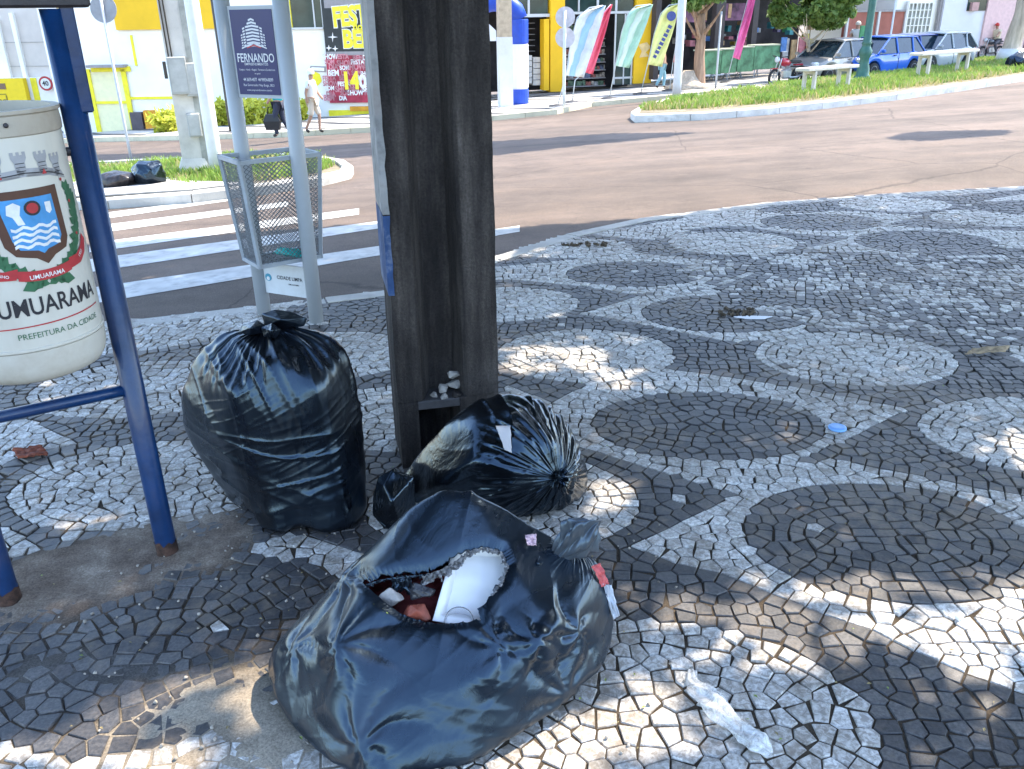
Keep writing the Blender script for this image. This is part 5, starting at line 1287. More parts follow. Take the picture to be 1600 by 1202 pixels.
# ================================================================== buildings across the road
class Wall:
    """a vertical building face through two ground points; rectangles on it are picked by the directions they are seen in"""
    def __init__(s, A, B):
        s.o = np.array([A[0], A[1]]); d = np.array([B[0]-A[0], B[1]-A[1]]); s.L = np.linalg.norm(d); s.d = d/s.L; s.n = np.array([s.d[1], -s.d[0]]); s.a = math.atan2(s.d[1], s.d[0])
    def uv(s, px, py):
        r = ray(px, py); k = ((s.o-CAMP[:2])@s.n)/(r[:2]@s.n); P = CAMP+r*k; return (P[:2]-s.o)@s.d, P[2]
    def M(s): return Matrix.Translation((s.o[0], s.o[1], 0)) @ Matrix.Rotation(s.a, 4, 'Z')
    def rect(s, mb, x0, y0, x1, y1, out, thick):
        xm = (x0+x1)/2; ym = (y0+y1)/2; u0 = s.uv(x0, ym)[0]; u1 = s.uv(x1, ym)[0]; z1 = s.uv(xm, y0)[1]; z0 = s.uv(xm, y1)[1]
        mb.box(((u0+u1)/2, -out+thick/2, (z0+z1)/2), (abs(u1-u0), thick, abs(z1-z0)), M=s.M()); return (u0+u1)/2, (z0+z1)/2, abs(u1-u0), abs(z1-z0)
    def part(s, name, mat, par, rects, out=.0, thick=.1):
        for rc in (rects if isinstance(rects[0], (tuple, list)) else [rects]):
            m = MB(); s.rect(m, *rc, out, thick); m.build(name, mat, par)
    def poly(s, name, mat, par, pts, out, thick=.03):
        m = MB(); q = [s.uv(*p) for p in pts]; n = len(q)
        m.add([(u, -out, z) for u, z in q]+[(u, -out+thick, z) for u, z in q], [tuple(range(n)), tuple(range(2*n-1, n-1, -1))]+[(i, n+i, n+(i+1) % n, (i+1) % n) for i in range(n)], s.M()); return m.build(name, mat, par)
    def text(s, txt, px, py, hpx, mat, par, out, bold=.02, sx=1, name='lettering', tilt=0):
        u, z = s.uv(px, py); _, za = s.uv(px, py-hpx/2); _, zb = s.uv(px, py+hpx/2); size = (za-zb)/.72; V, F = text_faces(txt, size, bold)
        m = MB(); c, s_ = math.cos(tilt), math.sin(tilt); m.add([(u+(v[0]*c-v[1]*s_)*sx, -out, z+v[0]*s_+v[1]*c) for v in V], F, s.M()); return m.build(name, mat, par)
W_wht = pm('wall_white', (.88, .86, .80), .8, var=.05, scale=.8, dirt=.15, dirtc=(.6, .56, .5)); W_yel = pm('wall_yellow', (.80, .47, .01), .6, var=.08, scale=1); W_bei = pm('wall_beige', (.62, .56, .50), .85, var=.08, scale=1)
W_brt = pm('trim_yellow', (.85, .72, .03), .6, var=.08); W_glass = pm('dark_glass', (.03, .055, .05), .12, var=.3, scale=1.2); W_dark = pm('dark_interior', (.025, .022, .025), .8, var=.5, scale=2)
W_alu = pm('aluminium', (.55, .56, .56), .4, var=.05); W_ora = pm('orange_panel', (.75, .33, .02), .6); W_gry = pm('grey_panel', (.30, .28, .28), .7)
WA = Wall((-16.5, 30.6), (-3.0, 30.0))
b_ = thing('yellow_building', 'white and yellow painted building with the festival poster, across the road on the left', 'building', (-9.5, 30.5, zr(-9.5, 30.5)))
WA.part('wall', W_wht, b_, (60, -160, 640, 215), 0, 8)
WA.part('upper_band', W_yel, b_, [(176, -40, 345, 46)], .12, .12)
WA.part('trim', W_brt, b_, [(205, 151, 280, 155), (208, 55, 211, 103), (345, 157, 480, 160), (440, -30, 454, 44)], .06, .06)
m = MB(); WA.rect(m, 150, 112, 203, 208, .05, .05); door = m.build('door', pm('door_cream', (.80, .74, .45), .6, var=.05), b_)
WA.part('door_frame', W_brt, door, [(144, 104, 205, 112), (144, 108, 151, 208), (199, 108, 206, 208), (152, 158, 200, 162)], .10, .06)
WA.part('door_canopy', W_gry, b_, (143, 101, 200, 105), .4, .4)
WA.part('meter_box', pm('meter_dark', (.10, .08, .09), .6), b_, (209, 175, 227, 208), .2, .2); WA.part('orange_box', W_ora, b_, (230, 172, 245, 206), .2, .2)
m = MB(); WA.rect(m, 454, -40, 504, 43, .04, .06); wn = m.build('window', W_glass, b_); WA.part('sill', W_alu, wn, (450, 43, 506, 46), .12, .1); WA.part('mullion', W_alu, wn, [(488, -40, 490, 43), (501, -40, 504, 43)], .07, .03)
WA.part('base_band', W_brt, b_, [(515, 172, 600, 181)], .1, .1); WA.part('base_stripe', W_ora, b_, [(548, 166, 590, 173)], .13, .1)
# painted wheelbarrow like pictogram and sign on the wall
WA.poly('wall_sign_frame', W_gry, b_, [(485, 103), (509, 104), (509, 113), (485, 112)], .03, .03); WA.poly('wall_sign', W_wht, b_, [(487, 105), (507, 106), (507, 111), (487, 110)], .04, .03)
WA.poly('painted_lemon', W_brt, b_, [(483, 118), (492, 112), (500, 116), (503, 127), (497, 134), (486, 132)], .012, .01)
po = thing('festival_poster', 'tall black and red poster reading FESTIVAL DO BEM and 14 on the white building', 'poster', tuple(np.append(WA.o+WA.d*WA.uv(540, 90)[0]+WA.n*.1, WA.uv(540, 165)[1])))
P_blk, P_red, P_yel, P_wt, P_mar = pm('poster_black', (.03, .035, .035), .6), pm('poster_red', (.40, .03, .06), .6, var=.3, scale=3), pm('poster_yellow', (.85, .72, .04), .6), pm('poster_white', (.8, .78, .76), .6), pm('poster_pale_red', (.55, .22, .25), .6, var=.4, scale=3)
WA.part('upper_panel', P_blk, po, (505, -30, 640, 84), .10, .06); WA.part('lower_panel', P_red, po, (513, 84, 640, 160), .10, .06)
WA.part('grey_header', W_gry, po, [(506, -30, 640, 12), (511, 80, 640, 86)], .105, .03)
WA.text('FESTIVAL', 574, 24, 30, P_wt, po, .118, .08, .70, 'lettering_outline', .05); WA.text('FESTIVAL', 574, 24, 30, P_yel, po, .13, .045, .70, tilt=.05); WA.text('do', 560, 42, 11, P_yel, po, .13, .03); WA.text('BEM', 562, 62, 27, P_wt, po, .118, .08, .8, 'lettering_outline'); WA.text('BEM', 562, 62, 27, P_yel, po, .13, .045, .8)
for sx_, sy_, r_ in ((521, 58, 8), (515, 75, 5), (525, 76, 5)): WA.poly('star', P_wt, po, [(sx_-r_, sy_), (sx_-1, sy_-1.2), (sx_, sy_-r_), (sx_+1, sy_-1.2), (sx_+r_, sy_), (sx_+1, sy_+1.2), (sx_, sy_+r_), (sx_-1, sy_+1.2)], .12, .01)
rr3 = random.Random(4)
for k in range(34):
    WA.text(['SHOW', 'FESTA', 'BEM', 'DIA', 'SOM'][k % 5], 519+(k % 4)*19+rr3.uniform(-4, 4), 90+(k//4)*8+rr3.uniform(-1.5, 1.5), 6.5+rr3.random()*3, P_mar if k % 3 else P_wt, po, .115, .04, .8, 'small_lettering')
WA.text('14', 549, 127, 26, P_yel, po, .13, .05, .8, 'number'); WA.text('0', 568, 128, 20, P_wt, po, .13, .05, .9, 'number')
# beige building far left with the yellow shop sign
WB = Wall((-30, 35), (-14.6, 34.4))
b2_ = thing('beige_building', 'beige rendered building with white stair parapet behind the white bin, far left', 'building', (-19, 36, zr(-19, 36)))
WB.part('wall', W_bei, b2_, (-150, -120, 175, 215), 0, 8); WB.part('pilaster', W_wht, b2_, [(-60, 30, 12, 140), (30, 20, 36, 140)], .15, .15)
WB.part('joint', pm('joint_grey', (.40, .37, .34), .9), b2_, [(8, 65, 150, 66.3), (10, 103, 100, 104), (105, 24, 150, 25)], .02, .02)
WB.part('lower_wall', W_wht, b2_, (-80, 121, 160, 212), .3, .3); WB.part('yellow_stripe', W_brt, b2_, (64, 121, 73, 212), .33, .05)
WB.poly('stair_parapet', W_wht, b2_, [(118, 75), (150, 30), (172, 20), (172, 130), (118, 130)], .5, .5); WB.poly('stair_peach_panel', pm('wall_peach', (.70, .52, .44), .85), b2_, [(126, 78), (150, 52), (160, 60), (140, 125), (126, 125)], .53, .03)  # peach coloured wall piece with slanted edges on the stair parapet
sg2 = thing('shop_sign', 'yellow shop sign board ending in rma above the white bin', 'sign', tuple(np.append(WB.o+WB.d*WB.uv(20, 150)[0]+WB.n*.6, WB.uv(20, 172)[1])))
WB.part('board', pm('sign_yellow', (.85, .60, .01), .5, var=.04), sg2, (-90, 122, 55, 176), .6, .25); WB.part('brown_tag', pm('sign_brown', (.22, .13, .08), .6), sg2, (-30, 129, 23, 138), .62, .03); WB.text('2070', 4, 133.5, 6, P_yel, sg2, .64)
WB.text('Farma', 4, 156, 13, pm('sign_ink_brown', (.25, .19, .03), .6), sg2, .62, .0, 1.1)
for rc in [(-40, 145, 24, 146.2), (-40, 164, 26, 165.2), (25, 147, 26.5, 163)]: WB.part('outline', MATS['sign_ink_brown'], sg2, rc, .62, .03)
m = MB(); u, z = WB.uv(84, 129); Mx = WB.M() @ Matrix.Translation((u, -.55, z)) @ Matrix.Rotation(R(90), 4, 'X')
st_ = thing('round_road_sign', 'small round white road sign with red rim on the far left wall', 'road sign', tuple(Mx.translation)); m.lathe([(0, 0), (.26, 0), (.26, .03), (0, .03)], 28, Mx); m.build('rim', C_red, st_); m = MB(); m.lathe([(0, .032), (.19, .032), (.19, .04), (0, .04)], 28, Mx); m.build('face', C_wht, st_)
u0, z0_ = WB.uv(84, 129); V_, F_ = text_faces('40', .24, .02); m = MB(); m.add([(u0+v[0], -.60, z0_+v[1]) for v in V_], F_, WB.M()); m.build('number', C_blk, st_)

# shop with yellow pillars
A_, B_ = cast(866, 142), cast(1017, 127)
WC = Wall((cast(740, 156)[0]-.5, 34.5), (9.2, 38.2))
b3_ = thing('yellow_pillar_shop', 'shop with yellow pillars, glass front and dark shelves behind the row of feather flags', 'building', (3.2, 36.2, zr(3.2, 36.2)))
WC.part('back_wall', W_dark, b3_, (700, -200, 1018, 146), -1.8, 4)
WC.part('upper_wall', W_wht, b3_, (680, -260, 1018, -12), 0, 2.0)
WC.part('pillar', W_yel, b3_, [(858, -20, 880, 143), (990, -20, 1018, 130), (848, 30, 856, 141), (742, -20, 756, 158)], .15, .45)
m = MB(); WC.rect(m, 795, -12, 856, 22, 0, .05); w1 = m.build('window', W_glass, b3_); WC.part('mullion', W_alu, w1, [(824, -12, 827, 22), (795, 22, 858, 27)], .06, .08)
m = MB(); WC.rect(m, 880, -12, 990, 18, 0, .05); w2_ = m.build('window', W_glass, b3_); WC.part('mullion', W_alu, w2_, [(903, -12, 905, 18), (932, -12, 935, 18), (961, -12, 964, 18), (880, 18, 990, 22)], .06, .08)
m = MB(); WC.rect(m, 960, 22, 990, 132, .02, .03); w3 = m.build('glass_door', W_glass, b3_); WC.part('door_bar', W_alu, w3, [(959, 22, 961, 132), (974, 22, 975.5, 132), (986, 22, 988, 132), (959, 120, 990, 123)], .06, .05)
ink = [pm('goods_%s' % n, c, .6, var=.6, scale=9) for n, c in (('a', (.35, .30, .25)), ('b', (.12, .14, .22)), ('c', (.30, .10, .08)), ('d', (.10, .16, .10)), ('e', (.42, .42, .42)))]
rg2 = random.Random(9)
for k in range(9):
    y0 = 26+k*12.5; WC.part('shelf', W_gry, b3_, (884, y0+10, 956, y0+11.5), -.6, .4)
    x = 885
    while x < 955:
        w_ = rg2.uniform(3, 9); WC.part('goods', rg2.choice(ink), b3_, (x, y0+rg2.uniform(1, 5), min(956, x+w_), y0+10), -.7, .3); x += w_+.6
for k in range(6): WC.part('shelf', W_gry, b3_, (824, 36+k*9, 847, 37+k*9), -.8, .4)
WC.part('white_carton_stack', pm('carton_white', (.55, .54, .52), .8, var=.1), b3_, [(824, 87+k*9, 834, 95+k*9) for k in range(5)]+[(836, 90+k*9, 847, 98+k*9) for k in range(5)], -.2, .5)
WC.poly('painted_swirl', pm('swirl', (.75, .55, .25), .6), b3_, [(994, 70), (1008, 66), (1014, 74), (1006, 82), (1012, 88), (996, 90), (1000, 80)], .165, .01)
WC.part('forecourt_slab', pm('slab_dark', (.13, .13, .13), .8), b3_, (760, 143, 1018, 144), .9, .6)
# inflatable arch
ar = thing('inflatable_arch', 'blue and white arch shaped advertising gate in front of the shop entrance', 'arch', tuple(cast(812, 163, .13)))
a0 = cast(812, 163, .13); a1 = cast(740, 168, .13); k_ = 42
ink_blue = pm('arch_blue', (.015, .07, .48), .4, var=.08); ink_wht = pm('arch_white', (.74, .75, .80), .4, var=.04)
zA = lambda py: zcol(a0[0], a0[1], py)
def limb(x, y, par):
    for nm, mt, z0, z1 in (('blue_foot', ink_blue, zr(x, y)+.13, zA(139)), ('white_sleeve', ink_wht, zA(139), zA(69)), ('blue_sleeve', ink_blue, zA(69), zA(30))):
        m = MB(); r_ = .30; m.lathe([(r_*.9, z0), (r_, z0+.06), (r_, z1-.03), (r_*.96, z1)], 20, Matrix.Translation((x, y, 0))); m.build(nm, mt, par, smooth=False)
limb(a0[0], a0[1], ar); limb(a1[0], a1[1], ar)
dv = (a1-a0); pts = [np.array([a0[0], a0[1], zA(31)])]+[a0*np.array([1, 1, 0])+np.array([dv[0]*t_, dv[1]*t_, 0])+np.array([0, 0, zA(30)+(zA(2)-zA(30))*math.sin(math.pi*t_)**.5]) for t_ in np.linspace(.08, .92, 9)]+[np.array([a1[0], a1[1], zA(31)])]
MB().tube(pts, .29, 16).build('blue_top', ink_blue, ar, smooth=True)
m = MB(); hp = [(-.22, -.25), (.22, -.25), (.22, .05), (0, .25), (-.22, .05)]; c_ = a0+dv*.62
m.add([(c_[0]+x, c_[1]-.36, zA(50)+z) for x, z in hp]+[(c_[0]+x, c_[1]-.28, zA(50)+z) for x, z in hp], [(0, 1, 2, 3, 4), (9, 8, 7, 6, 5)]+[(i, 5+i, 5+(i+1) % 5, (i+1) % 5) for i in range(5)]); m.build('house_emblem', ink_wht, ar)
m = MB(); m.lathe([(.02, -.3), (.2, -.22), (.3, 0), (.2, .22), (.02, .3)], 16, Matrix.Translation((c_[0], c_[1], zA(-4)))); tag(m.build('balloon', ink_wht, smooth=True, top=True), 'white balloon on top of the blue arch', 'balloon')

# dark open shop on the right with stands
WD = Wall((9.4, 38.4), (22, 44.5))
b4_ = thing('dark_open_shop', 'open dark shop front full of goods behind the trees', 'building', (15, 41.5, zr(15, 41.5)))
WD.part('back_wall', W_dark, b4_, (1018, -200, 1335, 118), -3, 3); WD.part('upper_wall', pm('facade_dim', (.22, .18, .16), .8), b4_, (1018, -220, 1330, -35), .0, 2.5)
WD.part('column', pm('column_dark', (.06, .05, .05), .7), b4_, [(1116, -40, 1130, 116), (1174, -40, 1182, 110), (1022, -40, 1030, 124)], .1, .3)
WD.part('poster_panel', pm('panel_plum', (.22, .10, .16), .7, var=.5, scale=2), b4_, [(1063, 5, 1112, 35), (1130, 5, 1172, 32)], -.3, .1)
WD.part('poster_picture', pm('panel_tan', (.50, .30, .15), .7, var=.4, scale=3), b4_, [(1097, 8, 1112, 32), (1131, 8, 1139, 26), (1145, 6, 1150, 28)], -.28, .1)
WD.part('light_column', W_wht, b4_, [(1178, 34, 1187, 58)], -.2, .3)
rg3 = random.Random(12)
gds = [pm('ware_%d' % i, c, .6, var=.3, scale=5) for i, c in enumerate([(.45, .40, .08), (.06, .28, .12), (.06, .16, .38), (.40, .14, .16), (.04, .20, .22), (.35, .24, .12), (.40, .40, .40), (.10, .08, .16)])]
for k in range(46):
    x = rg3.uniform(1064, 1310); y = rg3.uniform(38, 66) if x < 1180 else rg3.uniform(30, 85); w_ = rg3.uniform(3, 9); h_ = rg3.uniform(4, 12)
    WD.part('goods', rg3.choice(gds), b4_, (x, y, x+w_, y+h_), -.2-rg3.random()*1.2, .3)
# green panelled counters
for k, (x0, x1, y0, y1) in enumerate([(1066, 1098, 78, 114), (1099, 1122, 76, 112), (1124, 1148, 73, 110), (1149, 1188, 70, 106)]):
    u, _ = WD.uv((x0+x1)/2, y1); p_ = WD.o+WD.d*u+WD.n*1.2
    t = thing('display_counter', ['green fronted display counter right of the tall tree trunk', 'green fronted display counter second from the tall tree trunk', 'green fronted display counter partly behind the pink flag', 'long green fronted display counter behind the folding chairs'][k], 'counter', (p_[0], p_[1], ZF(*p_)), 'green display counters')
    WD.part('panel', pm('counter_green', (.10, .26, .14), .6, var=.45, scale=2.2), t, (x0, y0, x1, y1), 1.2, .06); WD.part('top', pm('counter_top', (.45, .48, .36), .6), t, (x0-.5, y0-1.5, x1+.5, y0+.5), 1.25, .5)
# folding chairs on display
def chair(matA, matF):
    t = thing('folding_chair', '', 'chair', (0, 0, 0)); 
    for s in (-.24, .24):
        MB().tube([(s, -.22, 0), (s, .22, .45), (s, .26, .5)], .014, 6).build('leg', matF, t); MB().tube([(s, .24, 0), (s, -.2, .44), (s, .0, .46), (s, .3, .92)], .014, 6).build('frame', matF, t)
    MB().box((0, 0, .45), (.46, .44, .03)).build('seat', matA, t); m = MB(); m.box((0, 0, 0), (.46, .03, .42), M=Matrix.Translation((0, .27, .72)) @ Matrix.Rotation(R(-14), 4, 'X')); m.build('backrest', matA, t); return t
cf = pm('chair_frame', (.50, .54, .56), .35); cmats = [pm('chair_cloth_%s' % n, c, .6, var=.2, scale=12) for n, c in (('blue', (.03, .20, .55)), ('green', (.10, .34, .16)), ('purple', (.20, .18, .50)), ('teal', (.04, .26, .28)))]
for k, (px, py, ci, lab) in enumerate([(1167, 121, 2, 'folding chair with violet and blue back in front of the counters'), (1193, 118, 0, 'bright blue folding chair in front of the counters'), (1122, 125, 1, 'green folding chair by the pole of the pink flag'), (1145, 123, 3, 'teal folding chair half behind the pink flag')]):
    p_ = cast(px, py, .13); t = chair(cmats[ci], cf); t['label'] = lab; t['group'] = 'folding chairs outside the open shop'; t.location = (p_[0], p_[1], ZF(p_[0], p_[1])); t.rotation_euler = (0, 0, R(-20+k*14)); t.scale = (1.25,)*3
# boards and easels leaning outside
for k, (x0, x1, y0, y1, ci) in enumerate([(1203, 1211, 60, 106, 6), (1213, 1220, 62, 104, 5), (1222, 1231, 58, 98, 3), (1232, 1241, 60, 99, 0), (1242, 1253, 62, 96, 4), (1188, 1196, 58, 80, 2), (1306, 1318, 40, 66, 1)]):
    t = thing('leaning_board', ['grey board leaning beside the blue folding chair', 'brown board second in the row of leaning boards', 'pink board in the row behind the red motorcycle', 'yellow board behind the red motorcycle', 'teal board nearest to the forked tree', 'blue board above the blue folding chair', 'green board above the silver car roof'][k], 'board', tuple(np.append(WD.o+WD.d*WD.uv(x0, y1)[0]+WD.n*.8, WD.uv(x0, y1)[1])), 'boards shown outside the open shop')
    WD.part('face', gds[ci], t, (x0, y0, x1, y1), .8+.1*k, .06); WD.part('foot', cf, t, (x0, y1-1.2, x1, y1), .85+.1*k, .2)

# walls behind the cars
WE = Wall((19.0, 44.0), (38, 52))
b5 = thing('brick_red_fence', 'brick red boundary wall between the tree crown and the barred window', 'wall', (21.5, 45.2, zr(21.5, 45.2)))
WE.part('panel', pm('brick_red', (.34, .12, .09), .8, var=.12, scale=2), b5, (1320, 19, 1411, 75), .1, .3); WE.part('post', W_alu, b5, [(1366, 18, 1369, 66), (1318, 18, 1321, 66), (1409, 2, 1412, 66)], .18, .1); WE.part('cap', W_gry, b5, (1318, 16, 1411, 19), .16, .4)
b6 = thing('white_barred_building', 'white building with a tall barred window behind the silver hatchback', 'building', (26, 48, zr(26, 48)))
WE.part('wall', W_wht, b6, (1411, -200, 1478, 88), 0, 6); WE.part('back_wall', pm('wall_grey_far', (.45, .44, .44), .8), b6, (1310, -200, 1412, 30), -4, 3)
m = MB(); WE.rect(m, 1415, 5, 1452, 57, .04, .05); w_ = m.build('window', pm('window_dim', (.28, .30, .27), .4, var=.4, scale=2), b6)
for x in np.linspace(1415, 1452, 7): WE.part('bar', W_wht, w_, (x-.6, 5, x+.6, 57), .10, .05)
for y in (5, 16, 28, 40, 57): WE.part('bar', W_wht, w_, (1415, y-.6, 1452, y+.6), .10, .05)
WE.part('drain_pipe', W_wht, b6, [(1469, -30, 1473, 60)], .25, .15); WE.part('dark_pipe', W_gry, b6, [(1463, -30, 1467, 60)], .2, .1)
WE.part('dark_window', W_glass, b6, [(1340, -20, 1352, 14), (1390, -20, 1408, 14)], -3.9, .1)
b7 = thing('white_side_wall', 'pale grey white rendered wall with a small dark window behind the motorcyclist', 'building', (31, 50, zr(31, 50)))
WE.part('wall', pm('wall_cool_white', (.62, .63, .67), .8, var=.06, scale=.7, dirt=.2, dirtc=(.45, .44, .45)), b7, (1478, -200, 1545, 95), .3, 6)
WE.part('window', W_glass, b7, (1506, -30, 1535, 17), .34, .06); WE.part('window_box', pm('box_rose', (.45, .28, .26), .8), b7, (1506, 4, 1516, 17), .5, .2)
WE.part('pink_wall', pm('wall_pink', (.66, .46, .44), .8, var=.08), b7, (1545, -200, 1680, 90), .4, 6)
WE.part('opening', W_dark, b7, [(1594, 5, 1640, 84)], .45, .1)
WE.part('grey_plinth', W_gry, b7, (1482, 84, 1560, 88), .5, .3)
# walls that close the view beyond the frame edges
WF = Wall((38, 52), (60, 60)); b8 = thing('far_right_building', 'pale building beyond the right edge of the street', 'building', (48, 56, zr(48, 56))); WF.part('wall', W_bei, b8, (1640, -200, 1990, 120), 0, 6)
WG = Wall((-3.0, 33.5), (-.5, 33.8)); b9 = thing('link_building', 'plain white wall between the poster building and the arch, mostly behind the concrete pole', 'building', (-1.7, 34, zr(-1.7, 34)))
WG.part('wall', W_wht, b9, (575, -200, 745, 178), 0, 6); WG.part('shutter', W_gry, b9, (640, 20, 720, 172), .05, .1)

# ================================================================== street furniture
def pole_(name, label, cat, px, py, ytop, r, mat, up=0.0, topz=None, r1=None, grp=None, base=None):
    p = cast(px, py, up); t = thing(name, label, cat, (p[0], p[1], p[2]), grp); z1 = topz if topz is not None else zcol(p[0], p[1], ytop)
    MB().tube([(p[0], p[1], p[2]-.05), (p[0], p[1], p[2]+.4), (p[0], p[1], z1)], [r, r, r1 or r], 14).build('shaft', mat, t, smooth=True)
    return t, p, z1
wp_, gp_, dp_ = pm('lamp_white', (.66, .66, .64), .5, var=.06, dirt=.25), pm('steel_grey', (.42, .43, .44), .45, var=.1), pm('pole_dark_brown', (.07, .06, .05), .7, var=.2)
t, p, z1 = pole_('street_lamp', 'tall round white lamp pole standing in the grass of the left island', 'street lamp', 340, 272, 0, .105, wp_, .1, 6.0)
m = MB(); m.tube([(p[0], p[1], 5.9), (p[0]+.5, p[1]-.5, 6.4), (p[0]+1.3, p[1]-1.3, 6.5)], .04, 8); m.build('arm', wp_, t, smooth=True); m = MB(); m.box((p[0]+1.6, p[1]-1.6, 6.48), (.7, .25, .12), R(-45), bev=.03); m.build('lamp_head', wp_, t)
# pale concrete pole with boxes
p = cast(305, 268, .1); t = thing('box_pole', 'pale concrete electricity pole with grey meter boxes on the left island', 'utility pole', (p[0], p[1], p[2]))
pc2 = pm('pale_concrete_pole', (.60, .58, .53), .85, var=.15, scale=3, bump=.4, dirt=.4, dirtc=(.3, .28, .25)); bx = pm('box_grey', (.36, .37, .35), .6, var=.08)
Mq = Matrix.Translation((p[0], p[1], 0)) @ Matrix.Rotation(R(20), 4, 'Z')
def tap(m, w0, d0, w1, d1, z0, z1, ox=0, oy=0): m.add([(ox-w0, oy-d0, z0), (ox+w0, oy-d0, z0), (ox+w0, oy+d0, z0), (ox-w0, oy+d0, z0), (ox-w1, oy-d1, z1), (ox+w1, oy-d1, z1), (ox+w1, oy+d1, z1), (ox-w1, oy+d1, z1)], [(3, 2, 1, 0), (4, 5, 6, 7), (0, 1, 5, 4), (1, 2, 6, 5), (2, 3, 7, 6), (3, 0, 4, 7)], Mq)
m = MB(); tap(m, .17, .13, .125, .09, p[2]-.1, 7); m.build('shaft', pc2, t); m = MB(); tap(m, .05, .14, .035, .1, p[2]-.05, 7, .19); m.build('grey_flange', pm('flange_grey', (.33, .34, .31), .8, var=.2), t)
m = MB(); tap(m, .30, .22, .18, .14, p[2]-.1, p[2]+.22); m.build('footing', pc2, t)
zq = lambda py: zcol(p[0], p[1], py)
for (y0, y1, ox, w_, d_) in [(146, 88, -.02, .14, .12), (150, 98, .16, .10, .10), (212, 176, .10, .10, .10)]:
    m = MB(); m.box((ox, -.16, (zq(y0)+zq(y1))/2), (w_*2, d_*2, zq(y1)-zq(y0)), M=Mq, bev=.012); b0 = m.build('meter_box', bx, t); m = MB(); m.box((ox, -.16-d_-.004, (zq(y0)+zq(y1))/2), (w_*1.6, .008, (zq(y1)-zq(y0))*.85), M=Mq); m.build('box_door', pm('box_door_grey', (.40, .41, .39), .55), b0)
m = MB(); m.box((-.2, -.1, (zq(122)+zq(95))/2), (.05, .06, .25), M=Mq); m.build('switch', dp_, t)
for k in range(2): MB().tube([Mq @ Vector((-.12+.05*k, -.15, zq(90))), Mq @ Vector((-.14+.05*k, -.13, 4)), Mq @ Vector((-.12, -.12, 7))], .012, 6).build('conduit', dp_, t, smooth=True)
t, p, z1 = pole_('thin_pole', 'thin dark brown pole behind the advertising sign post', 'pole', 362, 205, 0, .07, dp_, .13, 7.0)
t, p, z1 = pole_('back_sign', 'thin grey post with a round road sign seen from behind, on the left island', 'road sign', 205, 250, -10, .028, gp_, .1)
m = MB(); m.lathe([(0, 0), (.25, 0), (.25, .012), (0, .012)], 32, Matrix.Translation((p[0], p[1]+.05, zcol(p[0], p[1], 14))) @ Matrix.Rotation(R(82), 4, 'X')); m.build('disc', pm('sign_back_grey', (.28, .28, .29), .5), t)
# white painted wooden or concrete pole near the arch
p = cast(790, 167, .13); t = thing('painted_pole', 'tan concrete pole with white painted foot beside the blue arch', 'utility pole', (p[0], p[1], p[2])); zw = zcol(p[0], p[1], 58)
m = MB(); m.box((p[0], p[1], (p[2]+zw)/2), (.42, .32, zw-p[2]), .3); m.build('white_foot', wp_, t); m = MB(); m.box((p[0], p[1], (zw+9)/2), (.40, .30, 9-zw), .3); m.build('shaft', pm('pole_tan', (.48, .38, .27), .85, var=.15), t)
t, p, z1 = pole_('steel_pole', 'tall light grey round steel pole at the tip of the median grass', 'pole', 1057, 150, 0, .13, pm('steel_light', (.58, .59, .60), .4, var=.05, dirt=.2), .13, 8.0, .10)
t, p, z1 = pole_('disc_sign', 'white post with two round white sign discs in front of a yellow pillar', 'sign', 881, 168, 17, .045, wp_, .13)
for yy in (27, 59):
    m = MB(); m.lathe([(0, 0), (.27, 0), (.27, .02), (0, .02)], 28, Matrix.Translation((p[0]+.02, p[1]+.07, zcol(p[0], p[1], yy))) @ Matrix.Rotation(R(84), 4, 'X')); m.build('disc', pm('disc_pale', (.55, .52, .56), .5), t)
for (px, py, yt, lab) in [(1383, 112, -12, 'thin white post rising from the median grass in front of the blue car'), (1517, 86, 0, 'thin white post in front of the pale wall'), (1118, 138, 18, 'thin dark post at the kerb left of the pink flag'), (1236, 60, 20, '')][:3]:
    pole_('thin_post', lab, 'post', px, py, yt, .035, wp_ if px > 1200 else gp_, .13)
# green ornamental lamp post
p = cast(1346, 127, .14); grn = pm('cast_iron_green', (.035, .12, .10), .45, var=.15, dirt=.2); t = thing('green_lamp_post', 'ornamental dark green cast iron lamp post on a white plinth on the median', 'street lamp', (p[0], p[1], p[2]))
Mp = Matrix.Translation(tuple(p)); zl = lambda py: zcol(p[0], p[1], py)-p[2]
MB().lathe([(.26, .04), (.26, .12), (.19, .2), (.19, zl(108)), (.15, zl(100)), (.14, zl(92)), (.19, zl(86)), (.20, zl(80)), (.14, zl(74)), (.125, zl(70)), (.16, zl(68)), (.12, zl(65)), (.11, zl(20)), (.10, 5)], 20, Mp).build('shaft', grn, t, smooth=True)
m = MB(); m.box((p[0], p[1], p[2]), (.75, .75, .12), .3, bev=.02); m.build('plinth', wp_, t)
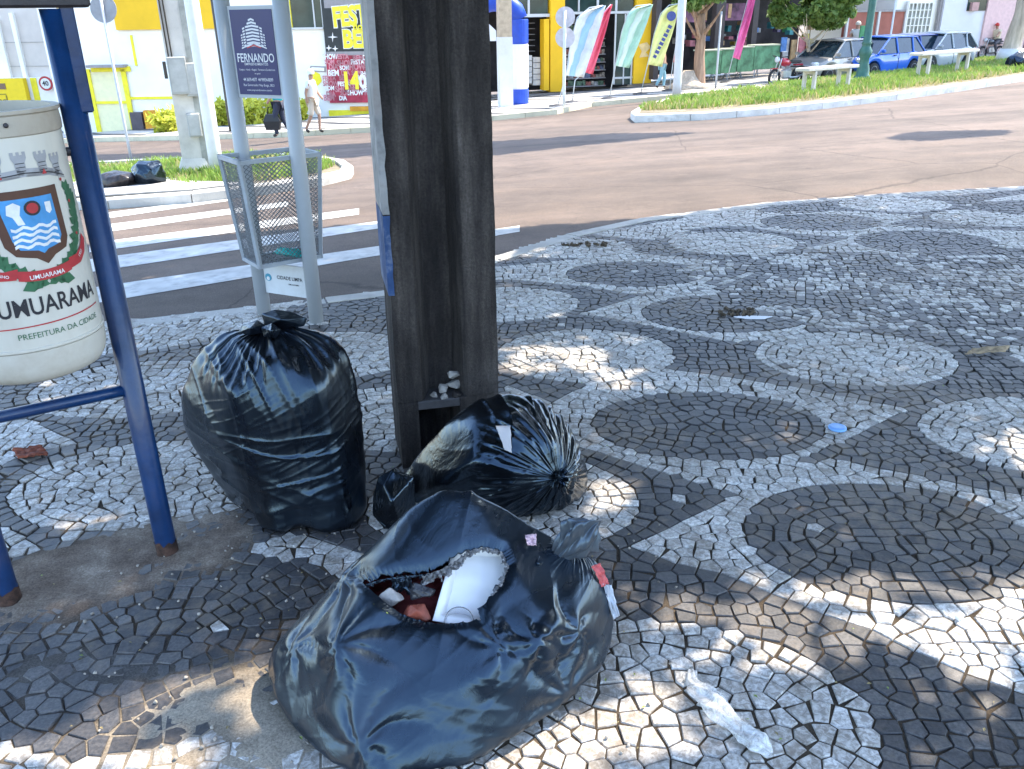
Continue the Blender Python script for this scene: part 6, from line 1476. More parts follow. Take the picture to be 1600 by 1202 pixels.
# benches
def bench(pxl, pxr, pyb, lab):
    a, b_ = cast(pxl, pyb, .13), cast(pxr, pyb-(pxr-pxl)*.13, .13); c = (a+b_)/2; L = np.linalg.norm((b_-a)[:2]); an = math.atan2(b_[1]-a[1], b_[0]-a[0]); k = FPX/((c-CAMP)@_f); H = 34/k/.93
    t = thing('concrete_bench', lab, 'bench', tuple(c), 'concrete benches on the median'); M = Matrix.Translation(tuple(c)) @ Matrix.Rotation(an, 4, 'Z'); bm_m = pm('bench_concrete', (.58, .54, .48), .85, var=.12, scale=6, bump=.3, dirt=.3); 
    m = MB(); m.box((0, 0, H-.04), (L*1.18, .42, .08), M=M, bev=.012); m.build('seat', bm_m, t)
    for s in (-1, 1):
        for q_ in (-.15, .15):
            m = MB(); m.box((s*L*.40, q_, (H-.08)/2-.05), (.10, .09, H-.0), M=M, bev=.01); m.build('leg', bm_m, t)
        m = MB(); m.box((s*L*.40, 0, H-.13), (.09, .3, .08), M=M); m.build('crosspiece', bm_m, t)
bench(1255, 1322, 147, 'concrete slab bench in front of the silver car, left of the green lamp post'); bench(1432, 1508, 124, 'concrete slab bench right of the green lamp post, in front of the silver hatchback')
# feather flags
def flag(px, py, pts_top, wpx, c1, c2, lab, bottom, letter=None):
    p = cast(px, py, .13); k = FPX/((p-CAMP)@_f); t = thing('feather_flag', lab, 'flag', tuple(p), 'feather flags in front of the shops')
    Z = lambda yy: zcol(p[0], p[1], yy); X_ = lambda xx: p[0]+(xx-px)/k
    path = [(px, py)]+pts_top; pp_ = [(X_(a), p[1]+.0, Z(b_)) for a, b_ in path]
    MB().tube(pp_, .016, 8).build('mast', cf, t, smooth=True)
    # banner hangs from the upper mast; soft folds
    up = [q for q in path if q[1] <= bottom]; n = 16; mm = 14; P = np.zeros((n, mm, 3))
    ys = np.linspace(bottom, up[-1][1], n); yy_ = [q[1] for q in path][::-1]; xx_ = [q[0] for q in path][::-1]
    for i in range(n):
        xl = np.interp(ys[i], yy_, xx_); f = (ys[i]-up[-1][1])/(bottom-up[-1][1]); wd = wpx*(min(1, .35+f*2.2))*(1 if f < .95 else 1)
        xe = up[-1][0]+ (wpx*.14) - (up[-1][0]+wpx*.14-(np.interp(bottom, yy_, xx_)+wpx))*f**1.1
        for j in range(mm):
            g = j/(mm-1); x = xl+(xe-xl)*g
            P[i, j] = (X_(x), p[1]-.10*math.sin(g*3.1+f*5)*math.sin(g*9+f*3)-.04+.12*g*f, Z(ys[i]+4.5*g*f))
    o = grid_obj('banner', P, c1, t); o.modifiers.new('thick', 'SOLIDIFY').thickness = .004
    if c2 is not None:
        Q = P[:, mm//3:mm*2//3].copy()*1.0; Q[:, :, 1] -= .012
        for i in range(n): sh = int(round((i/n-.5)*4)); Q[i] = P[i, max(0, mm//3+sh):max(0, mm//3+sh)+Q.shape[1]]; Q[i, :, 1] -= .012
        grid_obj('stripe', Q, c2, t)
    if letter:
        a_ = math.atan2(Z(path[1][1])-Z(path[-1][1]), X_(path[1][0])-X_(path[-1][0]))+math.pi; cx, cz = (P[n//2, mm//2][0], P[n//2, mm//2][2]); ca, sa2 = math.cos(a_), math.sin(a_)
        inkm = pm('flag_ink', (.06, .08, .25), .6); bx_ = P[n-3, mm//2]; m = MB(); m.lathe([(0, 0), (.15, 0), (.15, .02), (0, .02)], 20, Matrix.Translation((bx_[0], p[1]-.15, bx_[2]-.12)) @ Matrix.Rotation(R(90), 4, 'X')); m.build('badge', inkm, t)
        for q_, (du, h_) in enumerate([(-.75, .11), (-.58, .14), (-.42, .10), (-.26, .14), (-.10, .12), (.06, .14), (.22, .10), (.38, .13)]):
            m = MB(); m.box((0, 0, 0), (.10, .01, h_), M=Matrix.Translation((cx+du*ca*.9, p[1]-.17, cz+du*sa2*.9-.12)) @ Matrix.Rotation(-a_, 4, 'Y')); m.build('mark', inkm, t)
    m = MB(); m.lathe([(.02, .06), (.05, .06), (.22, .03), (.28, 0)], 14, Matrix.Translation(tuple(p))); m.build('base', pm('flag_base_black', (.05, .05, .055), .5), t, smooth=True)
fm = lambda n, c: pm(n, c, .55, var=.12, scale=3)
flag(894, 160, [(898, 126), (914, 110), (928, 60), (938, 22), (950, 8)], 15, fm('flag_red', (.80, .12, .20)), None, 'red feather flag directly behind the white and blue one', 113)
flag(871, 166, [(884, 118), (890, 70), (900, 28), (918, 13), (938, 10)], 28, fm('flag_white', (.78, .80, .82)), fm('flag_blue', (.36, .58, .76)), 'white feather flag with a light blue stripe beside the white sign post', 118)
flag(952, 154, [(960, 104), (968, 50), (976, 22), (988, 10), (1010, 8)], 22, fm('flag_green', (.42, .68, .55)), fm('flag_pale_green', (.62, .74, .66)), 'green and white feather flag, middle of the row', 103)
flag(1001, 147, [(1010, 100), (1018, 52), (1026, 22), (1038, 9), (1051, 7)], 23, fm('flag_yellow', (.78, .77, .30)), None, 'yellow feather flag with dark blue badge beside the yellow pillar', 101, 'SUPER')
flag(1046, 142, [(1049, 98), (1052, 70), (1055, 50), (1058, 40)], 7, fm('flag_orange_red', (.70, .16, .10)), None, 'small orange red flag mostly behind the steel pole', 97)
flag(1135, 129, [(1141, 93), (1148, 50), (1155, 12), (1158, -6), (1168, -16)], 13, fm('flag_pink', (.85, .16, .42)), None, 'tall pink feather flag between the two street trees', 90)
# plants along the yellow building
def shrub(px, py, wpx, hpx, lab, mat, n=900):
    p = cast(px, py, .13); k = FPX/((p-CAMP)@_f); r = np.random.default_rng(int(px)); wd, hg = wpx/k/2, hpx/k
    t = thing('shrub', lab, 'shrub', tuple(p), 'yellow green shrubs along the wall')
    nb = 70; V = []; F = []
    m = MB()
    for _ in range(nb):
        a = r.uniform(0, 6.28); b0 = np.array([r.uniform(-.8, .8)*wd, r.uniform(-.3, .3), 0]); d = np.array([math.cos(a)*wd*.5, math.sin(a)*.3, 0])
        for seg in range(4):
            f0, f1 = seg/4, (seg+1)/4; h = hg*r.uniform(.75, 1.1); q0 = p+b0+d*f0**1.5+[0, 0, h*f0]; q1 = p+b0+d*f1**1.5+[0, 0, h*f1]
            for _2 in range(3):
                g = r.uniform(0, 1); c = q0+(q1-q0)*g; l = r.normal(size=3)*.11; s = r.normal(size=3)*.035; m.add([c-s, c+l*.5+s, c+l, c+l*.5-s], [(0, 1, 2, 3)])
    m.build('foliage', mat, t); MB().tube([tuple(p), (p[0], p[1], p[2]+hg*.5)], .02, 6).build('stem', bark, t)
sy_m = leafmat('shrub_yellow', (.34, .42, .04), (.66, .62, .08), 3)
for k, (px, py, w_, h_, lab) in enumerate([(262, 206, 42, 30, 'low yellow green shrub beside the dark meter box'), (395, 194, 44, 36, 'yellow green shrub seen between the two sign posts'), (432, 190, 30, 30, 'yellow green shrub behind the teal shirt'), (345, 196, 26, 34, 'yellow green shrub behind the thin brown pole'), (468, 188, 22, 30, 'yellow green shrub left of the man in white'), (508, 181, 26, 22, 'yellow green shrub at the foot of the poster')]): shrub(px, py, w_, h_, lab, sy_m)
# distant background trees behind roofs, seen only from aside
bark = MATS['bark'] if 'bark' in MATS else pm('bark', (.16, .12, .09), .9, var=.3, scale=4, bump=1.0, bscale=12, stretch=(3, 3, .5))
# ================================================================== people
def figure(pos, ang, H, joints, skin, cloth, lab, hair=(.03, .02, .015), hat=None):
    """joints: dict of 3-D joint offsets in body heights; x = forward"""
    t = thing('person', lab, 'person', pos)
    M = Matrix.Rotation(ang, 4, 'Z')
    J = {k: (M @ (Vector(v)*H)) for k, v in joints.items()}
    def chain(name, links, rad, mat):
        keys = sorted({a for l in links for a in l}); ks = list(dict.fromkeys([a for l in links for a in l])); me = bpy.data.meshes.new(name)
        me.from_pydata([J[k] for k in ks], [(ks.index(a), ks.index(b)) for a, b in links], []); me.materials.append(mat)
        o = bpy.data.objects.new(name, me); col.objects.link(o); o.parent = t; sk = o.modifiers.new('skin', 'SKIN')
        for i, k in enumerate(ks):
            r_ = rad.get(k, .03)*H; me.skin_vertices[0].data[i].radius = (r_, r_)
            me.skin_vertices[0].data[i].use_root = (i == 0)
        sk.use_smooth_shade = True; o.modifiers.new('sub', 'SUBSURF').levels = 1; return o
    chain('body', [('pel', 'chest'), ('chest', 'neck'), ('neck', 'head'), ('chest', 'shL'), ('shL', 'elL'), ('elL', 'haL'), ('chest', 'shR'), ('shR', 'elR'), ('elR', 'haR'), ('pel', 'hiL'), ('hiL', 'knL'), ('knL', 'anL'), ('anL', 'toL'), ('pel', 'hiR'), ('hiR', 'knR'), ('knR', 'anR'), ('anR', 'toR')],
          dict(pel=.07, chest=.075, neck=.03, head=.055, shL=.035, shR=.035, elL=.022, elR=.022, haL=.02, haR=.02, hiL=.048, hiR=.048, knL=.03, knR=.03, anL=.02, anR=.02, toL=.02, toR=.02), skin)
    chain('shirt', [('pel', 'chest'), ('chest', 'nk0'), ('chest', 'shL'), ('shL', 'slL'), ('chest', 'shR'), ('shR', 'slR')], dict(pel=.088, chest=.098, nk0=.045, shL=.048, shR=.048, slL=.036, slR=.036), cloth[0])
    lo = cloth[2]
    chain('trousers', [('pel', 'hiL'), ('hiL', 'knL')]+([('knL', 'anL')] if lo else [])+[('pel', 'hiR'), ('hiR', 'knR')]+([('knR', 'anR')] if lo else []), dict(pel=.086, hiL=.062, hiR=.062, knL=.043, knR=.043, anL=.034, anR=.034), cloth[1])
    chain('shoe', [('anL', 'toL')], dict(anL=.026, toL=.026), pm('shoe_dark', (.04, .035, .03), .5)); chain('shoe', [('anR', 'toR')], dict(anR=.026, toR=.026), MATS['shoe_dark'])
    m = MB(); hd = J['head']+Vector((0, 0, .012*H)); pr = [(.061*H*math.sin(a), .064*H*math.cos(a)) for a in np.linspace(0, math.pi*.6, 7)]
    m.lathe([(max(r_, .001), z) for r_, z in pr][::-1], 14, Matrix.Translation(Vector(pos)+hd), cap=False); m.build('hair' if hat is None else 'cap', hat or pm('hair_dark', (.03, .02, .015), .6), t, smooth=True)
    f = M @ Vector((1, 0, 0)); m = MB(); c = Vector(pos)+J['head']; m.tube([c+f*.05*H, c+f*.066*H-Vector((0, 0, .008*H))], [.008*H, .006*H], 6); m.build('nose', skin, t)
    return t
skin = pm('skin_tan', (.38, .22, .15), .6, var=.05)
walk = dict(pel=(0, 0, .53), chest=(.01, 0, .74), nk0=(.01, 0, .83), neck=(.015, 0, .85), head=(.02, 0, .93), shL=(0, .105, .80), shR=(0, -.105, .80), elL=(.05, .13, .64), haL=(.14, .13, .52), elR=(-.05, -.13, .64), haR=(-.03, -.13, .48), slL=(.03, .125, .70), slR=(-.03, -.125, .70),
            hiL=(0, .05, .50), hiR=(0, -.05, .50), knL=(.08, .05, .28), anL=(.06, .05, .04), toL=(.13, .05, .02), knR=(-.03, -.05, .27), anR=(-.14, -.05, .06), toR=(-.08, -.05, .02))
def person_at(px, py, hpx, ang, cl, lab, hat=None, pose=walk, up=.13, skin_=skin):
    p = cast(px, py, up); k = FPX/((p-CAMP)@_f); return figure(tuple(p), ang, hpx/k/.96, pose, skin_, cl, lab, hat=hat)
sh = lambda n, c: pm(n, c, .8, var=.08, scale=6)
person_at(493, 208, 90, R(-8), (sh('cloth_white', (.72, .70, .68)), sh('cloth_beige', (.62, .53, .42)), False), 'man in white T-shirt, beige shorts and white cap walking past the poster', hat=sh('cap_white', (.75, .74, .70)))
q = dict(walk); q['haR'] = (-.06, -.13, .46)
tl = person_at(441, 214, 92, R(172), (sh('cloth_teal', (.03, .42, .45)), sh('cloth_navy', (.03, .035, .06)), True), 'person in turquoise top and dark trousers walking behind the sign, carrying a black bag', pose=q)
p = cast(432, 214, .13); k = FPX/((p-CAMP)@_f)
m = MB(); c = Vector((p[0], p[1]-.2, zcol(p[0], p[1], 188))); w_ = .22
m.add([(c.x-.16, c.y-.06, c.z-.2), (c.x+.16, c.y-.06, c.z-.2), (c.x+.16, c.y+.06, c.z-.2), (c.x-.16, c.y+.06, c.z-.2), (c.x-.2, c.y-.08, c.z), (c.x+.2, c.y-.08, c.z), (c.x+.2, c.y+.08, c.z), (c.x-.2, c.y+.08, c.z), (c.x-.13, c.y-.05, c.z+.16), (c.x+.13, c.y-.05, c.z+.16), (c.x+.13, c.y+.05, c.z+.16), (c.x-.13, c.y+.05, c.z+.16)], [(3, 2, 1, 0), (8, 9, 10, 11)]+[(a, (a+1) % 4 if a < 3 else 0, 4+((a+1) % 4), 4+a) for a in range(4)]+[(4+a, 4+(a+1) % 4, 8+(a+1) % 4, 8+a) for a in range(4)])
t = thing('handbag', 'black handbag carried by the person in turquoise', 'handbag', (c.x, c.y, c.z-.2)); m.build('pouch', pm('bag_black', (.02, .02, .022), .5), t); MB().tube([(c.x-.1, c.y, c.z+.15), (c.x-.06, c.y, c.z+.32), (c.x+.06, c.y, c.z+.32), (c.x+.1, c.y, c.z+.15)], .012, 6).build('handle', MATS['bag_black'], t, smooth=True)
person_at(1033, 138, 62, R(0), (sh('cloth_peach', (.60, .36, .26)), sh('cloth_jeans', (.22, .42, .52)), True), 'person in peach top and light blue jeans walking past behind the yellow flag')
stand = dict(walk); stand.update(knL=(.01, .06, .27), anL=(0, .06, .04), toL=(.07, .06, .02), knR=(.01, -.06, .27), anR=(0, -.06, .04), toR=(.07, -.06, .02), elL=(0, .14, .64), haL=(.02, .14, .50), elR=(0, -.14, .64), haR=(.02, -.14, .50))
person_at(1331, 108, 66, R(-90), (sh('cloth_grey', (.45, .44, .42)), sh('cloth_dark', (.06, .06, .07)), True), 'person standing behind the silver car with only the head and shoulders showing', pose=stand, hat=sh('hair_grey', (.55, .50, .42)))
# ================================================================== cars
tyre = pm('tyre', (.02, .02, .022), .85); rim_m = pm('wheel_rim', (.45, .46, .47), .35, metal=.6); glassm = pm('car_glass', (.02, .035, .05), .06, var=.2); headl = pm('headlight', (.62, .65, .68), .12, var=.2, scale=12); dpl = pm('black_plastic', (.02, .02, .022), .5)
def car(pos, ang, paint, lab, L=3.8, W=1.64, H=1.42, hood=.95, hatch=True, ghost=1.0):
    t = thing('car', lab, 'car', (0, 0, 0), 'cars parked behind the median')
    hw = W/2
    # body shell, x forward: stations (x, half width, sill z, shoulder z)
    st = [(-L/2, .72, .42, .80), (-L/2+.12, .88, .30, .92), (-L*.30, .98, .24, .95), (0, 1.0, .22, .93), (L*.22, .99, .24, .90), (L*.34, .97, .26, .84), (L*.44, .92, .28, .74), (L/2-.05, .80, .34, .62), (L/2, .68, .40, .54)]
    xs_ = np.linspace(-L/2, L/2, 40); P = []
    for x in xs_:
        k, zs, zt = [np.interp(x, [s[0] for s in st], [s[i] for s in st]) for i in (1, 2, 3)]; w_ = hw*k
        for wx in (L*.31, -L*.31):               # wheel arches
            if abs(x-wx) < .37: zs = max(zs, math.sqrt(.37**2-(x-wx)**2)*.95+.29)
        row = []
        for (fy, fz) in [(0, 0), (.80, 0), (.96, .06), (1, .30), (1.0, .55), (.97, .80), (.90, .95), (.70, 1.0), (0, 1.03)]: row.append((x, w_*fy, zs+(zt-zs)*fz))
        P.append(row+[(a, -b, c) for a, b, c in row[-2:0:-1]])
    P = np.array(P); nv_, nu_ = P.shape[:2]; m = MB(); m.v = [tuple(a) for a in P.reshape(-1, 3)]
    m.f = [(i*nu_+j, i*nu_+(j+1) % nu_, (i+1)*nu_+(j+1) % nu_, (i+1)*nu_+j) for i in range(nv_-1) for j in range(nu_)]+[tuple(range(nu_-1, -1, -1)), tuple((nv_-1)*nu_+j for j in range(nu_))]
    body = m.build('body', paint, t); autosmooth(body, 50)
    # greenhouse
    zb, zt = .88, H; x0, x1, x2, x3 = -L*.46, -L*.36, L*.06, L*.27
    wb, wt = hw*.93, hw*.70
    g = MB(); g.add([(x0, -wb, zb), (x3, -wb, zb-.02), (x3, wb, zb-.02), (x0, wb, zb), (x1, -wt, zt-.05), (x2, -wt, zt-.03), (x2, wt, zt-.03), (x1, wt, zt-.05)], [(0, 1, 5, 4), (1, 2, 6, 5), (2, 3, 7, 6), (3, 0, 4, 7), (4, 5, 6, 7)]); g.build('glasshouse', glassm, t)
    r_ = MB(); n_ = 9; V = []; F = []
    for i in range(n_):
        f = i/(n_-1); x = x1-.06+(x2+.08-x1+.06)*f
        for j in range(9): q_ = j/8*2-1; V.append((x, q_*(wt+.03), zt-.05+.07*(1-q_*q_)*(1-.6*(2*f-1)**2)+.02*(1-(2*f-1)**4)))
    for i in range(n_-1):
        for j in range(8): F.append((i*9+j, i*9+j+1, (i+1)*9+j+1, (i+1)*9+j))
    r_.add(V, F); ro = r_.build('roof', paint, t, smooth=True); ro.modifiers.new('thick', 'SOLIDIFY').thickness = .04
    for s in (-1, 1):
        for (a, b) in (((x3+.02, zb-.02, wb), (x2, zt-.02, wt)), ((x0, zb, wb), (x1, zt-.04, wt)), ((-.12, zb, wb), (-.14, zt-.03, wt)), ((-L*.27, zb, wb), (-L*.29, zt-.04, wt))):
            MB().tube([(a[0], s*(a[2]+.012), a[1]), (b[0], s*(b[2]+.012), b[1])], .034, 6).build('pillar', paint, t)
        for wx in (L*.31, -L*.31):
            Mw = Matrix.Translation((wx, s*(hw-.10), .29)) @ Matrix.Rotation(R(-90*s), 4, 'X'); m = MB(); m.lathe([(.17, -.08), (.27, -.09), (.295, -.05), (.295, .05), (.27, .09), (.17, .08)], 26, Mw); wl = m.build('wheel', tyre, t, smooth=True)
            m = MB(); m.lathe([(.0, .07), (.03, .07), (.05, .05), (.15, .06), (.185, .085), (.185, .0), (0, .0)], 22, Mw, cap=False); m.build('rim', rim_m, wl, smooth=True)
        m = MB(); m.box((L*.455, s*hw*.66, .66), (.20, .30, .17), R(-22*s), bev=.04); m.build('headlight', headl, t)
        m = MB(); m.box((x3-.12, s*(hw+.06), .97), (.10, .18, .12), bev=.03); m.build('mirror', paint, t)
        m = MB(); m.box((.1, s*(hw*.998), .80), (.16, .03, .03)); m.build('door_handle', dpl, t)
        m = MB(); m.box((-L*.49, s*hw*.66, .80), (.08, .16, .22), bev=.02); m.build('tail_light', pm('tail_red', (.35, .02, .02), .3), t)
        m = MB(); m.box((-.13, s*hw*1.0, .60), (.012, .012, .55)); m.build('door_gap', dpl, t)
    m = MB(); m.box((L*.488, 0, .56), (.06, hw*.95, .09), bev=.01); m.build('grille', dpl, t); m = MB(); m.box((L*.49, 0, .36), (.06, hw*1.1, .10), bev=.01); m.build('lower_intake', dpl, t)
    m = MB(); m.box((L*.506, 0, .45), (.02, .38, .11)); m.build('number_plate', W_gry, t)
    t.location = pos; t.rotation_euler = (0, 0, ang); return t
def carpaint(n, c): 
    m = pm(n, c, .3, var=.03, coat=.8); return m
def car_at(px, py, ang, paint, lab, **k): p = cast(px, py); return car(tuple(p), ang, paint, lab, **k)
ca = R(200)
silver = carpaint('paint_silver', (.22, .215, .21)); blue1 = carpaint('paint_blue', (.02, .12, .55)); blue2 = carpaint('paint_deep_blue', (.02, .05, .25)); sil2 = carpaint('paint_pale_silver', (.38, .40, .42))
car_at(1296, 127, R(215), silver, 'silver grey car nearest the red motorcycle, behind the first bench', L=3.8)
car_at(1366, 121, R(212), blue1, 'bright blue car behind the green lamp post')
car_at(1404, 116, R(208), blue2, 'dark blue car between the bright blue car and the silver hatchback')
car_at(1452, 112, R(212), sil2, 'pale silver hatchback at the right end of the parked cars', L=3.8)
# ================================================================== motorcycles
def moto(pos, ang, c1, lab, sc=1.0):
    t = thing('motorcycle', lab, 'motorcycle', (0, 0, 0)); paint = carpaint('moto_'+str(int(c1[0]*100)), c1)
    for wx in (.62, -.62):
        m = MB(); m.tube([(wx+.27*math.cos(a), 0, .30+.27*math.sin(a)) for a in np.linspace(0, 6.2832, 25)[:-1]], .045, 8, closed=True); wl = m.build('wheel', tyre, t, smooth=True)
        m = MB()
        for a in np.linspace(0, math.pi, 6)[:-1]: m.tube([(wx-.25*math.cos(a), 0, .30-.25*math.sin(a)), (wx+.25*math.cos(a), 0, .30+.25*math.sin(a))], .006, 4)
        m.build('spokes', rim_m, wl)
    for s in (-.07, .07): MB().tube([(.62, s, .30), (.45, s, .78), (.40, s, .98)], .02, 8).build('fork', rim_m, t, smooth=True)
    MB().tube([(.38, -.34, 1.02), (.42, -.1, .98), (.42, .1, .98), (.38, .34, 1.02)], .014, 6).build('handlebar', dpl, t, smooth=True)
    m = MB(); m.lathe([(.02, -.26), (.10, -.2), (.145, -.02), (.13, .16), (.03, .24)], 14, Matrix.Translation((.12, 0, .80)) @ Matrix.Rotation(R(80), 4, 'Y')); m.build('fuel_tank', paint, t, smooth=True)
    m = MB(); m.box((-.38, 0, .80), (.62, .22, .09), bev=.03); m.build('seat', dpl, t); m = MB(); m.box((.0, 0, .42), (.42, .22, .34), bev=.06); m.build('engine', rim_m, t)
    m = MB(); m.tube([(-.05, .13, .3), (-.4, .15, .3), (-.8, .15, .38)], [.03, .035, .045], 8); m.build('exhaust', rim_m, t, smooth=True)
    m = MB(); m.box((-.62, 0, .70), (.42, .14, .05), bev=.015); m.build('rear_fender', paint, t); m = MB(); m.box((.62, 0, .62), (.38, .12, .03), bev=.01); m.build('front_fender', paint, t)
    m = MB(); m.lathe([(.02, -.05), (.09, -.02), (.095, .04), (.0, .05)], 14, Matrix.Translation((.54, 0, .90)) @ Matrix.Rotation(R(80), 4, 'Y')); m.build('headlamp', headl, t, smooth=True)
    t.location = pos; t.rotation_euler = (0, 0, ang); t.scale = (sc,)*3; return t
p = cast(1226, 135); moto(tuple(p), R(215), (.42, .01, .03), 'red motorcycle parked in front of the silver car')
p = cast(1546, 92); moto(tuple(p), R(205), (.06, .06, .07), 'black motorcycle ridden past the pale wall')
ride = dict(walk); ride.update(pel=(-.08, 0, .46), chest=(-.02, 0, .66), nk0=(0, 0, .75), neck=(0, 0, .77), head=(.03, 0, .86), shL=(0, .11, .72), shR=(0, -.11, .72), elL=(.10, .14, .60), haL=(.20, .16, .58), elR=(.10, -.14, .60), haR=(.20, -.16, .58), slL=(.04, .125, .67), slR=(.04, -.125, .67), hiL=(-.06, .06, .44), hiR=(-.06, -.06, .44), knL=(.14, .12, .38), knR=(.14, -.12, .38), anL=(.02, .12, .16), anR=(.02, -.12, .16), toL=(.09, .12, .14), toR=(.09, -.12, .14))
figure(tuple(p+np.array([.1, 0, .05])), R(205), 1.75, ride, skin, (sh('cloth_cream', (.62, .54, .38)), MATS['cloth_dark'], True), 'rider in cream shirt and red helmet on the black motorcycle', hat=pm('helmet_red', (.50, .03, .02), .25))
# ================================================================== street trees
crown_m = leafmat('street_tree_leaves', (.04, .11, .02), (.24, .34, .09), 2.5)
def crown(center, rad, n, size, mat, parent, seed, holes=.35, clumps=34):
    r = np.random.default_rng(seed); cs = r.normal(size=(clumps, 3)); cs /= np.linalg.norm(cs, axis=1)[:, None]; cs *= (r.uniform(.25, 1, clumps)**.5)[:, None]; cs = cs*np.array(rad)*.85+np.array(center); cr = r.uniform(.16, .32, clumps)*min(rad)*1.25
    k = r.integers(0, clumps, n); d = r.normal(size=(n, 3)); d /= np.linalg.norm(d, axis=1)[:, None]; P = cs[k]+d*(cr[k]*r.uniform(.6, 1.05, n))[:, None]*np.array([1.15, 1.15, .8])
    return leaves(P, size, mat, 'crown', parent, seed)
def tree_at(px, py, r0, ztop_px, cpx, cpy, rx, rz, lab, n, size, seed, mat=crown_m, tm=None, white=False, up=.13, lean=0):
    p = cast(px, py, up); k = FPX/((p-CAMP)@_f); t = thing('street_tree', lab, 'tree', tuple(p)); c = np.array([p[0]+(cpx-px)/k, p[1], zcol(p[0], p[1], cpy)])
    top = np.array([p[0]+(cpx-px)/k*.3, p[1], zcol(p[0], p[1], ztop_px)])
    trunk_mesh(tuple(p-np.array([0, 0, .05])), tuple(top), r0, r0*.6, seed, 8, rx/k*.5, rz/k*.7, t, mat=tm or bark, gnarl=.12)
    if rx: crown(c, (rx/k, rx/k*.9, rz/k), n, size, mat, t, seed)
    if white:
        m = MB(); m.tube([tuple(p), tuple(p+np.array([0, 0, .5]))], [r0*1.7, r0*1.25], 14); m.build('painted_foot', wp_, t, smooth=True)
    return t, p
tb = pm('bark_warm', (.34, .22, .15), .9, var=.3, scale=3, bump=.8, bscale=10, stretch=(4, 4, .4)); tb2 = pm('bark_pale', (.52, .42, .32), .9, var=.25, scale=3, bump=.8, bscale=10, stretch=(3, 3, .5))
t, p = tree_at(1090, 138, .22, 22, 1085, -38, 75, 48, 'street tree with a straight brown forked trunk behind the steel pole', 9000, .14, 21, tm=tb)
m = MB(); m.lathe([(.9, 0), (.5, .2), (.28, .45), (.2, .6)], 16, Matrix.Translation(tuple(p-np.array([.35, 0, 0])))); m.build('root_mound', tb2, t, smooth=True)
tree_at(1256, 124, .10, 62, 1258, 2, 84, 46, 'small leafy street tree with pale forked branches behind the parked silver car', 11000, .15, 33, tm=tb2)
t, p = tree_at(1578, 97, .36, -60, 1600, -260, 170, 120, 'big street tree with a thick pale trunk and white painted foot at the right edge', 9000, .2, 44, tm=tb2, white=True)
# bags by the big tree, and on the left island
def small_bag(px, py, wpx, hpx, lab, seed, up, mat=None):
    p = cast(px, py, up); k = FPX/((p-CAMP)@_f); w_, h_ = wpx/k/2, hpx/k; r = np.random.default_rng(seed); c = p+np.array([0, 0, h_*.42]); pts = []
    for _ in range(44):
        d = r.normal(size=3); d /= np.linalg.norm(d); pts.append(c+d*np.array([w_, w_*.8, h_*.62])*r.uniform(.9, 1.1))
    Pq, _, _ = film(c, (.2, 0, 1), (0, 1, 0), pts, 1, 64, 48, seed, floor=p[2], amp=.006, bend=.1, tether=.06, iters=40, circ_slack=lambda v, u, n: 1.1+.08*n, vert_slack=lambda v, u, n: 1.08+.08*n)
    t = thing('trash_bag', lab, 'trash bag', tuple(p), 'trash bags on the far islands'); bag_obj('bag_body', Pq, mat or blk2, t); return t
small_bag(236, 288, 54, 38, 'shiny black trash bag standing on the left island by the round sign', 61, .11); small_bag(186, 292, 66, 24, 'flat dark trash bag lying left of the shiny one on the island', 62, .11, pm('bag_brownish', (.035, .03, .03), .35, var=.6, scale=14)); small_bag(1592, 108, 44, 24, 'black trash bag at the foot of the big tree on the right', 63, .14)
# ---- added trees out of view, crowns shaped to cast the shadows on the road
def shadow_crown(name, lab, shade_px, h, n, size, seed, trunk_xy):
    L = [surf(*q_) for q_ in shade_px]; a = np.array(L); r = np.random.default_rng(seed); x = r.uniform(a[:, 0].min(), a[:, 0].max(), n*6); y = r.uniform(a[:, 1].min(), a[:, 1].max(), n*6); k = inpoly(x, y, L); x, y = x[k][:n], y[k][:n]
    hh = h+r.normal(size=len(x))*.5; z0 = zr(x, y); P = np.stack([x, y, z0], -1)+SUN[None]*(hh/SUN[2])[:, None]
    t = thing('street_tree', lab, 'tree', (trunk_xy[0], trunk_xy[1], zr(*trunk_xy))); leaves(P, size, crown_m, 'crown', t, seed); c = P.mean(0)  # trunk and crown added only to cast this shadow
    trunk_mesh((trunk_xy[0], trunk_xy[1], zr(*trunk_xy)), (trunk_xy[0], trunk_xy[1], c[2]-.4), .22, .12, seed, 5, 1.5, .8, t)
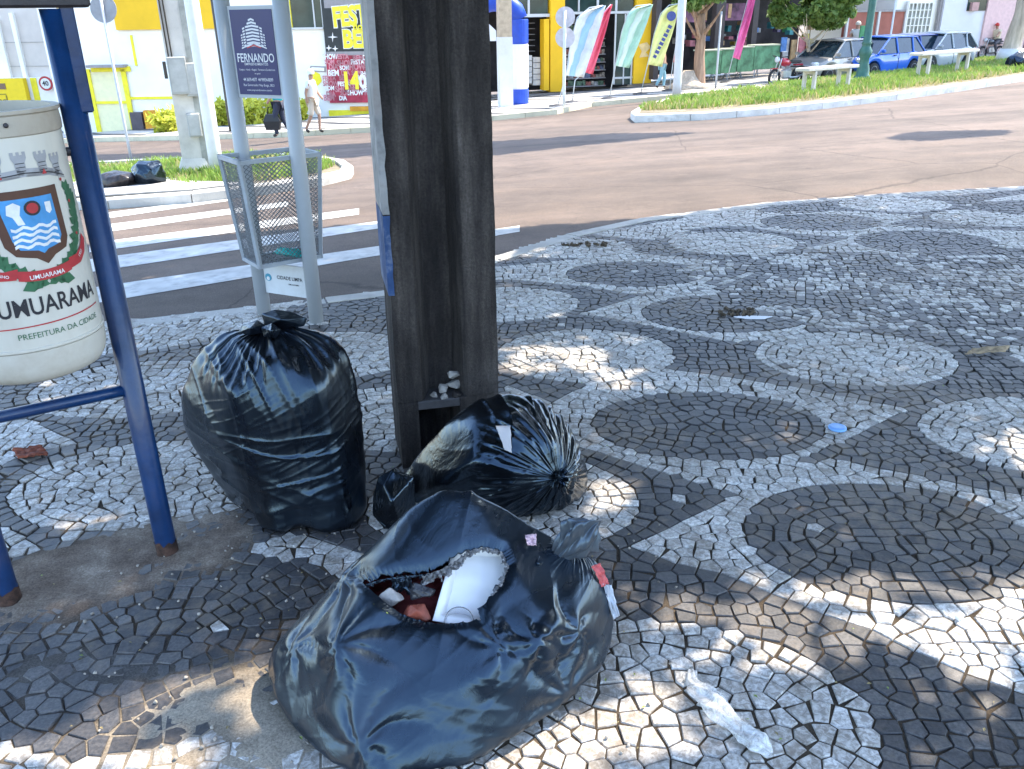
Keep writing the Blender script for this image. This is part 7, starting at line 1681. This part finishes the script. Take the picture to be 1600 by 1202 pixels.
# ================================================================== street tree whose crown shades the pavement
def gpl(L): return [gp(a, b_) for a, b_ in L]
SHADE = [(-6, -1), (7, -1), (9.5, 8.9)]+[(x, kerby(x)-.06) for x in (7, 5, 3.6, 2.4, 1.1)]+[surf(900, 345), surf(770, 352)][:0]+[tuple(surf(*p)) for p in [(1000, 341), (850, 351), (770, 358), (590, 346), (300, 368), (150, 377), (-200, 400)]]
LIT = [gpl(L) for L in [[(-200, 1230), (0, 1168), (180, 1110), (430, 1012), (470, 1000), (440, 1080), (520, 1190), (560, 1400), (-200, 1400)],
       [(790, 1150), (900, 1092), (1070, 1062), (1110, 1100), (1000, 1150), (960, 1400), (700, 1400)],
       [(960, 960), (1000, 932), (1170, 927), (1240, 902), (1300, 925), (1700, 905), (1700, 1050), (1480, 1020), (1350, 985), (1280, 968), (1200, 985), (1100, 957), (1000, 955)],
       [(930, 755), (990, 760), (998, 795), (940, 800)], [(785, 548), (860, 538), (935, 555), (900, 572), (790, 578)], [(780, 393), (880, 391), (860, 401), (790, 406)], [(1560, 688), (1700, 688), (1700, 718), (1562, 714)],
       [(45, 902), (140, 868), (220, 828), (240, 845), (248, 868), (160, 892), (60, 920)], [(940, 590), (1000, 583), (1010, 596), (950, 606)]]]
tr = thing('street_tree', 'broad leafy tree over the patterned pavement, standing beyond the right edge of the picture', 'tree', (7.6, 7.3, 0))
trunk_mesh((7.6, 7.3, 0), (7.3, 7.2, 4.0), .26, .17, 3, 8, 2.6, 1.6, tr)
r = np.random.default_rng(4); NL = 84000
sx = r.uniform(-6.5, 9.6, NL*3); sy = r.uniform(-1.2, 9.5, NL*3); k = inpoly(sx, sy, SHADE); sx, sy = sx[k][:NL], sy[k][:NL]
jx = sx+r.normal(size=len(sx))*.05; jy = sy+r.normal(size=len(sx))*.05
lit = np.zeros(len(sx), bool)
for L in LIT: lit |= blurred(jx, jy, L, .09) > .01
semi = np.zeros(len(sx), bool)
for L in SEMI: semi |= inpoly(jx, jy, L)
keep = (~lit | (r.random(len(sx)) < .08)) & (~semi | (r.random(len(sx)) < .52))
sx, sy = sx[keep], sy[keep]
big = np.array([noise.noise(Vector((a*.5, b_*.5, 9))) for a, b_ in zip(sx, sy)])
hh = np.clip(5.0+1.6*big+r.normal(size=len(sx))*.55, 2.9, 7.5)
Pc = np.stack([sx, sy, sx*0], -1)+SUN[None]*(hh/SUN[2])[:, None]
leaves(Pc, .14, leaf_m, 'crown', tr, 5)
shadow_crown('t', 'added unseen tree above the picture, crown shaped to cast the long shadow band across the road', [(100, 262), (150, 242), (400, 236), (600, 222), (770, 222), (960, 209), (1085, 208), (1000, 218), (860, 232), (770, 243), (585, 243), (400, 256)], 9.0, 9000, .22, 71, (16, 20))
shadow_crown('t', 'added unseen tree above the picture, crown shaped to cast a small shadow on the right of the road', [(1395, 216), (1430, 207), (1570, 204), (1560, 211), (1450, 219)], 7.0, 1500, .2, 72, (18, 16.5))
